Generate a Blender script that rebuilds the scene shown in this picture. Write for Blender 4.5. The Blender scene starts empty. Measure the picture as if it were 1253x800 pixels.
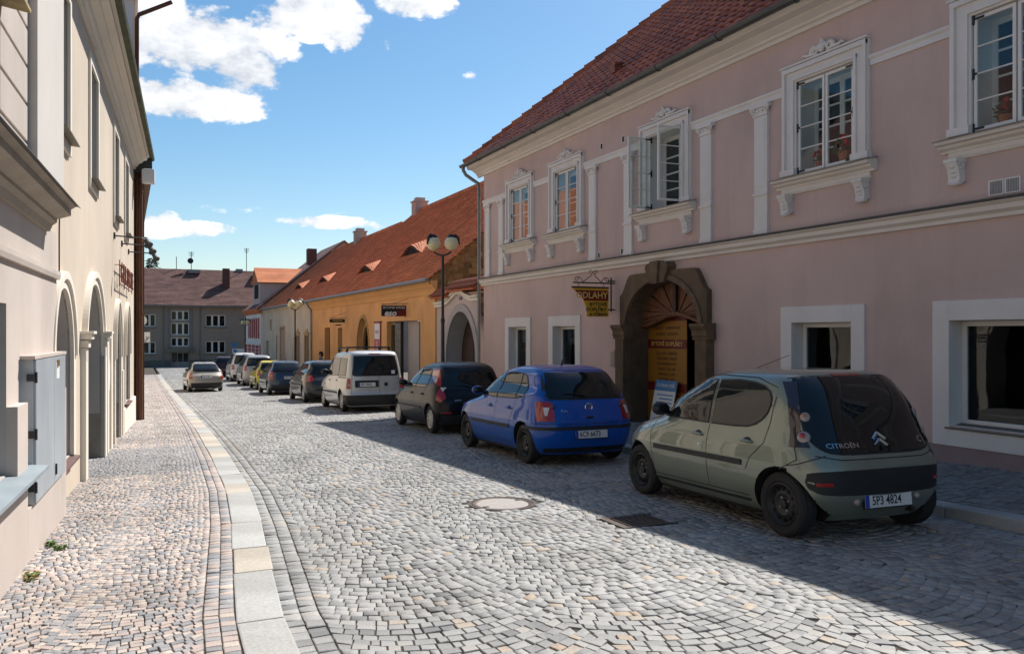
import bpy, bmesh, math, random
import numpy as np
from mathutils import Vector, Matrix
from mathutils.bvhtree import BVHTree
C = bpy.context.scene.collection
SC = bpy.context.scene
rnd = random.Random(7)
nrng = np.random.default_rng(5)
R = math.radians

# ---------------------------------------------------------------- camera
# street axis = +Y, facade on the right stands at X = 10, eye at the origin
EYE = 1.70
YAW = R(24.228)
cam = bpy.data.cameras.new('camera')
cam.sensor_width = 36; cam.lens = 1030 / 1253 * 36
cam.shift_y = 7 / 1253
cam.clip_start = .1; cam.clip_end = 3000
co = bpy.data.objects.new('camera', cam); C.objects.link(co)
co.location = (0, 0, EYE); co.rotation_euler = (R(90), 0, -YAW)
SC.camera = co

# ---------------------------------------------------------------- sky, sun, exposure
SUN = Vector((4.95, 3.15, 7.2)).normalized()
EL = math.asin(SUN.z); AZ = math.atan2(SUN.x, SUN.y)
world = bpy.data.worlds.new('World'); SC.world = world; world.use_nodes = True

def pxdir(px, py):
    t = (px - 626.5) / 1030; k = (407 - py) / 1030
    c, s = math.cos(YAW), math.sin(YAW)
    return Vector((t * c + s, c - t * s, k)).normalized()

def build_sky():
    nt = world.node_tree; N = nt.nodes; L = nt.links; N.clear()
    out = N.new('ShaderNodeOutputWorld'); bg = N.new('ShaderNodeBackground'); bg.inputs[1].default_value = .096
    L.new(bg.outputs[0], out.inputs[0])
    sky = N.new('ShaderNodeTexSky'); sky.sky_type = 'NISHITA'; sky.sun_disc = False
    sky.sun_elevation = EL; sky.sun_rotation = AZ
    sky.air_density = 1.0; sky.dust_density = .6; sky.ozone_density = 1.0
    tc = N.new('ShaderNodeTexCoord'); D = tc.outputs['Generated']
    def math_(op, a, b=None, clamp=False):
        n = N.new('ShaderNodeMath'); n.operation = op; n.use_clamp = clamp
        for i, v in enumerate((a, b)):
            if v is None: continue
            if isinstance(v, (int, float)): n.inputs[i].default_value = v
            else: L.new(v, n.inputs[i])
        return n.outputs[0]
    def dot(vec):
        n = N.new('ShaderNodeVectorMath'); n.operation = 'DOT_PRODUCT'
        L.new(D, n.inputs[0]); n.inputs[1].default_value = vec; return n.outputs['Value']
    def noise(scale, detail, rough=.55, zs=1.6):
        mp = N.new('ShaderNodeMapping'); mp.inputs['Scale'].default_value = (1, 1, zs); L.new(D, mp.inputs[0])
        n = N.new('ShaderNodeTexNoise'); n.inputs['Scale'].default_value = scale
        n.inputs['Detail'].default_value = detail; n.inputs['Roughness'].default_value = rough
        L.new(mp.outputs[0], n.inputs['Vector']); return n.outputs['Fac']
    nz = noise(13, 10, .58); nz2 = noise(46, 7, .6)
    # clouds: (px, py, rx, ry, weight) seen from the street, plus a thin scatter over the whole sky
    blobs = [(242, 52, 74, 30, .95), (200, 30, 34, 26, .75), (296, 86, 44, 20, .9), (385, 20, 48, 20, .95), (422, 38, 20, 20, .75), (335, 30, 34, 12, .6), (228, 122, 66, 18, .95),
             (185, 112, 26, 16, .7), (505, 4, 36, 13, .8), (472, 53, 8, 8, .5), (222, 280, 44, 8, .62), (192, 274, 24, 12, .62), (400, 272, 44, 6, .66),
             (455, 277, 28, 5, .42), (576, 93, 8, 4, .42), (330, 258, 110, 5, .16)]
    tot = None
    for px, py, rx, ry, wgt in blobs:
        d = pxdir(px, py); r = Vector((0, 0, 1)).cross(d).normalized(); u = d.cross(r)
        kx = math_('MULTIPLY', dot(r), 1030 / rx); ky = math_('MULTIPLY', dot(u), 1030 / ry)
        rr = math_('ADD', math_('MULTIPLY', kx, kx), math_('MULTIPLY', ky, ky))
        f = math_('MULTIPLY', math_('GREATER_THAN', dot(d), 0), math_('SUBTRACT', wgt, math_('MULTIPLY', rr, wgt * .38)))
        f = math_('MAXIMUM', f, 0)
        tot = f if tot is None else math_('MAXIMUM', tot, f)
    # scattered fair weather cloud for the rest of the sky
    sc = math_('MULTIPLY', math_('SUBTRACT', noise(2.6, 4, .5), .60), 3.0)
    front = math_('SUBTRACT', 1, math_('MULTIPLY', math_('GREATER_THAN', dot(pxdir(640, 200)), .74), 1.0))
    tot = math_('MAXIMUM', tot, math_('MULTIPLY', math_('MAXIMUM', sc, 0), front))
    dens = math_('ADD', math_('MULTIPLY', tot, 1.55), math_('MULTIPLY', math_('SUBTRACT', nz, .5), 3.1))
    dens = math_('ADD', dens, math_('MULTIPLY', math_('SUBTRACT', nz2, .5), 1.9))
    dens = math_('MULTIPLY', dens, math_('MINIMUM', math_('MULTIPLY', tot, 6), 1))
    cr = N.new('ShaderNodeMapRange'); cr.interpolation_type = 'SMOOTHSTEP'
    cr.inputs['From Min'].default_value = .34; cr.inputs['From Max'].default_value = .86
    L.new(dens, cr.inputs['Value'])
    shade = N.new('ShaderNodeMapRange'); L.new(math_('ADD', nz, math_('MULTIPLY', nz2, .5)), shade.inputs['Value'])
    shade.inputs['From Min'].default_value = .62; shade.inputs['From Max'].default_value = .86
    ccol = N.new('ShaderNodeMix'); ccol.data_type = 'RGBA'; L.new(shade.outputs[0], ccol.inputs['Factor'])
    ccol.inputs['A'].default_value = (5.3, 5.6, 6.1, 1); ccol.inputs['B'].default_value = (8.6, 8.6, 8.7, 1)
    hs = N.new('ShaderNodeHueSaturation'); hs.inputs['Hue'].default_value = .493; hs.inputs['Saturation'].default_value = SKYSAT; hs.inputs['Value'].default_value = SKYVAL
    L.new(sky.outputs[0], hs.inputs['Color'])
    gm = N.new('ShaderNodeMix'); gm.data_type = 'RGBA'
    L.new(math_('MULTIPLY', cr.outputs[0], .96), gm.inputs['Factor']); L.new(hs.outputs[0], gm.inputs['A']); L.new(ccol.outputs['Result'], gm.inputs['B'])
    L.new(gm.outputs['Result'], bg.inputs[0])
SKYSAT = 1.3; SKYVAL = 1.0
build_sky()
sl = bpy.data.lights.new('sun', 'SUN'); sl.energy = 5.0; sl.angle = R(.53); sl.color = (1, .97, .925)
so = bpy.data.objects.new('sun', sl); C.objects.link(so)
so.rotation_euler = (-SUN).to_track_quat('-Z', 'Y').to_euler(); so.location = (30, 20, 40)
SC.view_settings.view_transform = 'Standard'; SC.view_settings.look = 'None'
SC.view_settings.exposure = 0.50; SC.view_settings.gamma = 1
SC.render.engine = 'CYCLES'

# ---------------------------------------------------------------- ground profile
GU = [-40, 0, 6.2, 11.7, 17.3, 25.5, 45, 60, 90, 140, 400]
GZ = [1.0, 0, -.18, -.31, -.46, -.70, -1.24, -1.5, -1.70, -2.0, -3]
def g(u): return float(np.interp(u, GU, GZ))
KU = [-12, 3, 4.97, 5.71, 7.06, 8.77, 10.9, 14.5, 20.5, 28, 43, 72, 100]
KV = [.69, .80, .85, .89, 1.02, 1.18, 1.33, 1.45, 1.58, 1.67, 1.81, 1.95, 2.04]
def kerb(u): return float(np.interp(u, KU, KV))      # street-side pavement edge, left
KW = .29
RK = 7.5                                               # right kerb line

# ---------------------------------------------------------------- materials
MATS = {}
def nodes(name):
    m = bpy.data.materials.new(name); m.use_nodes = True
    nt = m.node_tree; b = nt.nodes['Principled BSDF']
    MATS[name] = m
    return m, nt, b
def ramp(nt, fac, stops):
    r = nt.nodes.new('ShaderNodeValToRGB'); e = r.color_ramp.elements
    while len(e) < len(stops): e.new(.5)
    for i, (p, c) in enumerate(stops): e[i].position = p; e[i].color = (*c, 1)
    nt.links.new(fac, r.inputs[0]); return r.outputs[0]
def tex(nt, kind='Noise', scale=5, detail=4, rough=.6, coord='Object', sc=(1, 1, 1)):
    tc = nt.nodes.new('ShaderNodeTexCoord'); mp = nt.nodes.new('ShaderNodeMapping')
    mp.inputs['Scale'].default_value = sc; nt.links.new(tc.outputs[coord], mp.inputs[0])
    n = nt.nodes.new('ShaderNodeTex' + kind); n.inputs['Scale'].default_value = scale
    if kind == 'Noise': n.inputs['Detail'].default_value = detail; n.inputs['Roughness'].default_value = rough
    nt.links.new(mp.outputs[0], n.inputs['Vector']); return n
def mixc(nt, f, a, b, mode='MIX'):
    n = nt.nodes.new('ShaderNodeMix'); n.data_type = 'RGBA'; n.blend_type = mode
    for k, v in (('Factor', f), ('A', a), ('B', b)):
        if isinstance(v, (int, float)): n.inputs[k].default_value = v
        elif isinstance(v, tuple): n.inputs[k].default_value = (*v, 1)
        else: nt.links.new(v, n.inputs[k])
    return n.outputs['Result']
def bump(nt, b, h, strength=.3, dist=.01):
    n = nt.nodes.new('ShaderNodeBump'); n.inputs['Strength'].default_value = strength; n.inputs['Distance'].default_value = dist
    nt.links.new(h, n.inputs['Height']); nt.links.new(n.outputs[0], b.inputs['Normal'])
def sc3(c, k): return tuple(min(1, x * k) for x in c)
def M(name, col, rough=.75, var=.10, scale=3, bmp=.15, bscale=60, metal=0, spec=.4, coat=0, stain=None, stain_amt=.5, sz=(1, 1, 1), streak=0):
    if name in MATS: return MATS[name]
    m, nt, b = nodes(name)
    n = tex(nt, scale=scale, detail=6, sc=sz)
    c = ramp(nt, n.outputs['Fac'], [(.3, sc3(col, 1 - var)), (.7, sc3(col, 1 + var))])
    if stain:
        n2 = tex(nt, scale=1.1, detail=8, rough=.65, sc=(1, 1, .35))
        f = nt.nodes.new('ShaderNodeMapRange'); nt.links.new(n2.outputs['Fac'], f.inputs['Value'])
        f.inputs['From Min'].default_value = .48; f.inputs['From Max'].default_value = .72; f.inputs['To Max'].default_value = stain_amt
        c = mixc(nt, f.outputs[0], c, stain)
    if streak:      # old rain runs and hand-sized weathered patches in the plaster
        n3 = tex(nt, scale=2.2, detail=6, rough=.7, sc=(2.5, 2.5, .16)); f = nt.nodes.new('ShaderNodeMapRange'); nt.links.new(n3.outputs['Fac'], f.inputs['Value'])
        f.inputs['From Min'].default_value = .54; f.inputs['From Max'].default_value = .74; f.inputs['To Max'].default_value = streak; c = mixc(nt, f.outputs[0], c, sc3(col, .45))
        n4 = tex(nt, scale=.45, detail=3, rough=.5); c = mixc(nt, 1.0, c, ramp(nt, n4.outputs['Fac'], [(.35, (.92, .92, .92)), (.65, (1.05, 1.05, 1.05))]), 'MULTIPLY')
    nt.links.new(c, b.inputs['Base Color'])
    b.inputs['Roughness'].default_value = rough; b.inputs['Metallic'].default_value = metal
    b.inputs['Specular IOR Level'].default_value = spec
    b.inputs['Coat Weight'].default_value = coat; b.inputs['Coat Roughness'].default_value = .04
    if bmp:
        h = tex(nt, scale=bscale, detail=5); bump(nt, b, h.outputs['Fac'], bmp, .01)
    return m
def stone_mat(name, stops, rough=.7, bs=60, bstr=.35):
    m, nt, b = nodes(name)
    a = nt.nodes.new('ShaderNodeAttribute'); a.attribute_name = 'rnd'
    c = ramp(nt, a.outputs['Fac'], stops)
    n = tex(nt, scale=45, detail=5, coord='Object'); n2 = tex(nt, scale=.9, detail=4)
    k = ramp(nt, n.outputs['Fac'], [(.3, (.80, .80, .80)), (.7, (1.12, 1.12, 1.12))])
    k2 = ramp(nt, n2.outputs['Fac'], [(.3, (.76, .75, .73)), (.65, (1.08, 1.08, 1.08))])
    c = mixc(nt, 1.0, c, k, 'MULTIPLY'); c = mixc(nt, 1.0, c, k2, 'MULTIPLY')
    nt.links.new(c, b.inputs['Base Color']); b.inputs['Roughness'].default_value = rough; b.inputs['Specular IOR Level'].default_value = .35
    h = tex(nt, scale=bs, detail=4); bump(nt, b, h.outputs['Fac'], bstr, .008)
    return m
def glass_mat(name, tint=(.9, .95, .95), refl=1.0, trans=.85):
    m = bpy.data.materials.new(name); m.use_nodes = True; nt = m.node_tree; N = nt.nodes; N.clear(); MATS[name] = m
    out = N.new('ShaderNodeOutputMaterial'); t = N.new('ShaderNodeBsdfTransparent'); t.inputs[0].default_value = (*sc3(tint, trans), 1)
    gl = N.new('ShaderNodeBsdfGlossy'); gl.inputs['Roughness'].default_value = .015; gl.inputs[0].default_value = (.95, .97, 1, 1)
    fr = N.new('ShaderNodeFresnel'); fr.inputs[0].default_value = 1.5
    geo = N.new('ShaderNodeNewGeometry'); io = N.new('ShaderNodeMath'); io.operation = 'MULTIPLY_ADD'; nt.links.new(geo.outputs['Backfacing'], io.inputs[0]); io.inputs[1].default_value = -.83333; io.inputs[2].default_value = 1.5; nt.links.new(io.outputs[0], fr.inputs[0])
    # old panes are never quite flat
    w = tex(nt, scale=2.2, detail=1); bp = N.new('ShaderNodeBump'); bp.inputs['Strength'].default_value = .06; bp.inputs['Distance'].default_value = .02
    nt.links.new(w.outputs['Fac'], bp.inputs['Height']); nt.links.new(bp.outputs[0], gl.inputs['Normal'])
    mu = N.new('ShaderNodeMath'); mu.operation = 'MULTIPLY'; mu.inputs[1].default_value = refl * .95; mu.use_clamp = True; nt.links.new(fr.outputs[0], mu.inputs[0])
    mx = N.new('ShaderNodeMixShader'); nt.links.new(mu.outputs[0], mx.inputs[0]); nt.links.new(t.outputs[0], mx.inputs[1]); nt.links.new(gl.outputs[0], mx.inputs[2])
    nt.links.new(mx.outputs[0], out.inputs[0]); return m

PINK = M('pink_plaster', (.585, .430, .378), .85, .06, .8, .3, 90, stain=(.50, .365, .32), stain_amt=.8, streak=.16)
PLINTH = M('grey_pink_plinth', (.30, .22, .21), .88, .12, 2, .4, 60, stain=(.2, .16, .15))
WHITE = M('white_plaster', (.73, .685, .635), .8, .04, 2, .12, 80, stain=(.56, .52, .47), stain_amt=.45)
CORN = M('cream_cornice_plaster', (.70, .64, .57), .8, .05, 2, .12, 80)
FRAME = M('white_window_paint', (.75, .71, .65), .45, .03, 4, .03, 60)
IRON = M('black_iron', (.02, .02, .022), .5, .2, 20, .1, 80, spec=.5)
ZINC = M('grey_zinc', (.20, .20, .195), .45, .15, 4, .05, 40, metal=.6)
GUTM = M('dark_green_gutter', (.075, .08, .072), .45, .2, 4, .05, 40, metal=.3)
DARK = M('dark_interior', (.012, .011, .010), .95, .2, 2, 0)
ROOM = M('room_wall', (.30, .27, .23), .9, .1, 2, 0)
STONE = M('brown_sandstone', (.150, .098, .056), .9, .25, 4, .7, 25, stain=(.055, .040, .028), stain_amt=.8)
WOOD = M('brown_carved_wood', (.145, .058, .026), .6, .3, 9, .3, 50)
WOODD = M('dark_brown_wood', (.050, .028, .020), .6, .3, 9, .3, 40, sz=(4, 4, 1))
PANE = glass_mat('window_pane', refl=.9, trans=.98)
PANEB = glass_mat('dark_shop_pane', tint=(.65, .68, .68), refl=.7)
TILE_R = stone_mat('glazed_red_tile', [(0, (.24, .058, .022)), (.5, (.40, .095, .030)), (1, (.52, .15, .055))], .38, 30, .12)
TILE_O = stone_mat('orange_clay_tile', [(0, (.46, .135, .055)), (.5, (.62, .20, .08)), (.85, (.70, .27, .12)), (1, (.52, .19, .10))], .8, 30, .3)
TILE_B = stone_mat('brown_clay_tile', [(0, (.125, .062, .050)), (.5, (.165, .082, .066)), (1, (.20, .105, .085))], .85, 30, .3)
CREAM = M('cream_plaster', (.59, .495, .385), .88, .07, 1.0, .3, 80, stain=(.55, .45, .36), stain_amt=.6, sz=(1, 1, .4), streak=.2)
CREAMW = M('pale_moulding_plaster', (.72, .66, .56), .85, .05, 1.5, .2, 70)
GREYP = M('grey_pink_plaster', (.52, .445, .39), .88, .07, 1.2, .3, 70, stain=(.43, .37, .32), stain_amt=.6, streak=.15)
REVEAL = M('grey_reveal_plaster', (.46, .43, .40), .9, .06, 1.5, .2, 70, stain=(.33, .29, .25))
STEELG = M('grey_sheet_steel', (.42, .455, .48), .42, .07, 3, .05, 30, metal=.25, stain=(.24, .26, .28), stain_amt=.4)
LEDGE = M('weathered_tin', (.16, .145, .115), .55, .2, 3, .1, 40, metal=.4, stain=(.11, .10, .04))
LEDGEB = M('blue_grey_sill_stone', (.26, .30, .32), .6, .12, 3, .2, 40)
RUST = M('rusty_brown_paint', (.10, .040, .018), .6, .35, 5, .15, 40, sz=(3, 3, .4))
BROWNW = M('brown_ochre_plaster', (.16, .095, .045), .9, .3, 3, .4, 40)
GREYW = M('grey_render', (.30, .238, .19), .92, .06, .6, .3, 40, stain=(.25, .195, .155))
ORANGE = M('orange_plaster', (.74, .39, .15), .88, .07, .9, .3, 60, stain=(.58, .29, .11), stain_amt=.6, streak=.2)
ORANGED = M('ochre_moulding', (.66, .35, .13), .88, .08, 1, .3, 60)
OLDC = M('old_cream_plaster', (.56, .48, .36), .9, .10, .9, .4, 50, stain=(.42, .36, .28), stain_amt=.7)
RUBBLE = M('rubble_stone', (.22, .13, .05), .95, .5, 5, 1.0, 8, stain=(.12, .075, .035))
GABLE = M('grey_gable_plaster', (.34, .28, .255), .9, .08, 1, .3, 50)
REDP = M('red_facade_paint', (.36, .045, .035), .8, .15, 3, .2, 50)
BRICK = M('old_brick_plaster', (.48, .33, .28), .9, .2, 6, .5, 30)
JOINT = M('sandy_joint', (.065, .053, .04), .98, .35, 6, .4, 90)
EARTH = M('ground_earth', (.14, .12, .09), .95, .3, .5, .3, 20)
LAMPG = M('opal_lamp_globe', (.80, .70, .44), .3, .05, 3, 0, spec=.5)
_b = LAMPG.node_tree.nodes['Principled BSDF']; _b.inputs['Subsurface Weight'].default_value = 1; _b.inputs['Subsurface Radius'].default_value = (.5, .45, .3)
KERBG = stone_mat('granite_kerb', [(0, (.34, .335, .315)), (.5, (.42, .41, .385)), (.62, (.43, .375, .305)), (1, (.47, .415, .345))], .72, 70, .3)
COB = stone_mat('road_granite_cobble', [(0, (.17, .168, .164)), (.08, (.24, .235, .225)), (.45, (.295, .287, .272)), (.85, (.345, .335, .316)), (.95, (.345, .32, .285)), (.985, (.385, .315, .245)), (1, (.36, .27, .19))], .62, 60, .4)
MOS = stone_mat('pavement_mosaic_stone', [(0, (.23, .225, .23)), (.25, (.305, .298, .298)), (.42, (.37, .335, .315)), (.6, (.42, .335, .295)), (.8, (.46, .38, .325)), (1, (.51, .45, .385))], .75, 70, .4)

# ---------------------------------------------------------------- mesh helpers
ORG = {}
class MB:
    def __init__(s, T=None): s.v = []; s.f = []; s.m = []; s.T = T
    def p(s, *q):
        if len(q) == 1: q = q[0]
        s.v.append(tuple(s.T(*q)) if s.T else tuple(q)); return len(s.v) - 1
    def face(s, pts, mi=0): s.f.append([s.p(*q) for q in pts]); s.m.append(mi)
    def box(s, x0, x1, y0, y1, z0, z1, mi=0):
        i = [s.p(x, y, z) for x in (x0, x1) for y in (y0, y1) for z in (z0, z1)]
        for q in ((0, 1, 3, 2), (4, 6, 7, 5), (0, 4, 5, 1), (2, 3, 7, 6), (0, 2, 6, 4), (1, 5, 7, 3)):
            s.f.append([i[k] for k in q]); s.m.append(mi)
    def plate(s, poly, d0, d1, mi=0):
        """polygon in (a, z), from depth d0 (back) to d1 (front); frame order is (a, d, z)"""
        n = len(poly); b = [s.p(a, d0, z) for a, z in poly]; f = [s.p(a, d1, z) for a, z in poly]
        s.f.append(f); s.f.append(b[::-1]); s.m += [mi, mi]
        for i in range(n):
            j = (i + 1) % n; s.f.append([b[i], b[j], f[j], f[i]]); s.m.append(mi)
    def sweep(s, prof, a0, a1, mi=0):
        """profile in (d, z) run along a"""
        n = len(prof); b = [s.p(a0, d, z) for d, z in prof]; f = [s.p(a1, d, z) for d, z in prof]
        s.f.append(b[::-1]); s.f.append(f); s.m += [mi, mi]
        for i in range(n):
            j = (i + 1) % n; s.f.append([b[i], b[j], f[j], f[i]]); s.m.append(mi)
    def ringpath(s, path, prof_at, closed=False, mi=0):
        pass
    def tube(s, pts, r, n=8, mi=0, cap=True):
        pts = [Vector(q) for q in pts]; rs = r if isinstance(r, (list, tuple)) else [r] * len(pts); rings = []
        up = None
        for i, q in enumerate(pts):
            t = (pts[min(i + 1, len(pts) - 1)] - pts[max(i - 1, 0)]).normalized()
            if up is None: up = t.orthogonal().normalized()
            else: up = (up - t * up.dot(t)).normalized()
            w = t.cross(up)
            rings.append([s.p(*(q + (up * math.cos(k * 2 * math.pi / n) + w * math.sin(k * 2 * math.pi / n)) * rs[i])) for k in range(n)])
        for a, b in zip(rings, rings[1:]):
            for k in range(n): s.f.append([a[k], a[(k + 1) % n], b[(k + 1) % n], b[k]]); s.m.append(mi)
        if cap: s.f.append(rings[0][::-1]); s.f.append(rings[-1]); s.m += [mi, mi]
    def lathe(s, prof, o=(0, 0, 0), axis='z', n=24, mi=0, cap=True):
        rings = []
        for r, h in prof:
            ring = []
            for k in range(n):
                c, q = r * math.cos(2 * math.pi * k / n), r * math.sin(2 * math.pi * k / n)
                v = {'z': (c, q, h), 'y': (c, h, q), 'x': (h, c, q)}[axis]
                ring.append(s.p(o[0] + v[0], o[1] + v[1], o[2] + v[2]))
            rings.append(ring)
        for a, b in zip(rings, rings[1:]):
            for k in range(n): s.f.append([a[k], a[(k + 1) % n], b[(k + 1) % n], b[k]]); s.m.append(mi)
        if cap: s.f.append(rings[0][::-1]); s.f.append(rings[-1]); s.m += [mi, mi]
    def ball(s, o, r, n=12, mi=0):
        rx = r if isinstance(r, tuple) else (r, r, r); rings = []
        top = s.p(o[0], o[1], o[2] + rx[2]); bot = s.p(o[0], o[1], o[2] - rx[2])
        m = max(4, n // 2)
        for i in range(1, m):
            t = math.pi * i / m
            rings.append([s.p(o[0] + rx[0] * math.sin(t) * math.cos(2 * math.pi * k / n), o[1] + rx[1] * math.sin(t) * math.sin(2 * math.pi * k / n), o[2] + rx[2] * math.cos(t)) for k in range(n)])
        for k in range(n):
            s.f.append([top, rings[0][k], rings[0][(k + 1) % n]]); s.f.append([bot, rings[-1][(k + 1) % n], rings[-1][k]]); s.m += [mi, mi]
        for a, b in zip(rings, rings[1:]):
            for k in range(n): s.f.append([a[k], b[k], b[(k + 1) % n], a[(k + 1) % n]]); s.m.append(mi)
    def bar(s, a, b, w, h, mi=0, up=(0, 0, 1)):
        a = Vector(a); b = Vector(b); t = (b - a).normalized(); u = Vector(up); sd = t.cross(u)
        if sd.length < 1e-4: sd = t.orthogonal()
        sd.normalize(); u = sd.cross(t); i = []
        for q in (a, b):
            for sx in (-1, 1):
                for sz in (-1, 1): i.append(s.p(*(q + sd * sx * w / 2 + u * sz * h / 2)))
        for q in ((0, 1, 3, 2), (4, 6, 7, 5), (0, 4, 5, 1), (2, 3, 7, 6), (0, 2, 6, 4), (1, 5, 7, 3)):
            s.f.append([i[k] for k in q]); s.m.append(mi)
    def text(s, txt, size, fn, extrude=.004, align='CENTER', bold=0, xs=1.0, shear=0):
        """flat lettering; fn maps (x, y, depth) to this mesh's space"""
        cu = bpy.data.curves.new('t', 'FONT'); cu.body = txt; cu.size = size; cu.align_x = align; cu.align_y = 'CENTER'
        cu.resolution_u = 2; cu.extrude = extrude; cu.offset = bold; cu.shear = shear
        o = bpy.data.objects.new('t', cu); C.objects.link(o)
        me = o.evaluated_get(bpy.context.evaluated_depsgraph_get()).to_mesh()
        base = len(s.v)
        for v in me.vertices: s.p(*fn(v.co.x * xs, v.co.y, v.co.z))
        for q in me.polygons: s.f.append([base + k for k in q.vertices]); s.m.append(0)
        o.to_mesh_clear(); bpy.data.objects.remove(o); bpy.data.curves.remove(cu)

def setmesh(me, mats, smooth=False):
    for m in (mats if isinstance(mats, (list, tuple)) else [mats]): me.materials.append(m)
    if smooth:
        me.polygons.foreach_set('use_smooth', [True] * len(me.polygons))
def root_org(p):
    return ORG.get(p.name, Vector((0, 0, 0))) if p else Vector((0, 0, 0))
def obj(name, mb, mats, parent=None, smooth=False, bevel=0, recalc=True, rnds=None, auto=None):
    me = bpy.data.meshes.new(name); org = root_org(parent)
    me.from_pydata([(v[0] - org.x, v[1] - org.y, v[2] - org.z) for v in mb.v], [], mb.f)
    if mb.m and max(mb.m) > 0: me.polygons.foreach_set('material_index', mb.m)
    if recalc or bevel:
        bm = bmesh.new(); bm.from_mesh(me)
        bmesh.ops.recalc_face_normals(bm, faces=bm.faces)
        if bevel:
            bmesh.ops.bevel(bm, geom=[e for e in bm.edges if len(e.link_faces) == 2 and e.calc_face_angle(0) > .6], offset=bevel, segments=2, profile=.6, affect='EDGES', clamp_overlap=True)
        bm.to_mesh(me); bm.free()
    setmesh(me, mats, smooth or auto is not None)
    if auto is not None: me.set_sharp_from_angle(angle=R(auto))
    o = bpy.data.objects.new(name, me); C.objects.link(o)
    if parent: o.parent = parent; ORG[o.name] = org
    if rnds is not None:
        a = me.attributes.new('rnd', 'FLOAT', 'FACE'); a.data.foreach_set('value', rnds)
    return o
def tag(o, label=None, cat=None, group=None, kind=None):
    if label: o['label'] = label
    if cat: o['category'] = cat
    if group: o['group'] = group
    if kind: o['kind'] = kind
    return o
def thing(name, label, cat, loc=(0, 0, 0), group=None):
    o = bpy.data.objects.new(name, None); C.objects.link(o); o.location = loc; o.empty_display_size = .3
    ORG[o.name] = Vector(loc); tag(o, label, cat, group); return o
def local_thing(name, label, cat, group=None):
    o = bpy.data.objects.new(name, None); C.objects.link(o); o.empty_display_size = .3
    ORG[o.name] = Vector((0, 0, 0)); tag(o, label, cat, group); return o
def copy_tree(o, parent=None):
    c = o.copy(); C.objects.link(c); c.parent = parent
    for ch in o.children: copy_tree(ch, c)
    return c

def ell(c, h, zs, rise, n=20):
    """elliptical arch points from left spring to right spring"""
    return [(c - h * math.cos(math.pi * i / n), zs + rise * math.sin(math.pi * i / n)) for i in range(n + 1)]
def gothic(c, h, zs, rise, n=8):
    L = [(c - h + h * (1 - math.cos(t)), zs + rise * math.sin(t) ** .9) for t in [math.pi / 2 * i / n for i in range(n + 1)]]
    Rr = [(2 * c - a, z) for a, z in L[::-1]]
    return L + Rr[1:]
def wall(mb, a0, a1, z0, z1, holes, thick=.35, mi=0, rv=1):
    """front face at d=0 with openings; holes: dict(a0,a1,z0,z1,top=[points] or None, depth)"""
    A = sorted({a0, a1, *[h['a0'] for h in holes], *[h['a1'] for h in holes]})
    Z = sorted({z0, z1, *[h['z0'] for h in holes], *[h['z1'] for h in holes]})
    for i in range(len(A) - 1):
        for j in range(len(Z) - 1):
            ca, cz = (A[i] + A[i + 1]) / 2, (Z[j] + Z[j + 1]) / 2
            if any(h['a0'] < ca < h['a1'] and h['z0'] < cz < h['z1'] for h in holes): continue
            mb.face([(A[i], 0, Z[j]), (A[i + 1], 0, Z[j]), (A[i + 1], 0, Z[j + 1]), (A[i], 0, Z[j + 1])], mi)
    for h in holes:
        dp = -h.get('depth', thick); top = h.get('top')
        if top:
            for (p, q) in zip(top, top[1:]):
                if abs(p[0] - q[0]) < 1e-6: continue
                mb.face([(p[0], 0, p[1]), (q[0], 0, q[1]), (q[0], 0, h['z1']), (p[0], 0, h['z1'])], mi)
            ol = [(h['a0'], h['z0'])] + top + [(h['a1'], h['z0'])]
        else: ol = [(h['a0'], h['z0']), (h['a0'], h['z1']), (h['a1'], h['z1']), (h['a1'], h['z0'])]
        n = len(ol)
        for k in range(n):
            p, q = ol[k], ol[(k + 1) % n]
            mb.face([(p[0], 0, p[1]), (q[0], 0, q[1]), (q[0], dp, q[1]), (p[0], dp, p[1])], rv)
def arch_band(mb, pts, w, d0, d1, mi=0):
    """moulding following an outline; grows outward from pts (left to right)"""
    P = [Vector(p) for p in pts]; O = []
    for i in range(len(P)):
        t = (P[min(i + 1, len(P) - 1)] - P[max(i - 1, 0)]).normalized(); O.append(P[i] + Vector((-t.y, t.x)) * w)
    for i in range(len(P) - 1):
        mb.plate([tuple(P[i]), tuple(P[i + 1]), tuple(O[i + 1]), tuple(O[i])], d0, d1, mi)
def FP(a, d, z): return (10 - d, a, z)
KL = .056; NL = math.hypot(1, KL); L0 = -.92 - 6.5 * KL
def FL(s, d, z): return (L0 + s * KL / NL + d / NL, s / NL - d * KL / NL, z)

# ================================================================ ground, road, pavements
def sheet(name, us, vfun0, vfun1, off, mat, nv=2, kind='structure', off1=None):
    mb = MB()
    for u, u2 in zip(us, us[1:]):
        for k in range(nv):
            def pt(uu, kk):
                f = kk / nv; a, b = vfun0(uu), vfun1(uu); o = off if off1 is None else off + (off1 - off) * f
                return (a + (b - a) * f, uu, g(uu) + o)
            mb.face([pt(u, k), pt(u, k + 1), pt(u2, k + 1), pt(u2, k)])
    o = obj(name, mb, mat, recalc=False); o['kind'] = kind
    return o
US = [-12, -6, 0, 3, 6.2, 9, 11.7, 14, 17.3, 21, 25.5, 30, 35, 40, 45, 50, 55, 60, 70, 80, 90]
sheet('ground', [-600, -200, -40, -12, 0, 6.2, 11.7, 17.3, 25.5, 45, 60, 90, 140, 400, 900], lambda u: -700, lambda u: 700, -.25, EARTH, 6)
road = sheet('road', US, lambda u: kerb(u) - .1, lambda u: RK + .1 if u < 86 else 30, -.011, JOINT, 4)
pave_l = sheet('pavement', US, lambda u: L0 + u * KL - (.5 if u < 24.5 else 3), lambda u: kerb(u) - KW + .02, .049, JOINT, 2)
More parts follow.
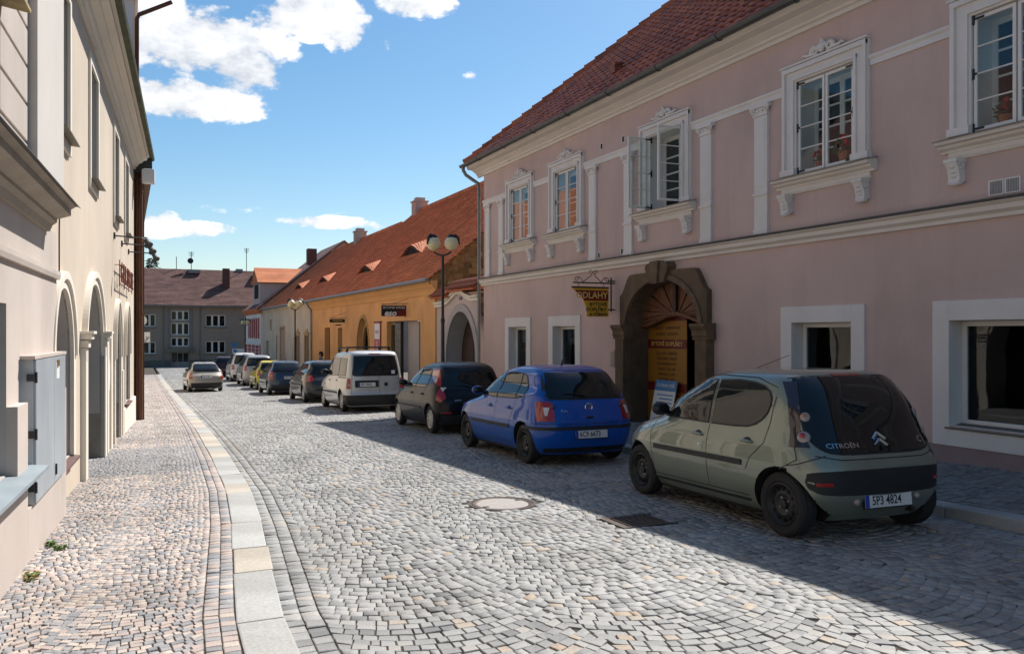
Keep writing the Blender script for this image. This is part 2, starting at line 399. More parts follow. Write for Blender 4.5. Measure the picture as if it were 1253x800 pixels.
pave_r = sheet('pavement', US, lambda u: RK + .2, lambda u: 10.4, .104, JOINT, 2, off1=.17)
far = sheet('square', [88, 95, 110, 140], lambda u: -30, lambda u: 40, .01, M('far_paving', (.36, .35, .34), .9, .15, 8, .3, 30), 2)

def seg_arch(w0, w1, W, pitch, slen, u0, u1, gap, seed=1):
    r = np.random.default_rng(seed); Q = []
    cols = max(1, round((w1 - w0) / W)); W = (w1 - w0) / cols; Ra = W / 2 / math.sin(R(43))
    k0, k1 = int((u0 - .4) / pitch), int((u1 + .4) / pitch); B = r.uniform(-.6, .6, (cols + 1, k1 - k0 + 1)) * slen; B[0] = B[-1] = 0
    for c in range(cols):
        xc = w0 + W * (c + .5)
        for k in range(k0, k1):
            y0 = k * pitch; l, h = math.asin((-W / 2 + B[c, k - k0]) / Ra), math.asin((W / 2 + B[c + 1, k - k0]) / Ra); arc = Ra * (h - l); n = max(3, round(arc / slen + r.uniform(-.7, .7)))
            b = np.linspace(l, h, n + 1); b[1:-1] += r.uniform(-.24, .24, n - 1) * (h - l) / n; b.sort()
            for i in range(n):
                p1, p2 = b[i] + gap / Ra, b[i + 1] - gap / Ra
                if (p2 - p1) * Ra < slen * .3: continue
                q = []; e0, e1 = (0 if i == 0 else .55), (0 if i == n - 1 else .55)
                for ph, up, ln in ((p1, 0, 0), (p2, 0, 0), (p2, 1, e1), (p1, 1, e0)):
                    x = Ra * math.sin(ph); y = y0 - Ra * (math.cos(ph) - math.cos(R(43)))
                    yy = y + (gap if not up else pitch - gap)
                    if up: x -= pitch * math.sin(ph) * math.cos(ph) * ln
                    q.append((xc + x, yy))
                Q.append(q)
    Q = np.array(Q); Q += r.normal(0, gap * .32, Q.shape)
    cu = Q[:, :, 1].mean(1)
    return Q[(cu > u0) & (cu < u1)]
def rows(w0, w, n, slen, u0, u1, gap, seed=2):
    r = np.random.default_rng(seed); Q = []
    for i in range(n):
        u = u0
        while u < u1:
            l = slen * r.uniform(.75, 1.35); a, b = w0 + i * w + gap, w0 + (i + 1) * w - gap
            Q.append([(a, u + gap), (b, u + gap), (b, u + l - gap), (a, u + l - gap)]); u += l
    Q = np.array(Q); return Q + r.normal(0, gap * .3, Q.shape)
CAMF = Vector((math.sin(YAW), math.cos(YAW), 0)); CAMR = Vector((math.cos(YAW), -math.sin(YAW), 0))
def screen(x, y, z):
    Z = x * CAMF.x + y * CAMF.y; X = x * CAMR.x + y * CAMR.y
    return 626.5 + 1030 * X / Z, 407 - 1030 * (z - EYE) / Z, Z
def stones(name, parent, Q, zoff, mat, nsingle, rn, hj=.0035, inset=.075, lod=16, drop=.03):
    """Q (N,4,2) world footprints. The nearest ones in view become objects of their own"""
    r = np.random.default_rng(len(Q)); N = len(Q)
    zc = np.interp(Q[:, :, 1], GU, GZ) + zoff(Q[:, :, 0], Q[:, :, 1]) + r.normal(0, hj * .7, (N, 1)) + r.normal(0, hj * .5, (N, 4))
    cen = Q.mean(1, keepdims=True); T = cen + (Q - cen) * (1 - inset * r.uniform(.7, 1.4, (N, 1, 1)))
    B = np.concatenate([Q, (zc - drop)[..., None]], 2); S = np.concatenate([Q, (zc - .005)[..., None]], 2); P = np.concatenate([T, zc[..., None]], 2)
    c = cen[:, 0]; sx, sy, sz = screen(c[:, 0], c[:, 1], zc.mean(1))
    vis = (sz > .5) & (sx > 4) & (sx < 1249) & (sy < 796) & (sy > 0)
    idx = np.where(vis)[0]; single = idx[np.argsort(sz[idx])][:nsingle]; ms = np.zeros(N, bool); ms[single] = True
    fh = [[0, 1, 5, 4], [1, 2, 6, 5], [2, 3, 7, 6], [3, 0, 4, 7], [4, 5, 9, 8], [5, 6, 10, 9], [6, 7, 11, 10], [7, 4, 8, 11], [8, 9, 10, 11]]
    fl = [[0, 1, 5, 4], [1, 2, 6, 5], [2, 3, 7, 6], [3, 0, 4, 7], [4, 5, 6, 7]]
    for i in single:
        o3 = np.array([c[i, 0], c[i, 1], zc[i].mean()])
        me = bpy.data.meshes.new(name); me.from_pydata((np.concatenate([B[i], S[i], P[i]]) - o3).tolist(), [], fh); me.materials.append(mat)
        a = me.attributes.new('rnd', 'FLOAT', 'FACE'); a.data.foreach_set('value', [float(rn[i])] * 9)
        o = bpy.data.objects.new(name, me); C.objects.link(o); o.location = o3; o.parent = parent
    far_ = c[:, 1] > lod; Vs, Fs, Rs = [], [], []; base = 0
    for sel, arrs, ft in ((~ms & ~far_, (B, S, P), fh), (~ms & far_, (S, P), fl)):
        n = int(sel.sum())
        if not n: continue
        V = np.concatenate([a[sel] for a in arrs], 1); k = V.shape[1]
        F = (np.array(ft)[None] + (np.arange(n) * k)[:, None, None] + base).reshape(-1, 4)
        Vs.append(V.reshape(-1, 3)); Fs.append(F); Rs.append(np.repeat(rn[sel], len(ft))); base += n * k
    V = np.concatenate(Vs); F = np.concatenate(Fs); Rv = np.concatenate(Rs)
    me = bpy.data.meshes.new(name + '_field')
    me.vertices.add(len(V)); me.vertices.foreach_set('co', V.astype(np.float32).ravel())
    me.loops.add(F.size); me.loops.foreach_set('vertex_index', F.astype(np.int32).ravel())
    me.polygons.add(len(F)); me.polygons.foreach_set('loop_start', np.arange(0, F.size, 4, dtype=np.int32))
    me.update(calc_edges=True); me.validate()
    me.materials.append(mat); a = me.attributes.new('rnd', 'FLOAT', 'FACE'); a.data.foreach_set('value', Rv.astype(np.float32))
    o = bpy.data.objects.new(name + '_field', me); C.objects.link(o); o.parent = parent; o['kind'] = 'stuff'
MH = (3.83, 8.78, .385); GR = (4.36, 4.92, 7.03, 7.50); MH2 = (4.78, 32.9, .33); MH3 = (3.4, 32.6, .30)
def shift(Q):                      # (offset from left kerb, u) -> world
    Q = Q.copy(); Q[:, :, 0] += np.interp(Q[:, :, 1], KU, KV); return Q
Qr = np.concatenate([shift(rows(.004, .122, 2, .12, 2.2, 88, .0045, 3)), shift(seg_arch(.25, 6.05, 1.42, .102, .104, 2.2, 88, .0048, 4)),])
Qf = shift(rows(6.055, .108, 14, .115, 2.2, 88, .005, 6))
# to the right of the arches, straight courses run up to the kerb
Qf = Qf[Qf[:, :, 0].mean(1) < RK]; Qf[:, :, 0] = np.minimum(Qf[:, :, 0], RK + .01)
Qr = np.concatenate([Qr, Qf])
cx, cy = Qr[:, :, 0].mean(1), Qr[:, :, 1].mean(1)
keep = (np.hypot(cx - MH[0], cy - MH[1]) > MH[2] + .035) & ~((cx > GR[0] - .03) & (cx < GR[1] + .03) & (cy > GR[2] - .03) & (cy < GR[3] + .03)) & (np.hypot(cx - MH2[0], cy - MH2[1]) > MH2[2]) & (cx < RK + .02)
Qr = Qr[keep]
stones('cobble', road, Qr, lambda x, y: x * 0, COB, 300, nrng.random(len(Qr)))
# left pavement: small mosaic stones in arches, two straight rows along the kerb
def lshift(Q):
    Q = Q.copy(); Q[:, :, 0] += np.interp(Q[:, :, 1], KU, KV) - KW - .02; return Q
Qa = lshift(seg_arch(-2.9, -.178, .95, .064, .066, 2.4, 24.6, .0036, 8)); Qa2 = lshift(seg_arch(-3.1, -.178, .95, .12, .12, 24.6, 70, .008, 9))
Qb = lshift(rows(-.175, .096, 2, .085, 2.4, 70, .0035, 10))
Qp = np.concatenate([Qa, Qa2, Qb]); cx, cy = Qp[:, :, 0].mean(1), Qp[:, :, 1].mean(1)
k = (cx > L0 + np.minimum(cy, 24.4) * KL - .25 - np.maximum(0, cy - 24.4) * .03); Qp = Qp[k]; cx, cy = cx[k], cy[k]
rn = nrng.random(len(Qp))
grey = ((cy > 12.9) & (cy < 16.6) & (cx < 1.0)); rn[grey] = rn[grey] * .42
edge = np.arange(len(Qp)) >= len(Qp) - len(Qb); rn[edge] = rn[edge] * .9
stones('mosaic_stone', pave_l, Qp, lambda x, y: x * 0 + .06, MOS, 300, rn, .003, .10, 14, .02)
Qq = rows(RK + .28, .112, 20, .125, 2.0, 60, .009, 12); Qq = Qq[Qq[:, :, 0].max(1) < 10.02]
stones('cobble', pave_r, Qq, lambda x, y: .12 + (x - RK - .25) / 2.25 * .065, COB, 120, nrng.random(len(Qq)) * .3, .004, .13, 14)

# kerb stones
def kerb_stone(parent, pts, h, z0, val, bev):
    mb = MB(); f = []
    me_pts = [(x, y, g(y) + h + rnd.uniform(-.003, .003)) for x, y in pts]
    o3 = Vector((sum(q[0] for q in pts) / 4, sum(q[1] for q in pts) / 4, me_pts[0][2]))
    b = [mb.p(x - o3.x, y - o3.y, z - o3.z - z0) for x, y, z in me_pts]; t = [mb.p(x - o3.x, y - o3.y, z - o3.z) for x, y, z in me_pts]
    mb.f = [t, b[::-1]] + [[b[i], b[(i + 1) % 4], t[(i + 1) % 4], t[i]] for i in range(4)]; mb.m = [0] * 6
    o = obj('kerb_stone', mb, KERBG, None, bevel=bev); o.location = o3; o.parent = parent
    a = o.data.attributes.new('rnd', 'FLOAT', 'FACE'); a.data.foreach_set('value', [val] * len(o.data.polygons))
tone = [.2, .45, .3, .72, .4, .38, .80, .3, .42, .2, .9, .05, .78, .95, .3, .8, .9, .25, .5, .85, .3]
u, i = 2.6, 0
marks = [2.9, 4.02, 5.45, 6.72, 7.55, 8.72, 10.6, 11.3, 12.25, 13.2, 14.45, 15.5, 16.3, 17.4, 19.2, 20.9, 22.6]
while marks[-1] < 70: marks.append(marks[-1] + rnd.uniform(1.1, 2.1))
for u0, u1 in zip(marks, marks[1:]):
    gp = .006; j = rnd.uniform(-.006, .006)
    kerb_stone(pave_l, [(kerb(u0) - KW + j, u0 + gp), (kerb(u0) + j, u0 + gp), (kerb(u1) + j, u1 - gp), (kerb(u1) - KW + j, u1 - gp)], .062, .2, tone[i % len(tone)] + rnd.uniform(-.04, .04), .012); i += 1
u = 2.2
while u < 84:
    l = rnd.uniform(.9, 1.5); j = rnd.uniform(-.008, .008)
    kerb_stone(pave_r, [(RK + j, u + .006), (RK + .26 + j, u + .006), (RK + .26 + j, u + l - .006), (RK + j, u + l - .006)], .12, .3, rnd.uniform(.0, .5), .018); u += l

# iron covers
CONC = M('cover_concrete', (.33, .295, .27), .8, .12, 12, .3, 60)
CAST = M('cast_iron', (.095, .072, .06), .55, .3, 20, .4, 50, metal=.6)
def manhole(x, y, r, label):
    z = g(y); t = thing('manhole_cover', label, 'manhole cover', (x, y, z))
    mb = MB(); mb.lathe([(r - .085, -.05), (r - .085, -.004), (r - .07, .003), (r - .045, .003), (r - .043, -.004), (r - .036, -.004), (r - .034, .004), (r, .004), (r, -.06)], (x, y, z), 'z', 48, cap=False); obj('rim', mb, CAST, t, smooth=False, auto=30)
    mb = MB(); mb.lathe([(r - .086, -.006), (r - .1, .0), (0.001, .0)], (x, y, z), 'z', 48, cap=False); obj('concrete_filling', mb, CONC, t)
    mb = MB()
    for a in (.4, math.pi + .4):
        cx, cy = x + math.cos(a) * (r - .12), y + math.sin(a) * (r - .12); mb.box(cx - .035, cx + .035, cy - .018, cy + .018, z - .002, z + .005)
    obj('lifting_slot', mb, CAST, t)
manhole(MH[0], MH[1], MH[2], 'round manhole cover with pale concrete filling in the sunlit cobbles')
z = g(7.3); t = thing('drain_grate', 'rectangular iron drain grate at the edge of the shadow beside the grey green hatchback', 'drain', (4.64, 7.27, z))
mb = MB(); x0, x1, y0, y1 = GR
mb.box(x0, x1, y0, y0 + .04, z - .06, z + .006); mb.box(x0, x1, y1 - .04, y1, z - .06, z + .006); mb.box(x0, x0 + .04, y0 + .041, y1 - .041, z - .06, z + .006); mb.box(x1 - .04, x1, y0 + .041, y1 - .041, z - .06, z + .006)
obj('frame', mb, CAST, t)
mb = MB(); mb.box(x0 + .041, x1 - .041, y0 + .041, y1 - .041, z - .12, z - .115); obj('pit', mb, DARK, t)
for k in range(8):
    mb = MB(); a = x0 + .05 + k * .0585; mb.box(a, a + .034, y0 + .041, y1 - .041, z - .05, z + .003); obj('bar', mb, CAST, t)
z = g(32.9); mb = MB(); mb.lathe([(.30, -.04), (.30, .006), (.25, .006), (.25, .002), (.001, .002)], (MH2[0], MH2[1], z), 'z', 24, cap=False)
tag(obj('manhole_cover', mb, CAST), 'small dark iron cover in the road left of the parked dark estate', 'manhole cover')

# weeds at the foot of the left wall
GREEN = M('weed_leaf', (.10, .16, .035), .6, .4, 12, 0); DRYG = M('dry_weed', (.34, .22, .07), .7, .3, 12, 0)
def weed(x, y, n, r, h, mats, label):
    mb = MB(); z = g(y) + .055
    for i in range(n):
        a = rnd.uniform(0, 6.28); q = rnd.uniform(0, r); px, py = x + math.cos(a) * q * .7, y + math.sin(a) * q * 1.6
        a2 = rnd.uniform(0, 6.28); l = h * rnd.uniform(.5, 1.2); tx, ty = math.cos(a2), math.sin(a2); w = rnd.uniform(.005, .012); e = rnd.uniform(.4, 1)
        mi = 0 if rnd.random() < .62 else len(mats) - 1
        mb.face([(px - ty * w, py + tx * w, z), (px + tx * l * .35 * e - ty * w * 1.3, py + ty * l * .35 * e + tx * w * 1.3, z + l * .6), (px + tx * l * e, py + ty * l * e, z + l * .75), (px + tx * l * .35 * e + ty * w * 1.3, py + ty * l * .35 * e - tx * w * 1.3, z + l * .55), (px + ty * w, py - tx * w, z)], mi)
    tag(obj('weed', mb, mats, recalc=False), label, 'weed')
weed(-.70, 7.28, 90, .09, .04, [GREEN, DRYG], 'yellowing weed tuft at the foot of the near left wall')
weed(-.58, 8.25, 60, .06, .04, [GREEN, GREEN], 'fresh green weed clump growing between pavement stones')
weed(-.66, 8.45, 40, .06, .045, [GREEN, GREEN], 'smaller green weed close to the left wall behind the yellowing tuft')

# ================================================================ pink town house on the right
house = thing('pink_house', 'long pink two storey house with white window surrounds, stone portal and red tiled roof', 'house', (10, 15, g(15)))
A0, A1 = -6.0, 24.37
UPC = [21.63, 18.84, 14.51, 10.13, 6.95, 2.9, -1.2]        # upper window centres
SHOP = [(20.93, 22.66, .2), (18.10, 19.83, .2), (9.32, 11.10, .2), (5.55, 8.14, .19), (.6, 3.2, .2)]
PC, PH, PS, PR_ = 14.55, 1.31, 1.80, .98                    # portal opening: centre, half width, spring, rise
holes = [dict(a0=c - .6, a1=c + .6, z0=4.30, z1=5.82, depth=.45) for c in UPC]
holes += [dict(a0=a + .26, a1=b - .26, z0=z + .27, z1=1.86, depth=.34) for a, b, z in SHOP]
holes += [dict(a0=PC - PH - .06, a1=PC + PH + .06, z0=-2, z1=PS + PR_ + .06, top=ell(PC, PH + .06, PS, PR_ + .06), depth=.3)]
mb = MB(FP); wall(mb, A0, A1, -2, 6.95, holes)
mb.face([(A1, 0, -2), (A1, 0, 6.95), (A1, -12, 6.95), (A1, -12, -2)]); mb.face([(A0, 0, -2), (A0, 0, 6.95), (A0, -12, 6.95), (A0, -12, -2)]); mb.face([(A0, -12, -2), (A0, -12, 6.95), (A1, -12, 6.95), (A1, -12, -2)])
obj('wall', mb, [PINK, WHITE], house, recalc=False)
def plinth_seg(a0, a1):
    mb = MB(FP); mb.box(a0, a1, -.03, .025, -2, max(g(a0), g(a1)) + .42); obj('plinth', mb, PLINTH, house)
for a, b in ((A0, 5.5), (5.55, 8.14), (8.19, 12.93), (16.2, 24.36)):
    if a == 5.55: 
        mb = MB(FP); mb.box(a - .05, b + .05, -.03, .025, -2, .186); obj('plinth', mb, PLINTH, house)
    else: plinth_seg(a, b)
mb = MB(FP); mb.sweep([(-.02, 3.16), (.05, 3.16), (.05, 3.21), (.11, 3.25), (.11, 3.31), (.17, 3.345), (.17, 3.385), (.0, 3.41), (-.02, 3.41)], A0, A1 + .1); obj('string_course', mb, CORN, house)
mb = MB(FP); mb.sweep([(.1731, 3.352), (.205, 3.385), (.205, 3.394), (.02, 3.426), (.02, 3.418)], A0, A1 + .12); obj('flashing', mb, ZINC, house)
cor = [(-.02, 6.60), (.05, 6.60), (.05, 6.66), (.10, 6.68), (.10, 6.72), (.22, 6.79), (.22, 6.81), (.40, 6.83), (.40, 6.89), (.44, 6.93), (-.02, 6.93)]
mb = MB(FP); mb.sweep(cor, A0, A1 + .42); obj('cornice', mb, CORN, house)
# gutter with joints, running past the corner
mb = MB(FP); n = 8
prof = [(.53 + .085 * math.cos(math.pi + math.pi * i / n), 6.965 + .085 * math.sin(math.pi + math.pi * i / n)) for i in range(n + 1)]
prof += [(d * .93 + .037, z * 1.0) for d, z in [(q[0], q[1] + .006) for q in prof[::-1]]]
mb.sweep(prof, A0, A1 + .58)
gut = obj('gutter', mb, GUTM, house, recalc=True)
for a in np.arange(A0 + 1, A1, 1.9):
    mb = MB(FP); mb.sweep([(.435, 6.99), (.437, 6.93), (.47, 6.88), (.53, 6.868), (.59, 6.885), (.622, 6.93), (.626, 6.99), (.616, 6.99), (.612, 6.935), (.53, 6.879), (.445, 6.93)], a, a + .035)
    obj('gutter_bracket', mb, GUTM, gut)
mb = MB(); px = 10 - .53
mb.tube([(px, 24.78, 6.90), (px, 24.78, 6.80), (px + .08, 24.76, 6.66), (px + .28, 24.66, 6.5), (px + .42, 24.56, 6.38), (px + .44, 24.55, 6.2), (px + .44, 24.55, g(24.5) + .1)], .055, 10)
for z in (5.4, 3.7, 2.0, .6): mb.lathe([(.068, z), (.068, z + .04)], (px + .44, 24.55, 0), 'z', 10)
obj('downpipe', mb, ZINC, house, smooth=False, auto=50)

# narrow band linking the window surrounds at capital height
ed = sorted([A0, A1] + [c + s * .91 for c in UPC for s in (-1, 1)])
for a, b in zip(ed[::2], ed[1::2]):
    if b - a < .1: continue
    mb = MB(FP); mb.sweep([(-.01, 5.66), (.03, 5.66), (.03, 5.74), (.06, 5.77), (.06, 5.81), (-.01, 5.83)], a + .003, b - .003); obj('frieze_band', mb, WHITE, house)

def spiral(cx, cz, r, turns, sgn, n=18, a0=0):
    return [(cx + sgn * r * (1 - .75 * i / n) * math.cos(a0 + turns * 2 * math.pi * i / n), cz + r * (1 - .75 * i / n) * math.sin(a0 + turns * 2 * math.pi * i / n)) for i in range(n + 1)]
def make_pilaster(a):
    w = .165
    mb = MB(FP); mb.box(a - w, a + w, -.02, .05, 3.412, 5.46); mb.box(a - w + .05, a + w - .05, .049, .058, 4.25, 5.40)
    o = obj('pilaster', mb, WHITE, house, bevel=.006)
    mb = MB(FP); mb.box(a - w - .02, a + w + .02, -.02, .075, 4.08, 4.13); obj('band', mb, WHITE, o, bevel=.008); mb = MB(FP); mb.box(a - w - .012, a + w + .012, -.02, .066, 3.412, 3.5); obj('band', mb, WHITE, o, bevel=.008)
    mb = MB(FP); mb.box(a - w - .02, a + w + .02, -.02, .07, 5.462, 5.50); mb.box(a - w, a + w, -.02, .06, 5.501, 5.60); mb.box(a - w - .07, a + w + .07, -.02, .10, 5.602, 5.655)
    for s in (-1, 1):
        mb.tube([(q[0], .075, q[1]) for q in spiral(a + s * (w + .012), 5.565, .06, 1.4, s, 14)], .017, 6)
        mb.ball((a + s * .06, .06, 5.55), (.035, .03, .03), 8)
    obj('capital', mb, WHITE, o)
for a in (23.97, 22.95, 17.48, 15.9, 13.13, 11.58, 8.6 - .0, 5.2): 
    if a not in (8.6,): make_pilaster(a)

def casement(parent, open_at=None, side=1, c=0):
    """one leaf, 0.58 wide, hinged; returns frame + four panes. side=+1 hinge on larger a"""
    W = .575; z0, z1 = 4.315, 5.805; t = .042; st = .045
    if open_at is None:
        T = lambda q, d, z: FP(c + side * (W - q) + side * .012, d - .035, z)
    else:
        ang = open_at; hx = c + side * .588
        T = lambda q, d, z: FP(hx - side * (q * math.cos(ang) + d * math.sin(ang)), -.01 + q * math.sin(ang) - d * math.cos(ang), z)
    mb = MB(T)
    mb.box(0, st, 0, t, z0, z1); mb.box(W - st, W, 0, t, z0, z1); mb.box(st, W - st, 0, t, z0, z0 + st); mb.box(st, W - st, 0, t, z1 - st, z1)
    H = (z1 - z0 - 2 * st) / 4
    for k in (1, 2, 3): mb.box(st, W - st, .008, t - .004, z0 + st + k * H - .0085, z0 + st + k * H + .0085)
    f = obj('casement', mb, FRAME, parent, bevel=.004)
    for k in range(4):
        m2 = MB(T); m2.box(st - .004, W - st + .004, .018, .022, z0 + st + k * H + .012, z0 + st + (k + 1) * H - .012); obj('pane', m2, PANE, f)
    m3 = MB(T)
    for zz in (z0 + .03, (z0 + z1) / 2, z1 - .03):
        m3.box(-.016, .016, t + .001, t + .014, zz - .07, zz + .07); m3.box(.012, .05 if abs(zz - 5.06) < .1 else .15, t + .001, t + .010, zz - .014, zz + .014)
    obj('hinge', m3, IRON, f)
    return f
def window(c, opened=False):
    mb = MB(FP); i = .6; o = .905
    for d, a, b, zt in ((.045, i, o, 6.08), (.075, i + .03, i + .085, 5.90), (.09, o - .085, o - .02, 6.075)):
        mb.box(c - b, c - a, -.01, d, 4.292, zt); mb.box(c + a, c + b, -.01, d, 4.292, zt)
    mb.box(c - i, c + i, -.01, .045, 5.822, 6.08); mb.box(c - i - .085, c + i + .085, .0, .078, 5.85, 5.908); mb.box(c - o + .02, c + o - .02, .0, .093, 5.995, 6.070); mb.box(c - o - .015, c + o + .015, 0, .105, 6.081, 6.115)
    for s in (-1, 1): mb.box(c + s * .76 - .165, c + s * .76 + .165, -.01, .10, 4.293, 4.40)
    w = obj('window', mb, WHITE, house, bevel=.006)
    mb = MB(FP); mb.sweep([(-.02, 4.09), (.06, 4.09), (.07, 4.12), (.13, 4.15), (.14, 4.18), (.20, 4.195), (.20, 4.24), (.17, 4.255), (-.02, 4.285)], c - 1.03, c + 1.03)
    mb.sweep([(-.02, 3.99), (.03, 3.99), (.05, 4.03), (.05, 4.088), (-.02, 4.088)], c - .93, c + .93); obj('sill', mb, CORN, w)
    mb = MB(FP); mb.sweep([(-.0, 4.289), (.215, 4.248), (.22, 4.235), (.225, 4.25), (.0, 4.298)], c - 1.05, c + 1.05); obj('sill_flashing', mb, ZINC, w)
    for s in (-1, 1):
        a = c + s * .80; mb = MB(FP)
        mb.sweep([(-.02, 3.985), (.17, 3.985), (.18, 3.95), (.165, 3.91), (.135, 3.87), (.12, 3.80), (.105, 3.74), (.12, 3.69), (.10, 3.655), (.06, 3.65), (.04, 3.68), (.0, 3.70), (-.02, 3.70)], a - .085, a + .085)
        mb.box(a - .10, a + .10, -.02, .19, 3.945, 3.987)
        for zz, rr in ((3.90, .04), (3.83, .035), (3.765, .03)): mb.ball((a, .135 - (3.9 - zz) * .2, zz), (.06, .03, rr), 8)
        mb.ball((a, .09, 3.67), (.075, .045, .035), 8)
        for q in (-1, 1): mb.tube([(a + q * .088, .09 + .045 * math.cos(t), 3.90 + .045 * math.sin(t)) for t in np.linspace(0, 5.2, 9)], .014, 5)
        obj('console', mb, WHITE, w, auto=40)
    # carved crest over the lintel
    mb = MB(FP); zz = 6.115
    for s in (-1, 1):
        mb.tube([(q[0], .06, q[1]) for q in spiral(c + s * .16, zz + .075, .085, 1.3, s, 14, -.4)], [.034 - .0012 * k for k in range(15)], 6)
        mb.tube([(c + s * .10, .06, zz + .02), (c + s * .22, .065, zz + .05), (c + s * .33, .06, zz + .045), (c + s * .40, .055, zz + .075), (c + s * .44, .05, zz + .05)], [.03, .032, .026, .024, .012], 6)
        for k in range(3): mb.ball((c + s * (.05 + .035 * k), .075, zz + .14 - .02 * k), (.028, .025, .05 - .008 * k), 6)
    mb.ball((c, .075, zz + .10), (.075, .05, .09), 8); mb.ball((c, .07, zz + .2), (.035, .03, .045), 8)
    obj('crest', mb, WHITE, w, smooth=True)
    for s in (-1, 1): casement(w, R(88) if opened else None, s, c)
    # inner window and the room behind
    mb = MB(FP); d0, d1 = -.40, -.36
    for a, b, z0, z1 in ((-.6, -.52, 4.3, 5.82), (.52, .6, 4.3, 5.82), (-.05, .05, 4.38, 5.74), (-.52, .52, 4.3, 4.38), (-.52, .52, 5.74, 5.82)): mb.box(c + a + .001, c + b - .001, d0, d1, z0, z1)
    for z in (4.72, 5.06, 5.40): mb.box(c - .52, c - .05, d0 + .01, d1 - .01, z - .015, z + .015); mb.box(c + .05, c + .52, d0 + .01, d1 - .01, z - .015, z + .015)
    f = obj('inner_frame', mb, FRAME, w)
    mb = MB(FP)
    for a, b in ((-.52, -.05), (.05, .52)): mb.box(c + a, c + b, -.385, -.38, 4.38, 5.74)
    obj('inner_pane', mb, PANEB, f)
    mb = MB(FP); X0, X1, D0, D1, Z0, Z1 = c - 1.2, c + 1.2, -2.4, -.47, 3.7, 6.4
    mb.face([(X0, D0, Z0), (X1, D0, Z0), (X1, D0, Z1), (X0, D0, Z1)]); mb.face([(X0, D0, Z0), (X0, D1, Z0), (X0, D1, Z1), (X0, D0, Z1)]); mb.face([(X1, D0, Z0), (X1, D1, Z0), (X1, D1, Z1), (X1, D0, Z1)])
    mb.face([(X0, D0, Z0), (X1, D0, Z0), (X1, D1, Z0), (X0, D1, Z0)]); mb.face([(X0, D0, Z1), (X1, D0, Z1), (X1, D1, Z1), (X0, D1, Z1)])
    obj('room', mb, ROOM, w, recalc=False)
    return w
for i, c in enumerate(UPC): window(c, i == 2)

def shop_window(a0, a1, z0):
    mb = MB(FP); z1 = 2.13; b = .255
    mb.box(a0, a0 + b, -.01, .035, z0, z1); mb.box(a1 - b, a1, -.01, .035, z0, z1); mb.box(a0 + b, a1 - b, -.01, .035, z1 - b - .01, z1); mb.box(a0 + b, a1 - b, -.01, .035, z0, z0 + .25)
    w = obj('shop_window', mb, WHITE, house, bevel=.005)
    i0, i1, y0, y1 = a0 + .262, a1 - .262, z0 + .275, 1.858
    mb = MB(FP)
    for p, q, r_, s in ((i0, i0 + .07, y0, y1), (i1 - .07, i1, y0, y1), (i0 + .07, i1 - .07, y0, y0 + .07), (i0 + .07, i1 - .07, y1 - .07, y1)): mb.box(p, q, -.27, -.21, r_, s)
    f = obj('frame', mb, FRAME, w, bevel=.006)
    mb = MB(FP); mb.box(i0 + .065, i1 - .065, -.245, -.238, y0 + .065, y1 - .065); obj('pane', mb, PANEB, f)
    mb = MB(FP); mb.sweep([(-.20, y0 + .003), (.05, y0 - .05), (.05, y0 - .03), (-.20, y0 + .02)], a0 + .2, a1 - .2); obj('sill', mb, LEDGE, w)
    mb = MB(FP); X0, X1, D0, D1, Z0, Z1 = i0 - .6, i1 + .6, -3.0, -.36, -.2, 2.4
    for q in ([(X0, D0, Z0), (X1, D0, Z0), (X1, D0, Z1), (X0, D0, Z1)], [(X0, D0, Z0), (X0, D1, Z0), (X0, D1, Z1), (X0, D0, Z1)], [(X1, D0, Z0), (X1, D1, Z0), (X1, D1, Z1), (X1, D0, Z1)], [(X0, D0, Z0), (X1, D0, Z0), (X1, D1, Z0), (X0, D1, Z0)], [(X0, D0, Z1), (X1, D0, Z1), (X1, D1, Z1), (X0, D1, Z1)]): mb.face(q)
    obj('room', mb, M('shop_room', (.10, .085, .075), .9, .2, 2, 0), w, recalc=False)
    return w
SW = [shop_window(*s) for s in SHOP]
def poster(a, z, w, h, d, mats, label, txt=None):
    t = thing('poster', label, 'poster', (10 - d, a, z))
    mb = MB(FP); mb.box(a - w / 2, a + w / 2, d - .004, d, z - h / 2, z + h / 2); obj('sheet', mb, mats[0], t)
    if txt:
        for k, (s, sz, dz) in enumerate(txt):
            mb = MB(); mb.text(s, sz, lambda x, y, q: FP(a - x, d + .003 + q, z + dz + y), .001); obj('lettering', mb, mats[1], t)
BLUEP = M('blue_poster_print', (.06, .21, .42), .5, .05, 3, 0); ORP = M('orange_print', (.55, .16, .04), .5, .1, 6, 0); WHP = M('white_print', (.72, .72, .70), .5, .05, 5, 0); BLK = M('black_print', (.015, .015, .018), .5, .1, 5, 0)
poster(18.82, 1.62, .95, .36, -.27, [BLUEP, WHP], 'blue poster at the top of the shop window left of the portal sign', [('STAVEBNÍ', .17, .07), ('MATERIÁL', .12, -.09)])
poster(18.72, 1.14, .34, .36, -.31, [ORP], 'orange card under the blue poster in the shop window')
poster(22.0, 1.60, .3, .36, -.30, [WHP], 'white sheet at the top of the farthest shop window of the pink house')
poster(21.98, 1.20, .34, .07, -.30, [ORP], 'thin red strip below the white sheet in the farthest shop window')
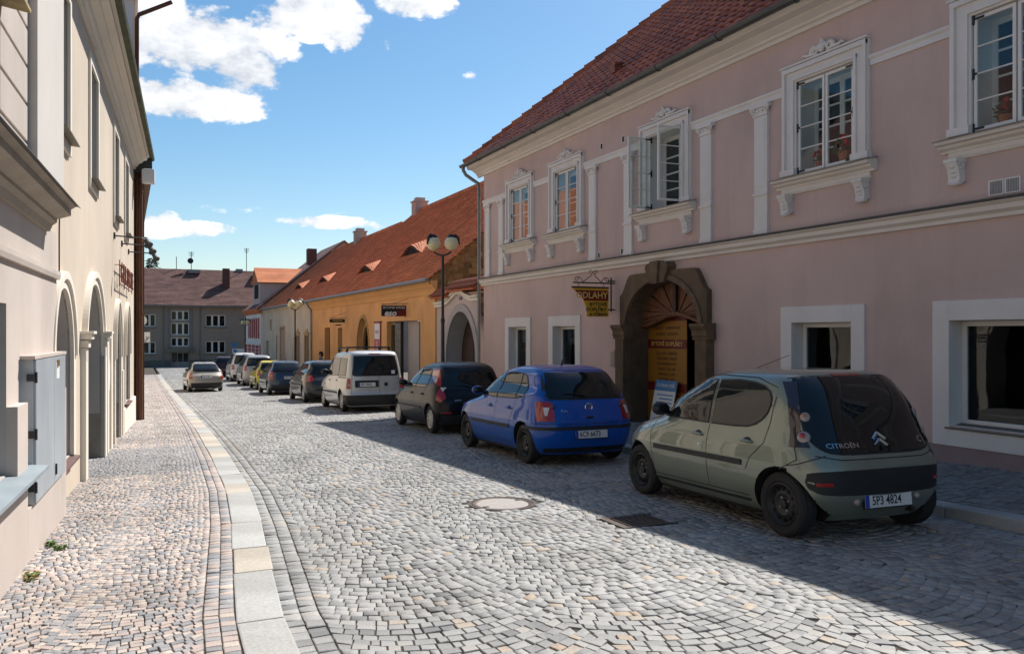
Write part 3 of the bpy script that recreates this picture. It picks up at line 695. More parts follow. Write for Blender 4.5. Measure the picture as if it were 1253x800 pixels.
def plant(a, z, d, s, label):
    t = thing('potted_geranium', label, 'potted plant', (10 - d, a, z), 'flower pots behind the upper windows')
    mb = MB(FP); 
    o = (10 - d, a, z)
    mb = MB(); mb.lathe([(.05 * s, 0), (.072 * s, .11 * s), (.08 * s, .11 * s), (.08 * s, .135 * s), (.06 * s, .135 * s)], o, 'z', 12); obj('pot', mb, M('terracotta', (.42, .15, .075), .8, .1, 8, .1), t)
    mb = MB()
    for k in range(70):
        a_, h, r_ = rnd.uniform(0, 6.28), rnd.uniform(.10, .30) * s, rnd.uniform(.02, .13) * s; x, y = o[0] + r_ * math.cos(a_), o[1] + r_ * math.sin(a_); l = .03 * s
        v = [Vector((rnd.gauss(0, 1), rnd.gauss(0, 1), rnd.gauss(0, .5))).normalized() * l for _ in range(2)]; q = Vector((x, y, z + h))
        mb.face([tuple(q - v[0]), tuple(q - v[1]), tuple(q + v[0]), tuple(q + v[1])])
    obj('foliage', mb, M('geranium_leaf', (.06, .11, .03), .6, .3, 20, 0), t, recalc=False)
    mb = MB()
    for k in range(9): a_, r_ = rnd.uniform(0, 6.28), rnd.uniform(.0, .10) * s; mb.ball((o[0] + r_ * math.cos(a_), o[1] + r_ * math.sin(a_), z + rnd.uniform(.2, .32) * s), .032 * s, 6)
    obj('flowers', mb, M('red_petal', (.55, .025, .03), .6, .2, 20, 0), t)
plant(9.86, 4.33, -.14, 1.45, 'large potted geranium at the right of the fully visible upper window')
plant(10.40, 4.33, -.16, 1.0, 'small red geranium at the left of the fully visible upper window')
plant(7.22, 4.33, -.16, 1.1, 'red geranium behind the upper window cut by the photo edge')

# vents in the plaster
for a, z, w, h in ((17.1, 6.05, .12, .15), (16.15, 6.02, .12, .15), (17.22, 3.52, .11, .14), (16.2, 3.52, .11, .14)):
    mb = MB(FP); mb.box(a - w / 2, a + w / 2, -.01, .012, z - h / 2, z + h / 2); v = obj('wall_vent', mb, WHITE, house)
    mb = MB(FP); mb.box(a - w / 2 + .015, a + w / 2 - .03, .011, .015, z - h / 2 + .015, z + h / 2 - .015); obj('grille', mb, DARK, v)
for a in (7.22, 7.0):
    mb = MB(FP); mb.box(a - .105, a + .105, -.01, .02, 3.44, 3.64); v = obj('wall_vent', mb, WHITE, house)
    for k in range(8): mb = MB(FP); mb.box(a - .085 + k * .0212, a - .085 + k * .0212 + .013, .0195, .024, 3.46, 3.62); obj('slat', mb, M('vent_grey', (.22, .21, .20), .6, .1, 5, 0), v)
mb = MB(FP); mb.box(16.52, 16.68, -.005, .02, .92, 1.30); v = obj('intercom_panel', mb, M('beige_metal', (.38, .33, .27), .5, .1, 5, 0, metal=.3), house, bevel=.004)
for k in range(7): mb = MB(FP); mb.box(16.54, 16.66, .0195, .026, .95 + k * .047, .95 + k * .047 + .02); obj('call_button', mb, LEDGE, v)
mb = MB(FP); mb.sweep([(-.01, -.7), (.012, -.7), (.012, .42), (-.01, .42)], 16.55, 17.0); obj('meter_door', mb, PINK, house)

# ---- stone portal
def ptop(a):
    x = abs(a - PC); e = 1.56
    if x > e - .02: x = e - .02
    z = 2.96
    if x > 1.12: z = 2.96 - .50 * math.sin((x - 1.12) / (e - 1.12) * math.pi / 2) ** 2 * .9
    return z
def pbot(a):
    x = (a - PC) / PH
    return -2 if abs(x) >= .999 else PS + PR_ * math.sqrt(1 - x * x)
mb = MB(FP); xs = sorted(set([PC - 1.56, PC - PH - .001, PC + PH + .001, PC + 1.56] + [PC + 1.56 * k / 16 for k in range(-15, 16)] + [PC - PH * math.cos(math.pi * k / 20) for k in range(1, 20)]))
for a, b in zip(xs, xs[1:]):
    m = (a + b) / 2
    if abs(m - PC) > PH: mb.plate([(a, -2), (b, -2), (b, ptop(b)), (a, ptop(a))], -.02, .12)
    else: mb.plate([(a, pbot(a) if abs(a - PC) < PH else PS), (b, pbot(b) if abs(b - PC) < PH else PS), (b, ptop(b)), (a, ptop(a))], -.02, .12)
portal = obj('portal', mb, STONE, house)
mb = MB(FP); ol = [(PC - PH, -2)] + ell(PC, PH, PS, PR_) + [(PC + PH, -2)]
for p, q in zip(ol, ol[1:]): mb.face([(p[0], .121, p[1]), (q[0], .121, q[1]), (q[0] , -.5, q[1]), (p[0], -.5, p[1])])
obj('reveal', mb, STONE, portal, recalc=False)
mb = MB(FP); arch_band(mb, ell(PC, PH + .012, PS, PR_ + .012), .12, .118, .155); obj('archivolt', mb, STONE, portal)
mb = MB(FP); mb.plate([(PC - .26, 2.72), (PC + .26, 2.72), (PC + .42, 3.05), (PC + .36, 3.13), (PC + .2, 3.15), (PC - .2, 3.15), (PC - .36, 3.13), (PC - .42, 3.05)], .0, .22)
mb.plate([(PC - .10, 2.70), (PC + .10, 2.70), (PC + .15, 3.17), (PC - .15, 3.17)], .1, .28); obj('keystone', mb, STONE, portal, bevel=.012)
for s in (-1, 1):
    a = PC + s * 1.46; mb = MB(FP)
    mb.box(a - .17, a + .17, -.02, .20, -2, 1.56); mb.box(a - .2, a + .2, -.02, .24, -1, g(a) + .75)
    p = obj('pilaster', mb, STONE, portal, bevel=.01)
    mb = MB(FP); mb.sweep([(-.02, 1.562), (.21, 1.562), (.21, 1.62), (.23, 1.64), (.23, 1.74), (.27, 1.79), (.29, 1.82), (.29, 1.875), (-.02, 1.88)], a - .23, a + .23); obj('impost', mb, STONE, p)
# carved timber fanlight with a swept lower edge
def low(a): x = (a - PC) / PH; return 1.86 + .24 * (.5 + .5 * math.cos(math.pi * max(-1, min(1, x * 1.02))))
fan = None; NR = 16
cz = 1.86
mb = MB(FP)
pts = [(PC + PH * k / 12, low(PC + PH * k / 12)) for k in range(-12, 13)]
for p, q in zip(pts, pts[1:]): mb.plate([(p[0], p[1] - .05), (q[0], q[1] - .05), (q[0], q[1] + .03), (p[0], p[1] + .03)], -.42, -.26); mb.plate([(p[0], p[1] - .02), (q[0], q[1] - .02), (q[0], q[1] + .015), (p[0], p[1] + .015)], -.3, -.235)
fan = obj('fanlight', mb, WOOD, portal)
mb = MB(FP); mb.box(PC - .05, PC + .05, -.36, -.235, 2.14, 2.77); obj('mullion', mb, WOODD, fan)
for k in range(NR):
    t0, t1 = math.pi * k / NR, math.pi * (k + 1) / NR; g_ = .012; poly = []
    for t, rr in ((t0 + g_, .18), (t0 + g_, 1.0), ((t0 + t1) / 2, 1.0), (t1 - g_, 1.0), (t1 - g_, .18)):
        a = PC - PH * rr * math.cos(t); z = PS + PR_ * rr * math.sin(t); poly.append((a, max(z, low(a) + .03)))
    if len({(round(a, 3), round(z, 3)) for a, z in poly}) < 4: continue
    mb = MB(FP); mb.plate(poly, -.36, -.29 - .02 * (k % 2)); obj('fan_panel', mb, WOOD, fan)
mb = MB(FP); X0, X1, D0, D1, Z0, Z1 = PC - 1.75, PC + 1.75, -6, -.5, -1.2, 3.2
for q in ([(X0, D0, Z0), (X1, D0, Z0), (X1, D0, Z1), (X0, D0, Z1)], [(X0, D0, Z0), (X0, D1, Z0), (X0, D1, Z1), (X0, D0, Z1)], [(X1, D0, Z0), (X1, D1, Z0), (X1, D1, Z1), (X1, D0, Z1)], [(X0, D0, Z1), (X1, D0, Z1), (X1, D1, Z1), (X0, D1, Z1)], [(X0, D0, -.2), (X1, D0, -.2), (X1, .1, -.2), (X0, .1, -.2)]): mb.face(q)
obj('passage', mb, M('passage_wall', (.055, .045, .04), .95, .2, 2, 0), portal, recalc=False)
for s in (-1, 1):
    mb = MB(FP); mb.box(PC + s * 1.25 - .05, PC + s * 1.25 + .05, -1.75, -.52, -.19, 2.1); d = obj('door_leaf', mb, WOODD, portal)

# ---- boards and signs at the portal
YEL_SHADED = M('yellow_sign_paint_shaded', (.30, .13, .012), .5, .06, 4, 0); MAR = M('maroon_sign_paint', (.13, .008, .010), .5, .08, 4, 0); YLT = M('pale_yellow_lettering', (.75, .50, .12), .5, .04, 4, 0)  # board yellow has the dark passage's shade mixed into its colour
t = thing('shop_board', 'tall yellow and maroon price board standing inside the stone portal', 'sign', (10.45, 15.1, g(15.2)))
bx = lambda mb, a0, a1, z0, z1, e=.0: mb.box(a0 - .12, a1 - .12, -.485 + e, -.465 + e, z0, z1)
mb = MB(FP); bx(mb, 14.55, 15.98, -.45, 2.06); obj('panel', mb, YEL_SHADED, t)
for z0, z1, s, sz in ((1.36, 1.55, 'BYTOVÉ DOPLŇKY', .135), (.44, .63, 'PŮJČOVNA', .135), (1.95, 2.05, '', 0)):
    mb = MB(FP); mb.box(14.43, 15.86, -.464, -.460, z0, z1); b = obj('band', mb, MAR, t)
    if s: mb = MB(); mb.text(s, sz, lambda x, y, q: FP(15.145 - x, -.458 + q, (z0 + z1) / 2 + y), .001); obj('lettering', mb, YLT, b)
for k, s in enumerate(('PODLAHY  LAMINÁTOVÉ', 'KOBERCE  LINOLEUM')):
    mb = MB(); mb.text(s, .085, lambda x, y, q: FP(15.145 - x, -.462 + q, 1.80 - .13 * k + y), .001); obj('lettering', mb, BLK, t)
for k, s in enumerate(('ZÁCLONY  GARNÝŽE', 'LŮŽKOVINY  UBRUSY', 'DEKORAČNÍ LÁTKY', 'ROLETY  ŽALUZIE', 'MATRACE  ROŠTY', 'POLŠTÁŘE  DEKY', 'KOUPELNOVÉ PŘEDLOŽKY')):
    mb = MB(); mb.text(s, .078, lambda x, y, q: FP(15.145 - x, -.462 + q, 1.25 - .112 * k + y), .001); obj('lettering', mb, BLK, t)
t = thing('advertising_board', 'blue and white board on the portal step in front of the yellow board', 'sign', (10.2, 15.3, g(15.2) + .2))
TA = lambda a, d, z: FP(a - .30, d - .10 - (z + .25) * .2, z)
mb = MB(TA); mb.box(14.95, 15.72, -.12, -.10, -.28, .68); obj('panel', mb, WHP, t)
mb = MB(TA); mb.box(14.95, 15.72, -.099, -.095, .46, .68); b = obj('band', mb, BLUEP, t)
mb = MB(); mb.text('ČISTÍRNA PEŘÍ', .1, lambda x, y, q: TA(15.335 - x, -.092 + q, .57 + y), .001); obj('lettering', mb, WHP, b)
for k in range(5): mb = MB(TA); mb.box(15.02, 15.60 - .1 * (k % 2), -.099, -.096, .36 - .08 * k, .385 - .08 * k); obj('text_line', mb, BLUEP, t)

t = thing('hanging_sign', 'yellow and maroon shop sign hanging from a scrolled iron bracket beside the portal', 'sign', (10, 16.53, 2.3))
SU = 16.53
mb = MB(); mb.bar((10.02, SU, 2.82), (8.93, SU, 2.82), .03, .03); mb.bar((9.91, SU, 2.95), (9.91, SU, 2.17), .03, .03)
for z in (2.87, 2.22): mb.bar((10.02, SU, z), (9.86, SU, z), .03, .03); mb.ball((9.84, SU, z), .025, 6)
T = [(9.15, 2.83), (9.44, 3.0), (9.72, 2.83)]
mb.tube([(9.18, SU, 2.835), (9.30, SU, 2.92), (9.42, SU, 3.0)], .009, 6); mb.tube([(9.66, SU, 2.835), (9.56, SU, 2.92), (9.46, SU, 3.0)], .009, 6)
for s, cx, cz in ((-1, 9.385, 3.05), (1, 9.495, 3.05), (1, 9.02, 2.89), (-1, 9.80, 2.89)):
    mb.tube([(q[0], SU, q[1]) for q in spiral(cx, cz, .06, 1.2, s, 16)], .008, 5)
mb.tube([(9.06, SU, 2.95), (9.13, SU, 2.92), (9.18, SU, 2.835)], .008, 5); mb.tube([(9.77, SU, 2.95), (9.70, SU, 2.92), (9.66, SU, 2.835)], .008, 5)
for x in (9.06, 9.72): mb.bar((x, SU, 2.82), (x, SU, 2.73), .012, .012)
obj('bracket', mb, IRON, t)
SX = 9.835; S = lambda x, d, z: (SX - x, SU - d, z)       # sign seen from the near side; x to the left
mb = MB(S); out = [(0, 2.06), (.56, 2.06), (.56, 2.25), (.66, 2.46), (.74, 2.55), (.84, 2.62), (.93, 2.70), (0, 2.70)]
mb.plate(out, -.015, .015); sb = obj('board', mb, M('bright_yellow_sign_paint', (.70, .36, .025), .5, .06, 4, 0), t)
mb = MB(S); mb.plate([(0.005, 2.42), (.640, 2.42), (.66, 2.46), (.74, 2.55), (.80, 2.595), (.84, 2.62), (.845, 2.65), (.005, 2.65)], .0151, .019); obj('band', mb, M('red_sign_paint', (.20, .012, .014), .5, .08, 4, 0), sb)
mb = MB(S); mb.box(-.01, .94, -.02, .02, 2.701, 2.735); obj('top_rail', mb, IRON, sb)
def sgn(s, sz, x, z, m, al='RIGHT', bold=.0, xs=1):
    mb = MB(); mb.text(s, sz, lambda a, y, q: S(x - a, .02 + q, z + y), .001, al, bold, xs); obj('lettering', mb, m, sb)
sgn('ODLAHY', .20, .03, 2.535, YLT, bold=.004, xs=1.0); sgn('BYTOVÉ', .105, .05, 2.335, BLK, bold=.003, xs=1.15); sgn('DOPLŇKY', .105, .05, 2.22, BLK, bold=.003, xs=1.12); sgn('A VÝBAVA', .09, .03, 2.11, BLK, bold=.003, xs=1.12)

# ---- tiled hip roof
SL = R(42); TS = math.tan(SL)
def rp(a, run, lift=0): return (10 - .45 + run - lift * math.sin(SL), a, 6.97 + run * TS + lift * math.cos(SL))
E1 = A1 + .45; E0 = A0 - .45; RUN = 5.6
mb = MB()
b = [mb.p(*rp(E0, 0)), mb.p(*rp(E1, 0)), mb.p(*rp(E1 - RUN, RUN)), mb.p(*rp(E0 + RUN, RUN))]
bk = [mb.p(9.55 + 2 * RUN, E0, 6.97), mb.p(9.55 + 2 * RUN, E1, 6.97)]
mb.f = [b, [b[1], bk[1], b[2]], [b[0], b[3], bk[0]], [bk[1], bk[0], b[3], b[2]], [b[0], bk[0], bk[1], b[1]]]; mb.m = [0] * 5
roof = obj('roof', mb, M('roof_underlay', (.10, .03, .022), .9, .2, 3, 0), house)
def tile_mesh(w, l, th=.018, S=True):
    """clay pantile lying along +x (up the slope); y across; 12 quads"""
    P = [(-.5, .0), (-.3, .046), (-.06, .052), (.14, .008), (.34, -.008), (.5, .004)] if S else [(-.49, 0), (-.2, .004), (.2, .004), (.49, 0)]
    v, f = [], []
    EDGE = .034 if S else .042
    for x, dz in ((0, EDGE), (l * 1.12, 0)):
        for y, z in P: v.append((x, y * w, z + dz))
    n = len(P)
    for y, z in P: v.append((0, y * w, z + EDGE - th * (1 if S else 1.6)))
    for i in range(n - 1): f.append([i, i + 1, n + i + 1, n + i]); f.append([2 * n + i, 2 * n + i + 1, i + 1, i])
    return v, f
def lay_tiles(parent, rp_, a0, a1, run, sl, w, l, ok, mat, nsingle, S=True, name='roof_tile'):
    v, f = tile_mesh(w, l, S=S); me = None; items = []
    nr = int(run / math.cos(sl) / l)
    for r_ in range(nr):
        rr = r_ * l * math.cos(sl)
        k = 0; a = a0 + (w / 2 if (r_ % 2 and not S) else 0)
        while a < a1:
            if ok(a, rr): items.append((a + rnd.uniform(-.004, .004), rr + rnd.uniform(-.006, .006), rnd.random()))
            a += w
    pts = []
    for a, rr, q in items:
        x, y, z = rp_(a, rr, .03); sx, sy, sz = screen(x, y, z); pts.append((sz if (sz > 0 and 0 < sx < 1253 and 0 < sy < 800) else 1e9))
    order = sorted(range(len(items)), key=lambda i: pts[i]); single = {i for i in order[:nsingle] if pts[i] < 1e8}
    dirx = Vector(rp_(0, 1)) - Vector(rp_(0, 0)); dirx.normalize(); diry = Vector((0, 1, 0)); dz = dirx.cross(diry)
    if dz.z < 0: dz = -dz
    Mx = Matrix((dirx, diry, dz)).transposed()
    variants = []
    if nsingle:
        for k in range(8):
            me = bpy.data.meshes.new(name); me.from_pydata(v, [], f); me.materials.append(mat)
            me.polygons.foreach_set('use_smooth', [j % 2 == 0 for j in range(len(f))])
            a = me.attributes.new('rnd', 'FLOAT', 'FACE'); a.data.foreach_set('value', [(k + .5) / 8] * len(f)); variants.append(me)
    org = root_org(parent)
    V = np.array(v); Mn = np.array(Mx); F = np.array(f); bigV, bigR = [], []
    for i, (a, rr, q) in enumerate(items):
        base = np.array(rp_(a, rr, .012)) - np.array(org)
        if i in single:
            o = bpy.data.objects.new(name, variants[int(q * 8) % 8]); C.objects.link(o); o.parent = parent
            o.matrix_local = Matrix.Translation(base) @ Mx.to_4x4()
        else:
            bigV.append(V @ Mn.T + base + [0, 0, (q - .5) * .006]); bigR.append(np.full(len(f), q))
    if bigV:
        n = len(bigV); k = len(v); VV = np.concatenate(bigV); FF = (F[None] + (np.arange(n) * k)[:, None, None]).reshape(-1, 4)
        me = bpy.data.meshes.new(name + '_field'); me.vertices.add(len(VV)); me.vertices.foreach_set('co', VV.astype(np.float32).ravel())
        me.loops.add(FF.size); me.loops.foreach_set('vertex_index', FF.astype(np.int32).ravel()); me.polygons.add(len(FF)); me.polygons.foreach_set('loop_start', np.arange(0, FF.size, 4, dtype=np.int32))
        me.update(calc_edges=True); me.validate(); me.materials.append(mat)
        sm = np.tile(np.arange(len(f)) % 2 == 0, n); me.polygons.foreach_set('use_smooth', sm)
        at = me.attributes.new('rnd', 'FLOAT', 'FACE'); at.data.foreach_set('value', np.concatenate(bigR).astype(np.float32))
        o = bpy.data.objects.new(name + '_field', me); C.objects.link(o); o.parent = parent; o['kind'] = 'stuff'
lay_tiles(roof, rp, 3.0, E1, RUN, SL, .27, .35, lambda a, r_: a < E1 - r_ - .05 and a > E0 + r_, TILE_R, 300)
# hip tiles
hp0, hp1 = Vector(rp(E1, 0, .03)), Vector(rp(E1 - RUN, RUN, .03)); n = 24
for k in range(n):
    a, b = hp0.lerp(hp1, k / n), hp0.lerp(hp1, (k + 1.12) / n); mb = MB()
    mb.tube([a + Vector((0, 0, .055)), b + Vector((0, 0, .03))], [.12, .095], 9); mb.ball(tuple(a + Vector((-.02, .02, .14))), (.035, .035, .05), 6)
    obj('hip_tile', mb, TILE_R, roof, rnds=[rnd.random()] * len(mb.f))
for a, r_ in ((17.2, .95), (11.9, 2.4), (14.6, 3.4)):
    mb = MB(); x, y, z = rp(a, r_, .05); mb.bar((x, y, z), (x - .02, y, z + .16), .2, .22); mb.bar((x - .12, y, z + .17), (x + .14, y, z + .22), .24, .05); obj('roof_vent', mb, TILE_R, roof)
for a in np.arange(5, 24, .7):
    mb = MB(); x, y, z = rp(a + rnd.uniform(-.05, .05), .55 + .33 * (int(a * 10) % 2), .05); mb.tube([(x + .05, y, z + .02), (x - .03, y, z + .10), (x - .06, y, z + .03)], .012, 5); obj('snow_guard', mb, TILE_R, roof)

# ================================================================ gate wall, orange house, old cream house
gate = thing('gate_wall', 'pale plastered wall with round arched gate and small tiled coping', 'wall', (10, 26.6, g(26.6)))
gc, gh, gs, gr = 26.38, 1.40, .75, 1.66
mb = MB(FP); wall(mb, 24.62, 28.87, -2, 3.02, [dict(a0=gc - gh, a1=gc + gh, z0=-2, z1=gs + gr, top=ell(gc, gh, gs, gr), depth=.55)])
mb.face([(24.62, 0, 3.02), (28.87, 0, 3.02), (28.87, -.5, 3.02), (24.62, -.5, 3.02)])
obj('wall', mb, [M('pale_pink_plaster', (.52, .42, .385), .88, .08, 1, .3, 50, stain=(.38, .30, .26)), REVEAL], gate, recalc=False)
mb = MB(FP); arch_band(mb, ell(gc, gh, gs, gr), .26, -.02, .045); mb.box(gc - gh - .26, gc - gh, -.02, .045, -2, gs); mb.box(gc + gh, gc + gh + .26, -.02, .045, -2, gs); obj('arch_surround', mb, M('grey_stone_surround', (.40, .36, .34), .9, .1, 3, .4, 40), gate)
mb = MB(FP); mb.box(gc - gh, gc + gh, -.62, -.56, -1.5, gs + gr); dr = obj('gate_door', mb, WOODD, gate)
for s in (-1, 1):
    for z0, z1 in ((-.9, .45), (.60, 1.5)): mb = MB(FP); mb.box(gc + s * .72 - .5, gc + s * .72 + .5, -.562, -.53, z0, z1); obj('door_panel', mb, WOODD, dr, bevel=.012)
mb = MB(FP); mb.box(gc - gh, gc + gh, -.56, -.50, .50, .575); mb.box(gc - .04, gc + .04, -.56, -.49, -1, 2.3); obj('door_rail', mb, WOODD, dr)
mb = MB(FP)
wav = [(24.64, 2.72), (25.3, 2.72), (25.75, 2.80), (26.2, 2.97), (26.7, 2.99), (27.1, 2.86), (27.5, 2.72), (28.0, 2.62), (28.85, 2.60)]
arch_band(mb, wav, .10, -.01, .09); arch_band(mb, [(a, z + .11) for a, z in wav], .07, -.01, .14); obj('wavy_moulding', mb, CREAMW, gate)
mb = MB(FP); mb.box(26.25, 26.5, 0, .03, 2.80, 2.90); obj('number_plate', mb, M('dull_blue_enamel', (.05, .07, .14), .4, .1, 5, 0), gate)
GR_ = lambda a0, a1, z: (lambda a, run, lift=0: (9.70 + run, a, z + run * .75 + lift * .8))
for a0, a1, z0 in ((24.62, 27.2, 3.10), (27.22, 28.87, 2.92)):
    mb = MB(FP); mb.sweep([(.28, z0 - .02), (.28, z0 + .01), (-.22, z0 + .385), (-.72, z0 + .01), (-.72, z0 - .02)], a0, a1); cp = obj('coping', mb, TILE_O, gate, rnds=[.3] * 7)
    lay_tiles(cp, GR_(a0, a1, z0 + .02), a0 + .1, a1, .55, math.atan(.75), .215, .26, lambda a, r_: True, M('old_red_pantile', (.24, .085, .055), .85, .35, 6, .3, 30), 60)

orange = thing('orange_house', 'orange plastered single storey house with large clay tile roof and shop entrance', 'house', (10, 40, g(40)))
OA0, OA1, CA1 = 28.88, 52.06, 73.0
gth = gothic(39.55, 1.12, .75, 1.66)
holes = [dict(a0=30.75, a1=35.42, z0=-3, z1=2.18, depth=.5), dict(a0=38.43, a1=40.67, z0=-3, z1=2.41, top=gth, depth=.45), dict(a0=43.9, a1=45.0, z0=-.75, z1=1.96, depth=.3), dict(a0=46.95, a1=48.4, z0=-.75, z1=1.98, depth=.3)]
mb = MB(FP); wall(mb, OA0, OA1, -3, 3.62, holes)
obj('wall', mb, [ORANGE, ORANGED], orange, recalc=False)
mb = MB(); GZr = 3.62; RUNO = 6.9; RUNC = 6.0
mb.face([(10, OA0, -3), (22, OA0, -3), (22, OA0, 4.8), (9.7 + RUNO, OA0, GZr + RUNO * .84 - .05), (10, OA0, 3.9)]); mb.face([(9.73, OA0, 3.45), (10, OA0, 3.45), (10, OA0, 3.92), (9.73, OA0, 3.66)]); obj('gable_wall', mb, RUBBLE, orange, recalc=False)
mb = MB(); r2 = random.Random(3)
for row in range(30):                                      # single rubble stones standing proud of the gable
    z = 2.4 + row * .21; v = 10.05 + r2.uniform(0, .2)
    while v < 16:
        w = r2.uniform(.18, .45); h = r2.uniform(.13, .2)
        if z + h < 3.70 + (v - 10) * .84 - .12: 
            j = [r2.uniform(-.03, .03) for _ in range(8)]
            mb.face([(v + j[0], OA0 - .03 + j[6] * .5, z + j[1]), (v + w + j[2], OA0 - .03, z + j[3]), (v + w + j[4], OA0 - .03, z + h + j[5]), (v + w * .4, OA0 - .045, z + h + .02), (v + j[6], OA0 - .03, z + h + j[7])])
        v += w + .035
gs_ = obj('rubble_face', mb, stone_mat('rubble_face', [(0, (.10, .06, .025)), (.5, (.24, .15, .06)), (1, (.36, .25, .11))], .95, 20, .6), orange, recalc=False, rnds=[r2.random() for _ in mb.f]); gs_['kind'] = 'stuff'
mb = MB(FP); mb.sweep([(-.02, 3.08), (.04, 3.08), (.06, 3.14), (.05, 3.2), (.09, 3.3), (.18, 3.40), (.18, 3.44), (.24, 3.5), (.24, 3.58), (-.02, 3.6)], OA0 - .05, OA1); obj('eaves_cornice', mb, ORANGED, orange)
mb = MB(FP); mb.box(28.85, 30.1, -.02, .06, -3, 3.078); obj('corner_pilaster', mb, ORANGED, orange, bevel=.01)
mb = MB(FP); mb.box(30.15, 30.7, -.02, .02, -2.5, -.35); mb.box(35.46, 38.1, -.02, .02, -2.5, -.45); mb.box(41.0, 52, -.02, .02, -2.8, -.7); obj('plinth', mb, M('dark_plinth', (.33, .19, .09), .9, .15, 2, .3, 40), orange)
mb = MB(FP); arch_band(mb, gothic(39.55, 1.12, .75, 1.66), .16, -.02, .03); mb.box(38.26, 38.42, -.02, .03, -2, .75); mb.box(40.68, 40.84, -.02, .03, -2, .75); obj('gothic_surround', mb, M('ochre_stone', (.42, .27, .10), .9, .15, 3, .4, 30), orange)
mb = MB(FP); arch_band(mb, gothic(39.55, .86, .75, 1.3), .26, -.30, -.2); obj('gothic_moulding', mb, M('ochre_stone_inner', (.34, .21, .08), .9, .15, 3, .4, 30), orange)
mb = MB(FP); mb.box(38.4, 40.7, -.5, -.42, -2, 2.45); obj('gothic_door', mb, WOODD, orange)
for a0, a1, z1 in ((43.9, 45.0, 1.96), (46.95, 48.4, 1.98)):
    mb = MB(FP); mb.box(a0, a1, -.32, -.26, -.75, z1); w = obj('window', mb, WOODD, orange)
    mb = MB(FP)
    for k in range(3): mb.box(a0 + .1, a1 - .1, -.259, -.25, -.55 + k * .85, .2 + k * .85 - .02)
    obj('pane', mb, PANEB, w)
mb = MB(FP); mb.box(34.15, 35.40, -.22, -.18, -.6, 2.16); sh = obj('shop_window', mb, M('shop_frame', (.26, .17, .09), .6, .1, 5, .1), orange)
mb = MB(FP); mb.box(34.28, 35.28, -.179, -.165, -.4, 2.04); obj('pane', mb, PANEB, sh)
mb = MB(FP); mb.box(33.32, 34.14, -.12, .0, -3, 2.16); col = obj('tiled_column', mb, M('dark_tile_joint', (.03, .028, .026), .7, .1, 4, .1), orange)
TB = M('dark_column_tile', (.085, .075, .068), .4, .4, 3, .1)
for r_ in range(12):
    for k in range(3): mb = MB(FP); mb.box(33.33 + k * .27, 33.33 + k * .27 + .25, -.001, .012, -.9 + r_ * .25, -.9 + r_ * .25 + .235); obj('tile', mb, TB, col)
mb = MB(FP); mb.box(31.78, 33.28, -.34, -.28, -3, 2.16); obj('entrance_panel', mb, M('grey_shutter', (.40, .36, .33), .7, .05, 2, .1), orange)
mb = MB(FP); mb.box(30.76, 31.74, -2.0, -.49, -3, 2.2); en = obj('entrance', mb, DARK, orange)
mb = MB(FP); mb.box(30.95, 31.55, -.47, -.45, -.35, 1.05); obj('door_leaf', mb, M('green_door_paint', (.05, .14, .08), .5, .2, 3, 0), en)
mb = MB(FP); mb.box(30.95, 31.6, -.46, -.44, .75, 1.12); obj('notice', mb, M('pale_notice', (.42, .48, .42), .6, .05, 3, 0), en)
t = thing('banner', 'narrow pink and white vertical banner on the orange wall left of the shop entrance', 'banner', (10, 36.8, 1))
mb = MB(FP); mb.box(36.28, 37.3, .04, .06, .15, 2.16); obj('cloth', mb, M('pink_banner_cloth', (.46, .13, .15), .7, .08, 3, 0), t)
mb = MB(FP); mb.box(36.36, 37.22, .0605, .064, 1.42, 2.10); obj('white_field', mb, WHP, t)
for k, ch in enumerate('SHOP'): mb = MB(); mb.text(ch, .36, lambda x, y, q: FP(36.79 - x * 1.6, .066 + q, 1.18 - .3 * k + y), .001); obj('lettering', mb, WHP, t)
mb = MB(); mb.text('eso', .3, lambda x, y, q: FP(36.79 - x * 1.4, .068 + q, 1.76 + y), .001); obj('lettering', mb, MAR, t)
mb = MB(FP); mb.box(36.2, 37.4, .0, .08, 2.165, 2.2); obj('rail', mb, IRON, t)
t = thing('hanging_sign', 'black and dark red sign reading eso hanging over the pavement by the orange house', 'sign', (10, 32.3, 2.5))
SS = lambda x, d, z: (9.91 - x, 32.3 - d, z)
mb = MB(SS); mb.box(0, 1.01, -.02, .02, 2.35, 2.78); b = obj('board', mb, BLK, t)
mb = MB(SS); mb.box(.0, .36, .0205, .024, 2.351, 2.60); obj('red_field', mb, MAR, b)
mb = MB(); mb.text('SECOND HAND', .125, lambda x, y, q: SS(.505 - x, .025 + q, 2.69 + y), .001, xs=1.02); obj('lettering', mb, WHP, b)
mb = MB(); mb.text('eso', .34, lambda x, y, q: SS(.66 - x, .027 + q, 2.47 + y), .001, bold=.012, shear=.25); obj('lettering', mb, WHP, b)
mb = MB(SS); mb.bar((-.10, 0, 2.86), (1.0, 0, 2.82), .025, .025); mb.bar((-.1, 0, 3.05), (.55, 0, 2.84), .015, .015); mb.bar((.1, 0, 2.85), (.1, 0, 2.78), .012, .012); mb.bar((.9, 0, 2.82), (.9, 0, 2.78), .012, .012); obj('bracket', mb, IRON, t)
t = thing('hanging_sign', 'small flat black sign on an iron bracket left of the pointed doorway', 'sign', (10, 42.9, 2.3))
SS2 = lambda x, d, z: (9.92 - x, 42.9 - d, z)
mb = MB(SS2); mb.box(.02, .80, -.02, .02, 2.22, 2.40); b = obj('board', mb, BLK, t)
mb = MB(); mb.text('VINÁRNA', .12, lambda x, y, q: SS2(.41 - x, .022 + q, 2.31 + y), .001); obj('lettering', mb, YLT, b)
mb = MB(SS2); mb.bar((-.08, 0, 2.46), (.85, 0, 2.46), .02, .02); mb.bar((-.05, 0, 2.75), (.7, 0, 2.47), .014, .014); obj('bracket', mb, IRON, t)
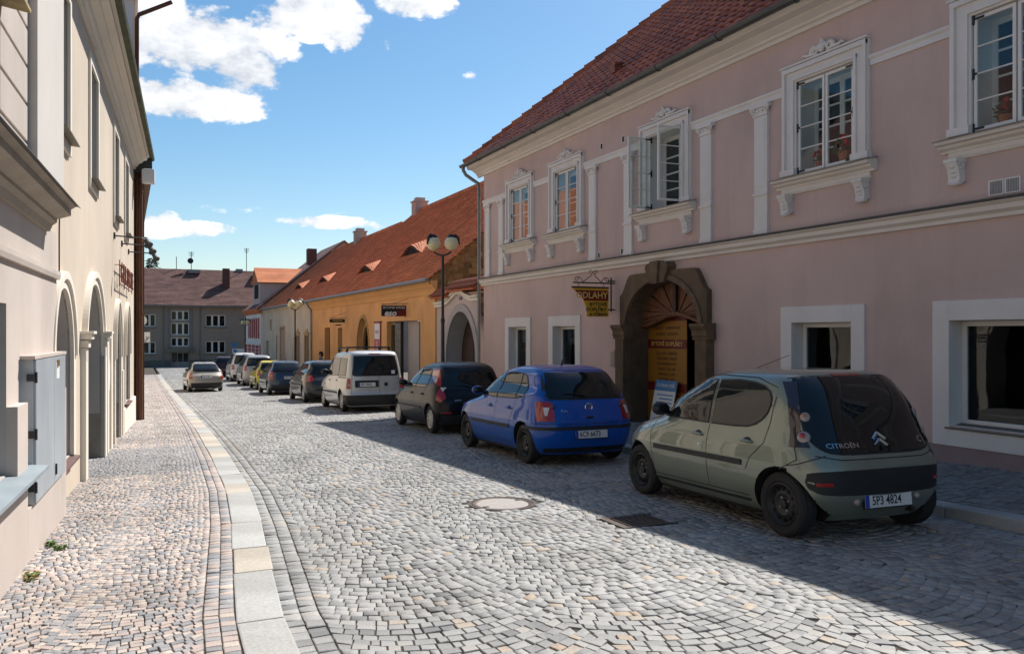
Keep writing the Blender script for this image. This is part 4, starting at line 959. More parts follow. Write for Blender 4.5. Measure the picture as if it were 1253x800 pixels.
mb = MB(SS2); mb.box(.2, .5, -.01, .01, 2.06, 2.12); obj('sub_board', mb, BLK, t)

RS = .84
def rpo(a, run, lift=0): return (9.68 + run - lift * .643, a, 3.62 + run * RS + lift * .766)
def roof_deck(a0, a1, run, parent, name='roof'):
    mb = MB(); b = [mb.p(*rpo(a, r_)) for a, r_ in ((a0, 0), (a1, 0), (a1, run), (a0, run))]; k = [mb.p(9.68 + 2 * run, a0, 3.62), mb.p(9.68 + 2 * run, a1, 3.62)]
    mb.f = [b, [b[3], b[2], k[1], k[0]]]; mb.m = [0] * 2
    return obj(name, mb, TILE_O, parent, rnds=[.3] * 2)
ro = roof_deck(OA0 - .12, OA1, RUNO, orange)
lay_tiles(ro, rpo, OA0 - .1, OA1, RUNO, math.atan(.84), .19, .20, lambda a, r_: True, TILE_O, 0, S=False)
def ridge(parent, a0, a1, run, mat):
    a = a0
    while a < a1:
        mb = MB(); x, y, z = rpo(a, run); mb.tube([(x, a, z + .05), (x, min(a + .43, a1 + .05), z + .02)], [.12, .10], 8); obj('ridge_tile', mb, mat, parent, rnds=[rnd.random()] * len(mb.f)); a += .4
ridge(ro, OA0 - .1, OA1, RUNO, TILE_O)
mb = MB(); mb.tube([(9.62, OA0 - .05, 3.60), (9.62, OA1, 3.60)], .07, 8); obj('gutter', mb, ZINC, orange)
mb = MB(); mb.tube([(9.62, OA1 - .1, 3.55), (9.75, OA1 - .1, 3.3), (9.9, OA1 - .1, 3.1), (9.92, OA1 - .1, -1.3)], .055, 8); obj('downpipe', mb, ZINC, orange)
cream = thing('cream_house', 'old weathered cream house under a long orange roof beyond the orange house', 'house', (10, 62, g(62)))
chol = [dict(a0=53.1, a1=54.35, z0=-.65, z1=1.52, depth=.25), dict(a0=56.35, a1=57.6, z0=-.65, z1=1.5, depth=.25), dict(a0=62.3, a1=64.3, z0=-3, z1=2.1, depth=.4), dict(a0=65.75, a1=66.35, z0=-.6, z1=1.5, depth=.3), dict(a0=68.6, a1=69.6, z0=1.9, z1=2.75, depth=.3), dict(a0=70.2, a1=71.6, z0=-3, z1=1.05, depth=.4)]
mb = MB(FP); wall(mb, OA1, CA1, -3, 3.62, chol); obj('wall', mb, [OLDC, OLDC], cream, recalc=False)
mb = MB(FP); mb.box(62.15, 62.3, -.02, .04, -2, 2.25); mb.box(64.3, 64.45, -.02, .04, -2, 2.25); mb.box(62.3, 64.3, -.02, .04, 2.1, 2.25); dd = obj('door_surround', mb, BRICK, cream)
mb = MB(FP); mb.box(62.3, 64.3, -.45, -.38, -3, 2.1); obj('door', mb, BRICK, cream); mb = MB(FP); mb.box(70.2, 71.6, -.42, -.35, -3, 1.05); obj('door', mb, WOODD, cream)
for h in (chol[0], chol[1]):
    mb = MB(FP); a0, a1 = h['a0'], h['a1']
    for p, q, z0, z1 in ((a0 - .1, a0, -.75, 1.62), (a1, a1 + .1, -.75, 1.62), (a0, a1, h['z1'], 1.62), (a0, a1, -.75, -.65)): mb.box(p, q, -.02, .05, z0, z1)
    mb.box(a0 - .18, a1 + .18, .0, .1, 1.622, 1.72); mb.sweep([(.0, 1.721), (.1, 1.721), (.05, 1.8), (.0, 1.95)], a0 + .3, a1 - .3)
    w = obj('window', mb, M('ochre_window_surround', (.42, .28, .14), .85, .15, 4, .2), cream)
    mb = MB(FP); m = (a0 + a1) / 2
    for p, q in ((a0, a0 + .1), (m - .06, m + .06), (a1 - .1, a1)): mb.box(p, q, -.2, -.14, -.65, 1.51)
    for z in (.1, .85): mb.box(a0 + .1, a1 - .1, -.19, -.15, z, z + .05)
    f = obj('frame', mb, M('red_brown_frame', (.20, .06, .04), .6, .2, 4, 0), w); mb = MB(FP); mb.box(a0, a1, -.22, -.205, -.65, 1.51); obj('pane', mb, PANEB, f)
for a0, a1, z0, z1 in ((65.75, 66.35, -.6, 1.5), (68.6, 69.6, 1.9, 2.75)): mb = MB(FP); mb.box(a0, a1, -.32, -.28, z0, z1); obj('window', mb, DARK, cream)
mb = MB(FP); mb.sweep([(-.02, 3.28), (.05, 3.28), (.08, 3.38), (.18, 3.46), (.2, 3.58), (-.02, 3.6)], OA1 + .01, CA1); obj('eaves_cornice', mb, OLDC, cream)
rc = roof_deck(OA1 + .02, CA1, RUNC, cream)
lay_tiles(rc, rpo, OA1 + .1, CA1, RUNC, math.atan(.84), .19, .20, lambda a, r_: True, TILE_O, 0, S=False)
ridge(rc, OA1 + .05, CA1, RUNC, TILE_O)
mb = MB(); mb.tube([(9.62, OA1 + .02, 3.60), (9.62, CA1, 3.60)], .07, 8); obj('gutter', mb, ZINC, cream)
def eyebrow(parent, a, run, w, H):
    """low curved dormer: opening faces the street, tiled back runs into the roof"""
    n = 24; sl = .40; hs = lambda q: H * .5 * (1 + math.cos(math.pi * q)); x0, _, z0 = rpo(a, run)
    mb = MB(); rows_ = 7
    for j in range(rows_):
        for i in range(n):
            q0, q1 = -1 + 2 * i / n, -1 + 2 * (i + 1) / n
            def P(q, t, up=0): h = hs(q); L_ = h / (RS - sl); return (x0 + L_ * t - .05 * (1 - t), a + q * w, z0 + h + sl * L_ * t + .03 + up)
            t0, t1 = j / rows_, (j + 1.06) / rows_; k = .03 * min(1, hs((q0 + q1) / 2) / H * 2)
            mb.face([P(q0, t0, k), P(q1, t0, k), P(q1, t1), P(q0, t1)]); mb.face([P(q0, t0, k), P(q1, t0, k), P(q1, t0, -.01), P(q0, t0, -.01)])
    d = obj('eyebrow_dormer', mb, TILE_O, parent, recalc=False, rnds=[rnd.random() for _ in mb.f])
    mb = MB(); m = 0
    top = [(x0 + .06, a + q * w, z0 + max(0, hs(q) - .07) + .02) for q in np.linspace(-.86, .86, 17)]; bot = [(x0 + .06, p[1], z0 - .0) for p in top]
    for i in range(16): mb.face([bot[i], bot[i + 1], top[i + 1], top[i]])
    obj('opening', mb, DARK, d, recalc=False)
    mb = MB(); b2 = [(q[0] - .05, q[1], q[2]) for q in top[3:14]]; mb.tube(b2, .03, 5); obj('frame', mb, WOODD, d)
eyebrow(ro, 36.9, 1.85, 2.0, .46); eyebrow(ro, 43.4, 1.4, 2.0, .38); eyebrow(rc, 54.6, 1.5, 2.1, .38); eyebrow(rc, 63.4, 1.5, 2.1, .38)
def chimney(parent, x, y, z0, z1, w, mat, cap=True):
    mb = MB(); mb.box(x - w, x + w, y - w, y + w, z0, z1); c = obj('chimney', mb, mat, parent)
    for k in range(int((z1 - z0) / .16)): mb = MB(); mb.box(x - w - .008, x + w + .008, y - w - .008, y + w + .008, z0 + .04 + k * .16, z0 + .04 + k * .16 + .125); obj('brick_course', mb, mat, c)
    if cap: mb = MB(); mb.box(x - w - .07, x + w + .07, y - w - .07, y + w + .07, z1 + .001, z1 + .09); mb.box(x - w * .7, x + w * .7, y - w * .7, y + w * .7, z1 + .091, z1 + .3); obj('chimney_cap', mb, mat, c)
chimney(ro, 16.6, 51.2, 8.6, 9.95, .40, BRICK); chimney(rc, 15.7, 63.0, 8.0, 9.3, .40, M('old_grey_brick', (.40, .33, .28), .9, .2, 6, .5, 30)); 

# ---- red and white house with a mansard dormer, grey gable towards us
red = thing('red_white_house', 'narrow house with red and white front, grey gable and bright orange dormer roof', 'house', (9.8, 78, g(78)))
RA0, RA1 = 73.1, 83.0
mb = MB(); mb.face([(9.9, RA0, -3), (23.5, RA0, -3), (23.5, RA0, 4.3), (16.7, RA0, 9.75), (9.9, RA0, 4.25)]); obj('gable_wall', mb, GABLE, red, recalc=False)
FR = lambda a, d, z: (9.75 - d, a, z)
hr = [dict(a0=a, a1=a + 1.0, z0=1.25, z1=2.9, depth=.2) for a in (74.3, 76.9, 79.5)]
mb = MB(FR); wall(mb, RA0, RA1, -3, 3.75, hr); obj('front_wall', mb, [WHITE, WHITE], red, recalc=False)
mb = MB(); mb.face([(9.75, RA0 - .001, -3), (10.0, RA0 - .001, -3), (10.0, RA0 - .001, 4.2), (9.75, RA0 - .001, 4.0)]); obj('corner', mb, WHITE, red, recalc=False)
mb = MB(FR); mb.box(RA0 + .02, RA1, -.01, .04, -3, .62); lo = obj('ground_floor', mb, REDP, red)
for a in (RA0 + .4, 75.8, 78.4, 81): mb = MB(FR); mb.box(a, a + .25, .039, .09, -2, .62); obj('pilaster', mb, WHITE, lo)
for z in (.0, .3): mb = MB(FR); mb.box(RA0 + .7, RA1 - .2, .039, .05, z, z + .05); obj('white_stripe', mb, WHITE, lo)
mb = MB(FR); mb.box(74.0, 75.4, .041, .045, -1.9, -.1); mb.box(76.6, 78.0, .041, .045, -1.2, -.1); obj('shop_opening', mb, DARK, lo)
mb = MB(FR); mb.box(RA0, RA1, -.01, .12, .63, .78); obj('string_course', mb, WHITE, red)
for h in hr:
    mb = MB(FR); mb.box(h['a0'], h['a1'], -.22, -.18, h['z0'], h['z1']); w = obj('window', mb, DARK, red)
    for s, a in ((-1, h['a0'] - .5), (1, h['a1'])): mb = MB(FR); mb.box(a + .03, a + .47, .001, .05, 1.2, 2.95); obj('shutter', mb, REDP, w)
mb = MB(FR); mb.sweep([(-.02, 3.3), (.1, 3.35), (.3, 3.6), (.35, 3.75), (-.02, 3.8)], RA0 - .2, RA1); obj('eaves', mb, TILE_O, red, rnds=[.4] * 7)
def rpr(a, r_, lift=0): return (9.4 + r_, a, 3.76 + r_ * .81 + lift)
mb = MB(); b = [mb.p(*rpr(a, r_)) for a, r_ in ((RA0 - .25, 0), (RA1, 0), (RA1, 7.4), (RA0 - .25, 7.4))]; k = [mb.p(24.3, RA0 - .25, 3.6), mb.p(24.3, RA1, 3.6)]
mb.f = [b, [b[3], b[2], k[1], k[0]]]; mb.m = [0, 0]; o = obj('roof', mb, TILE_B, red, recalc=False, rnds=[.5, .5])
md = o.modifiers.new('thickness', 'SOLIDIFY'); md.thickness = .12; md.offset = 1
mb = MB(); mb.box(9.95, 13.6, 75.0, 79.4, 4.0, 6.1); dm = obj('dormer', mb, M('dormer_plaster', (.50, .40, .36), .9, .06, 2, .2), o)
mb = MB(); mb.box(9.92, 9.95, 75.9, 78.4, 4.7, 5.9); obj('dormer_window', mb, DARK, dm)
mb = MB(); 
mb.face([(9.75, 74.7, 6.0), (13.9, 74.7, 6.0), (14.5, 77.2, 7.4), (9.75, 77.2, 7.4)]); mb.face([(9.75, 79.7, 6.0), (13.9, 79.7, 6.0), (14.5, 77.2, 7.4), (9.75, 77.2, 7.4)]); mb.face([(9.8, 74.8, 6.0), (9.8, 79.6, 6.0), (9.8, 77.2, 7.36)])
dr_ = obj('dormer_roof', mb, TILE_O, dm, recalc=False, rnds=[.6, .6, .3])
mb = MB()
for k in range(13): mb.face([(9.72, 74.68 + k * .195, 6.02 + k * .109 + .03), (14.0 + k * .04, 74.68 + k * .195, 6.02 + k * .109 + .03), (14.0 + k * .04, 74.68 + k * .195 + .21, 6.02 + k * .109 + .125), (9.72, 74.68 + k * .195 + .21, 6.02 + k * .109 + .125)])
obj('tile_course', mb, TILE_O, dr_, recalc=False, rnds=[rnd.uniform(.4, .75) for _ in mb.f])
chimney(o, 14.2, 74.2, 7.6, 9.0, .38, WOODD if False else M('dark_brick', (.15, .06, .045), .9, .2, 6, .4, 20), False)

# ---- grey building closing the street
fb = thing('grey_building', 'grey two storey building with brown tiled roof closing the street', 'building', (5, 90, g(90)))
FB = lambda a, d, z: (a, 90 - d, z)
def far_win(x0, x1, z0, z1, n, sill=True):
    mb = MB(FB); mb.box(x0, x1, -.22, -.15, z0, z1); w = obj('window', mb, FRAME, fb)
    p = (x1 - x0) / n
    for k in range(n): mb = MB(FB); mb.box(x0 + k * p + .09, x0 + (k + 1) * p - .09, -.149, -.14, z0 + .1, z1 - .1); obj('pane', mb, PANEB, w); mb = MB(FB); mb.box(x0 + k * p + .1, x0 + (k + 1) * p - .1, -.1495, -.146, z0 + .11, z1 - .11); obj('dark_room', mb, DARK, w)
    if sill: mb = MB(FB); mb.box(x0 - .12, x1 + .12, -.1, .12, z0 - .1, z0 - .02); obj('sill', mb, LEDGE, w)
FW = [(3.4, 5.1, 2.93, 3.89, 3), (3.4, 5.1, 1.47, 2.69, 3), (3.4, 5.1, .33, 1.22, 3), (6.65, 8.55, 2.30, 3.50, 3), (6.65, 8.55, -.38, .87, 3), (.35, 2.02, 2.28, 3.54, 3), (.35, 2.02, -.39, .82, 3), (10.4, 11.5, 2.37, 3.40, 2), (10.4, 11.5, -.48, .78, 2), (-3.4, -1.6, 2.3, 3.5, 3), (-3.4, -1.6, -.39, .82, 3)]
mb = MB(FB); wall(mb, -9, 16, -3, 4.5, [dict(a0=a, a1=b, z0=c, z1=d, depth=.2) for a, b, c, d, n in FW] + [dict(a0=3.4, a1=5.1, z0=-3, z1=-.2, depth=.5)])
mb.face([(-9, 0, -3), (-9, 0, 4.5), (-9, -8, 4.5), (-9, -8, -3)]); mb.face([(16, 0, -3), (16, 0, 4.5), (16, -8, 4.5), (16, -8, -3)]); obj('wall', mb, [GREYW, GREYW], fb, recalc=False)
for f in FW: far_win(*f, sill=f[4] == 3 and f[0] != 3.4)
mb = MB(FB); mb.box(3.15, 3.39, -.0, .08, -.1, 4.1); mb.box(5.11, 5.4, 0, .08, -.1, 4.1); obj('stair_frame', mb, M('grey_trim', (.20, .18, .165), .9, .08, 1, .2), fb)
mb = MB(FB); mb.box(2.95, 5.6, .0, .8, -.18, .05); obj('porch_roof', mb, LEDGE, fb)
mb = MB(FB); mb.box(3.4, 5.1, -.55, -.48, -2.2, -.2); d = obj('entrance_door', mb, M('pale_door', (.34, .33, .31), .6, .1, 3, 0), fb)
for k in range(3): mb = MB(FB); mb.box(3.55 + k * .52, 3.98 + k * .52, -.479, -.47, -1.2, -.35); obj('pane', mb, PANEB, d)
mb = MB(FB); mb.sweep([(-.02, -3), (.06, -3), (.06, -1.05), (-.02, -1.0)], -9, 3.39); mb.sweep([(-.02, -3), (.06, -3), (.06, -1.05), (-.02, -1.0)], 5.11, 16); obj('plinth', mb, M('dark_grey_plinth', (.14, .12, .105), .9, .1, 2, .3), fb)
mb = MB(FB); mb.box(1.6, 3.0, .061, .08, -1.55, -1.0); obj('wall_board', mb, M('green_grey_board', (.13, .14, .11), .7, .2, 3, 0), fb)
for a in (2.7, 6.1): mb = MB(FB); mb.tube([(a, .1, 4.3), (a, .1, -1.8)], .05, 6); obj('downpipe', mb, ZINC, fb)
mb = MB(); P = [(-9.5, 89.5, 4.42), (16.5, 89.5, 4.42), (16.5, 94.2, 8.3), (-9.5, 94.2, 8.3), (-9.5, 98.9, 4.42), (16.5, 98.9, 4.42)]
for q in P: mb.p(*q)
mb.f = [[0, 1, 2, 3], [3, 2, 5, 4], [0, 3, 4], [1, 5, 2], [0, 4, 5, 1]]; mb.m = [0] * 5; fr = obj('roof', mb, TILE_B, fb, rnds=[.4] * 5)
def rpf(a, r_, lift=0): return (a, 89.45 + r_, 4.43 + r_ * .826 + lift)
mb = MB(); rv = []
for k in range(30):
    x = -9.5
    while x < 16.5:
        w = rnd.choice((.6, .9, 1.2)); q = [rpf(x, k * .157, .035), rpf(min(x + w - .02, 16.5), k * .157, .035), rpf(min(x + w - .02, 16.5), k * .157 + .165, .0), rpf(x, k * .157 + .165, .0)]
        mb.face(q); mb.face([q[0], q[1], (q[1][0], q[1][1], q[1][2] - .03), (q[0][0], q[0][1], q[0][2] - .03)]); v = rnd.random(); rv += [v, v]; x += w
tl = obj('roof_tile_field', mb, TILE_B, fr, recalc=False, rnds=rv); tl['kind'] = 'stuff'
mb = MB(FB); mb.box(-9.5, 16.5, .45, .6, 4.3, 4.42); obj('gutter', mb, ZINC, fb)
DB = M('dark_red_brick', (.11, .05, .04), .9, .2, 6, .4, 20)
chimney(fr, 8.8, 92.0, 6.0, 8.35, .33, DB, False); chimney(fr, 12.4, 93.2, 6.5, 8.4, .5, DB, False)
mb = MB(); mb.box(5.2, 6.4, 93.3, 94.6, 7.9, 8.25); obj('roof_hatch', mb, ZINC, fr); mb = MB(); mb.box(10.0, 10.7, 94, 94.6, 8.2, 8.5); obj('roof_hatch', mb, ZINC, fr)
for x, h, label in ((5.55, 1.9, 'short television aerial on the ridge of the grey building'), (11.1, 2.5, 'tall thin television aerial near the right end of the grey roof'), (4.1, 1.3, 'thin rod aerial left of the short television aerial on the grey roof')):
    t = thing('roof_aerial', label, 'aerial', (x, 94.2, 8.3), 'aerials on the grey building'); mb = MB(); mb.tube([(x, 94.2, 8.2), (x, 94.2, 8.3 + h)], .035, 6); obj('mast', mb, IRON, t)
    if h > 1.5:
        mb = MB()
        for k in range(5): z = 8.3 + h - .1 - k * .1; mb.bar((x - .3 + .03 * k, 94.2, z), (x + .3 - .03 * k, 94.2, z), .03, .03)
        if h < 2: mb.lathe([(.0, 94.1), (.28, 94.0), (.3, 93.95)], (x - .1, 0, 9.2), 'y', 12, cap=False)
        obj('dipole', mb, IRON, t)
t = thing('road_sign', 'blue square sign over a white panel in front of the grey building', 'sign', (9.4, 88, g(88)))
mb = MB(); mb.tube([(9.2, 88, g(88)), (9.2, 88, .75)], .04, 6); obj('post', mb, ZINC, t)
mb = MB(); mb.box(8.95, 9.45, 87.93, 87.95, .25, .72); obj('sign_face', mb, BLUEP, t); mb = MB(); mb.box(9.0, 10.3, 87.93, 87.95, -.35, .1); obj('panel', mb, WHP, t)
mb = MB(); mb.box(9.1, 9.45, 87.92, 87.929, -.25, .02); obj('symbol', mb, BLUEP, t)
# conifer behind the roof
def conifer(x, y, z0, h, r, label, n=900):
    t = thing('conifer_tree', label, 'tree', (x, y, z0)); mb = MB(); mb.tube([(x, y, z0), (x, y, z0 + h)], [.22, .03], 7); obj('trunk', mb, WOODD, t)
    mb = MB()
    for _ in range(n):
        f = rnd.random() ** .8; zz = z0 + h * (.12 + .88 * f); rr = r * (1 - f) + .1; a = rnd.uniform(0, 6.28); q = rr * rnd.uniform(.2, 1.1); px, py = x + q * math.cos(a), y + q * math.sin(a); l = rnd.uniform(.2, .5)
        mb.face([(px, py, zz), (px + l * math.cos(a) - .12 * math.sin(a), py + l * math.sin(a) + .12 * math.cos(a), zz - .16), (px + l * 1.4 * math.cos(a), py + l * 1.4 * math.sin(a), zz - .1), (px + l * math.cos(a) + .12 * math.sin(a), py + l * math.sin(a) - .12 * math.cos(a), zz - .14)])
    obj('crown', mb, M('conifer_needles', (.018, .032, .016), .8, .4, 4, 0), t, recalc=False)
conifer(1.95, 104, -2, 12.2, 2.6, 'dark conifer tip rising behind the grey roof at its left end')

# ================================================================ left side: near cream block and arcaded house
near = thing('cream_townhouse', 'pale grey pink block with heavy cornice and steel cabinet at the near left', 'house', (-1, 5, g(5)))
Z0 = -1.2
mb = MB(FL); wall(mb, -8, 9.95, Z0, 2.72, [dict(a0=5.4, a1=7.36, z0=.63, z1=1.92, depth=.4), dict(a0=7.85, a1=8.15, z0=.32, z1=1.48, depth=.18)])
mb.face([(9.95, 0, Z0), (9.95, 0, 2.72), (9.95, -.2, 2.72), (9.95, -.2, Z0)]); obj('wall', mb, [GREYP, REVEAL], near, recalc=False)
mb = MB(FL)
for s0, s1, z0, z1 in ((-8, 5.2, -1.2, 1.12), (5.2, 7.80, -1.2, .60), (7.80, 9.80, -1.2, .27), (9.80, 10.08, -1.2, 1.12), (7.36, 7.80, .60, 1.14)):
    mb.box(s0 + .0015, s1 - .0015, -.02, .075, z0, z1 + rnd.uniform(-.002, .002))
obj('plinth', mb, GREYP, near)
mb = MB(FL); mb.sweep([(-.3, .60), (.20, .575), (.20, .602), (-.3, .645)], 5.3, 7.98); obj('window_ledge', mb, LEDGEB, near)
mb = MB(FL); mb.box(5.4, 7.36, -.42, -.36, .63, 1.92); obj('window', mb, DARK, near)
mb = MB(FL); mb.sweep([(-.02, 2.25), (.03, 2.25), (.04, 2.29), (.04, 2.33), (-.02, 2.36)], -8, 9.97); obj('moulding', mb, GREYP, near)
mb = MB(FL); mb.sweep([(-.02, 2.68), (.03, 2.68), (.05, 2.74), (.09, 2.77), (.09, 2.80), (.21, 2.84), (.21, 2.90), (.255, 2.93), (-.02, 2.95)], -8, 9.30); obj('cornice', mb, M('weathered_cornice', (.36, .31, .255), .9, .1, 3, .3, 50, stain=(.22, .185, .15)), near)
mb = MB(FL); mb.sweep([(-.02, 2.955), (.27, 2.934), (.29, 2.918), (.29, 2.926), (.27, 2.948), (-.02, 3.0)], -8, 9.34); obj('cornice_flashing', mb, M('dark_tin', (.07, .062, .055), .6, .2, 4, .1, metal=.3), near)
# rusticated upper storey: plaster blocks with real joints
mb = MB(FL); mb.face([(-8, -.06, 2.72), (9.95, -.06, 2.72), (9.95, -.06, 6.05), (-8, -.06, 6.05)]); obj('upper_wall', mb, REVEAL, near, recalc=False)
for k in range(10):
    z = 2.99 + k * .325
    for s0, s1 in ((-8, 5.9), (5.9, 7.15), (7.15, 8.27)):
        if s0 == 5.9 and z > 3.9: continue
        mb = MB(FL); mb.box(s0 + .004, s1 - .004, -.07, .0, z + .014, z + .311); obj('plaster_block', mb, GREYP, near, bevel=.008)
mb = MB(FL); mb.box(8.30, 9.93, -.07, .07, 2.99, 6.05); obj('corner_pilaster', mb, M('light_grey_plaster', (.56, .52, .47), .88, .05, 1.2, .2, 60), near, bevel=.006)
OLDW = M('weathered_window_wood', (.42, .37, .27), .7, .2, 6, .2)
mb = MB(FL); mb.box(6.0, 6.1, -.0, .16, 4.15, 6); mb.box(6.95, 7.08, -.0, .16, 4.15, 6); mb.box(6.1, 6.95, 0, .16, 4.15, 4.26); w = obj('window', mb, OLDW, near, bevel=.008)
mb = MB(FL); mb.box(6.1, 6.95, -.02, .0, 4.26, 6); obj('pane', mb, PANEB, w)
mb = MB(FL); mb.sweep([(-.0, 4.10), (.19, 4.07), (.19, 4.10), (.0, 4.145)], 5.9, 7.2); obj('sill', mb, M('ochre_sill', (.33, .25, .11), .7, .3, 8, .2), w)
mb = MB(FL); mb.tube([(9.99, .02, 2.3), (9.99, .02, 2.75), (9.96, .03, 3.2)], .008, 5); obj('cable', mb, IRON, near)
# steel cabinet
cab = thing('utility_cabinet', 'grey steel double door cabinet set into the near left wall', 'cabinet', tuple(FL(8.9, 0, .3)))
mb = MB(FL); mb.box(7.98, 9.78, -.1, .085, .28, 1.48); obj('body', mb, STEELG, cab)
for s0, s1 in ((8.0, 9.02), (9.03, 9.77)): mb = MB(FL); mb.box(s0, s1, .0855, .105, .285, 1.475); d = obj('cabinet_door', mb, STEELG, cab, bevel=.005)
mb = MB(FL); mb.box(7.9, 9.8, -.02, .11, 1.482, 1.51); obj('top_flashing', mb, GREYP, cab)
for z in (1.33, .86, .42): mb = MB(FL); mb.box(7.95, 7.99, .04, .10, z - .03, z + .03); mb.tube([(7.98, .106, z - .045), (7.98, .106, z + .045)], .012, 6); obj('hinge', mb, IRON, cab)
mb = MB(FL); mb.box(9.12, 9.32, .1055, .108, 1.26, 1.42); obj('notice', mb, WHP, cab); mb = MB(FL); mb.box(9.16, 9.25, .1085, .12, 1.38, 1.44); obj('lock', mb, M('brass', (.35, .24, .08), .4, .1, 5, 0, metal=.7), cab)
mb = MB(FL); mb.box(9.06, 9.09, .1055, .12, .36, .46); obj('latch', mb, IRON, cab)

arc = thing('arcaded_house', 'sunlit cream house with tall arches, white mouldings and deep eaves', 'house', tuple(FL(17, 0, g(17))))
D = -.06
FA = lambda s, d, z: FL(s, d + D, z)
S0, S1 = 9.95, 24.4
AR = [(10.72, .80, 1.42, .78, .22), (14.12, 1.28, 1.32, 1.10, -3), (18.55, .70, 1.2, 1.02, -3), (21.35, .70, 1.2, 1.05, .12)]   # centre, half width, spring, rise, foot
WI = [10.78, 14.15, 18.35, 21.3]
hol = [dict(a0=c - h, a1=c + h, z0=zf, z1=zs + r_, top=ell(c, h, zs, r_, 56), depth=.75) for c, h, zs, r_, zf in AR]
hol += [dict(a0=c - .52, a1=c + .52, z0=3.95, z1=5.6, depth=.32) for c in WI]
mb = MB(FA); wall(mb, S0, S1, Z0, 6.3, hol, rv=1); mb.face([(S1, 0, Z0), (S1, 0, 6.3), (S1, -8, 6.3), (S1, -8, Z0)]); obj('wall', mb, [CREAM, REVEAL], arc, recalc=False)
for i, (c, h, zs, r_, zf) in enumerate(AR):
    mb = MB(FA); b = max(zf, Z0); w = .19 if i < 2 else .15
    arch_band(mb, ell(c, h, zs, r_, 56), w, -.02, .045); arch_band(mb, ell(c, h + w * .55, zs, r_ + w * .55, 56), w * .45, .044, .075)
    for s in (-1, 1):
        x0, x1 = sorted((c + s * h, c + s * (h + w))); mb.box(x0, x1, -.02, .045, b, zs)
    a = obj('arch_surround', mb, CREAMW, arc)
    mb = MB(FA); mb.box(c - h, c + h, -.80, -.76, b, zs + r_); dd = obj('recess_back', mb, M('dark_shop_front', (.045, .038, .032), .5, .2, 3, 0), a)
    mb = MB(FA); mb.box(c - .06, c + .06, -.759, -.72, b, zs + r_ - .05); mb.box(c - h, c + h, -.759, -.72, zs - .1, zs); obj('frame', mb, WOODD, dd)
    if zf > 0: mb = MB(FA); mb.sweep([(-.74, zf + .004), (.10, zf - .05), (.10, zf - .02), (-.74, zf + .05)], c - h + .003, c + h - .003 + (.12 if i == 0 else 0)); obj('ledge', mb, M('red_brown_ledge', (.15, .085, .075), .6, .2, 5, .2), a)
    else: mb = MB(FA); mb.box(c + h - .006, c + h - .002, -.74, -.0, Z0, g(c) + .75); obj('damp_patch', mb, M('damp_plaster', (.30, .265, .22), .95, .2, 3, .4, 40), a)
    if i == 1:
        for s in (-1, 1):
            mb = MB(FA); q = c + s * (h + .13); mb.box(q - .15, q + .15, -.02, .10, 1.50, 1.60); mb.box(q - .17, q + .17, -.02, .14, 1.61, 1.68); mb.box(q - .19, q + .19, -.02, .17, 1.681, 1.72); mb.box(q - .13, q + .13, -.02, .07, Z0, 1.495); obj('impost', mb, CREAMW, a, bevel=.006)
mb = MB(FA)
for s0, s1 in ((16.05, 16.35), (16.8, 17.1), (19.75, 20.0)): mb.box(s0, s1, -.02, .05, Z0, 1.7 if s0 < 19 else .9)
obj('pilaster_strip', mb, CREAMW, arc, bevel=.005)
mb = MB(FA); mb.sweep([(-.02, Z0), (.05, Z0), (.05, .03), (-.02, .06)], 20.1, 24.38); obj('plinth', mb, CREAMW, arc)
for c in WI:
    mb = MB(FA); w = .12
    for x0, x1, z0, z1 in ((c - .52 - w, c - .52, 3.80, 5.74), (c + .52, c + .52 + w, 3.80, 5.74), (c - .52, c + .52, 5.60, 5.74), (c - .52, c + .52, 3.80, 3.92)): mb.box(x0, x1, -.02, .035, z0, z1)
    wn = obj('window', mb, CREAMW, arc, bevel=.005)
    mb = MB(FA); mb.sweep([(-.3, 3.955), (.13, 3.915), (.13, 3.93), (-.3, 3.975)], c - .56, c + .56); obj('sill', mb, LEDGE, wn)
    mb = MB(FA); mb.box(c - .5, c + .5, -.36, -.32, 3.95, 5.6); obj('pane', mb, PANEB, wn); mb = MB(FA); mb.box(c - .5, c + .5, -.5, -.46, 3.9, 5.65); obj('room', mb, DARK, wn)
    mb = MB(FA)
    for x0, x1, z0, z1 in ((c - .52, c - .45, 3.95, 5.6), (c + .45, c + .52, 3.95, 5.6), (c - .04, c + .04, 3.95, 5.6), (c - .45, c + .45, 4.95, 5.02)): mb.box(x0, x1, -.318, -.26, z0, z1)
    obj('frame', mb, OLDW, wn)
# deep eaves cornice and gutter
mb = MB(FA); mb.sweep([(-.05, 5.98), (.05, 5.98), (.06, 6.04), (.10, 6.06), (.12, 6.12), (.22, 6.17), (.22, 6.20), (.33, 6.24), (.33, 6.29), (.39, 6.33), (-.05, 6.36)], -2, 24.55); obj('eaves_cornice', mb, CREAMW, arc)
mb = MB(FA); mb.tube([(-2, .43, 6.36), (24.7, .43, 6.36)], .065, 8); obj('gutter', mb, M('mossy_gutter', (.09, .095, .055), .7, .3, 3, .2, metal=.2), arc)
mb = MB(FA); mb.face([(-2, .46, 6.40), (24.6, .46, 6.40), (24.6, -4.5, 10), (-2, -4.5, 10)]); mb.face([(24.6, .46, 6.40), (24.6, -4.5, 10), (24.6, -4.5, 6.2), (24.6, .4, 6.3)]); mb.face([(-2, .46, 6.40), (-2, -4.5, 10), (-2, -4.5, -1), (-2, 0, -1)]); obj('roof', mb, TILE_B, arc, recalc=False, rnds=[.4] * 3)
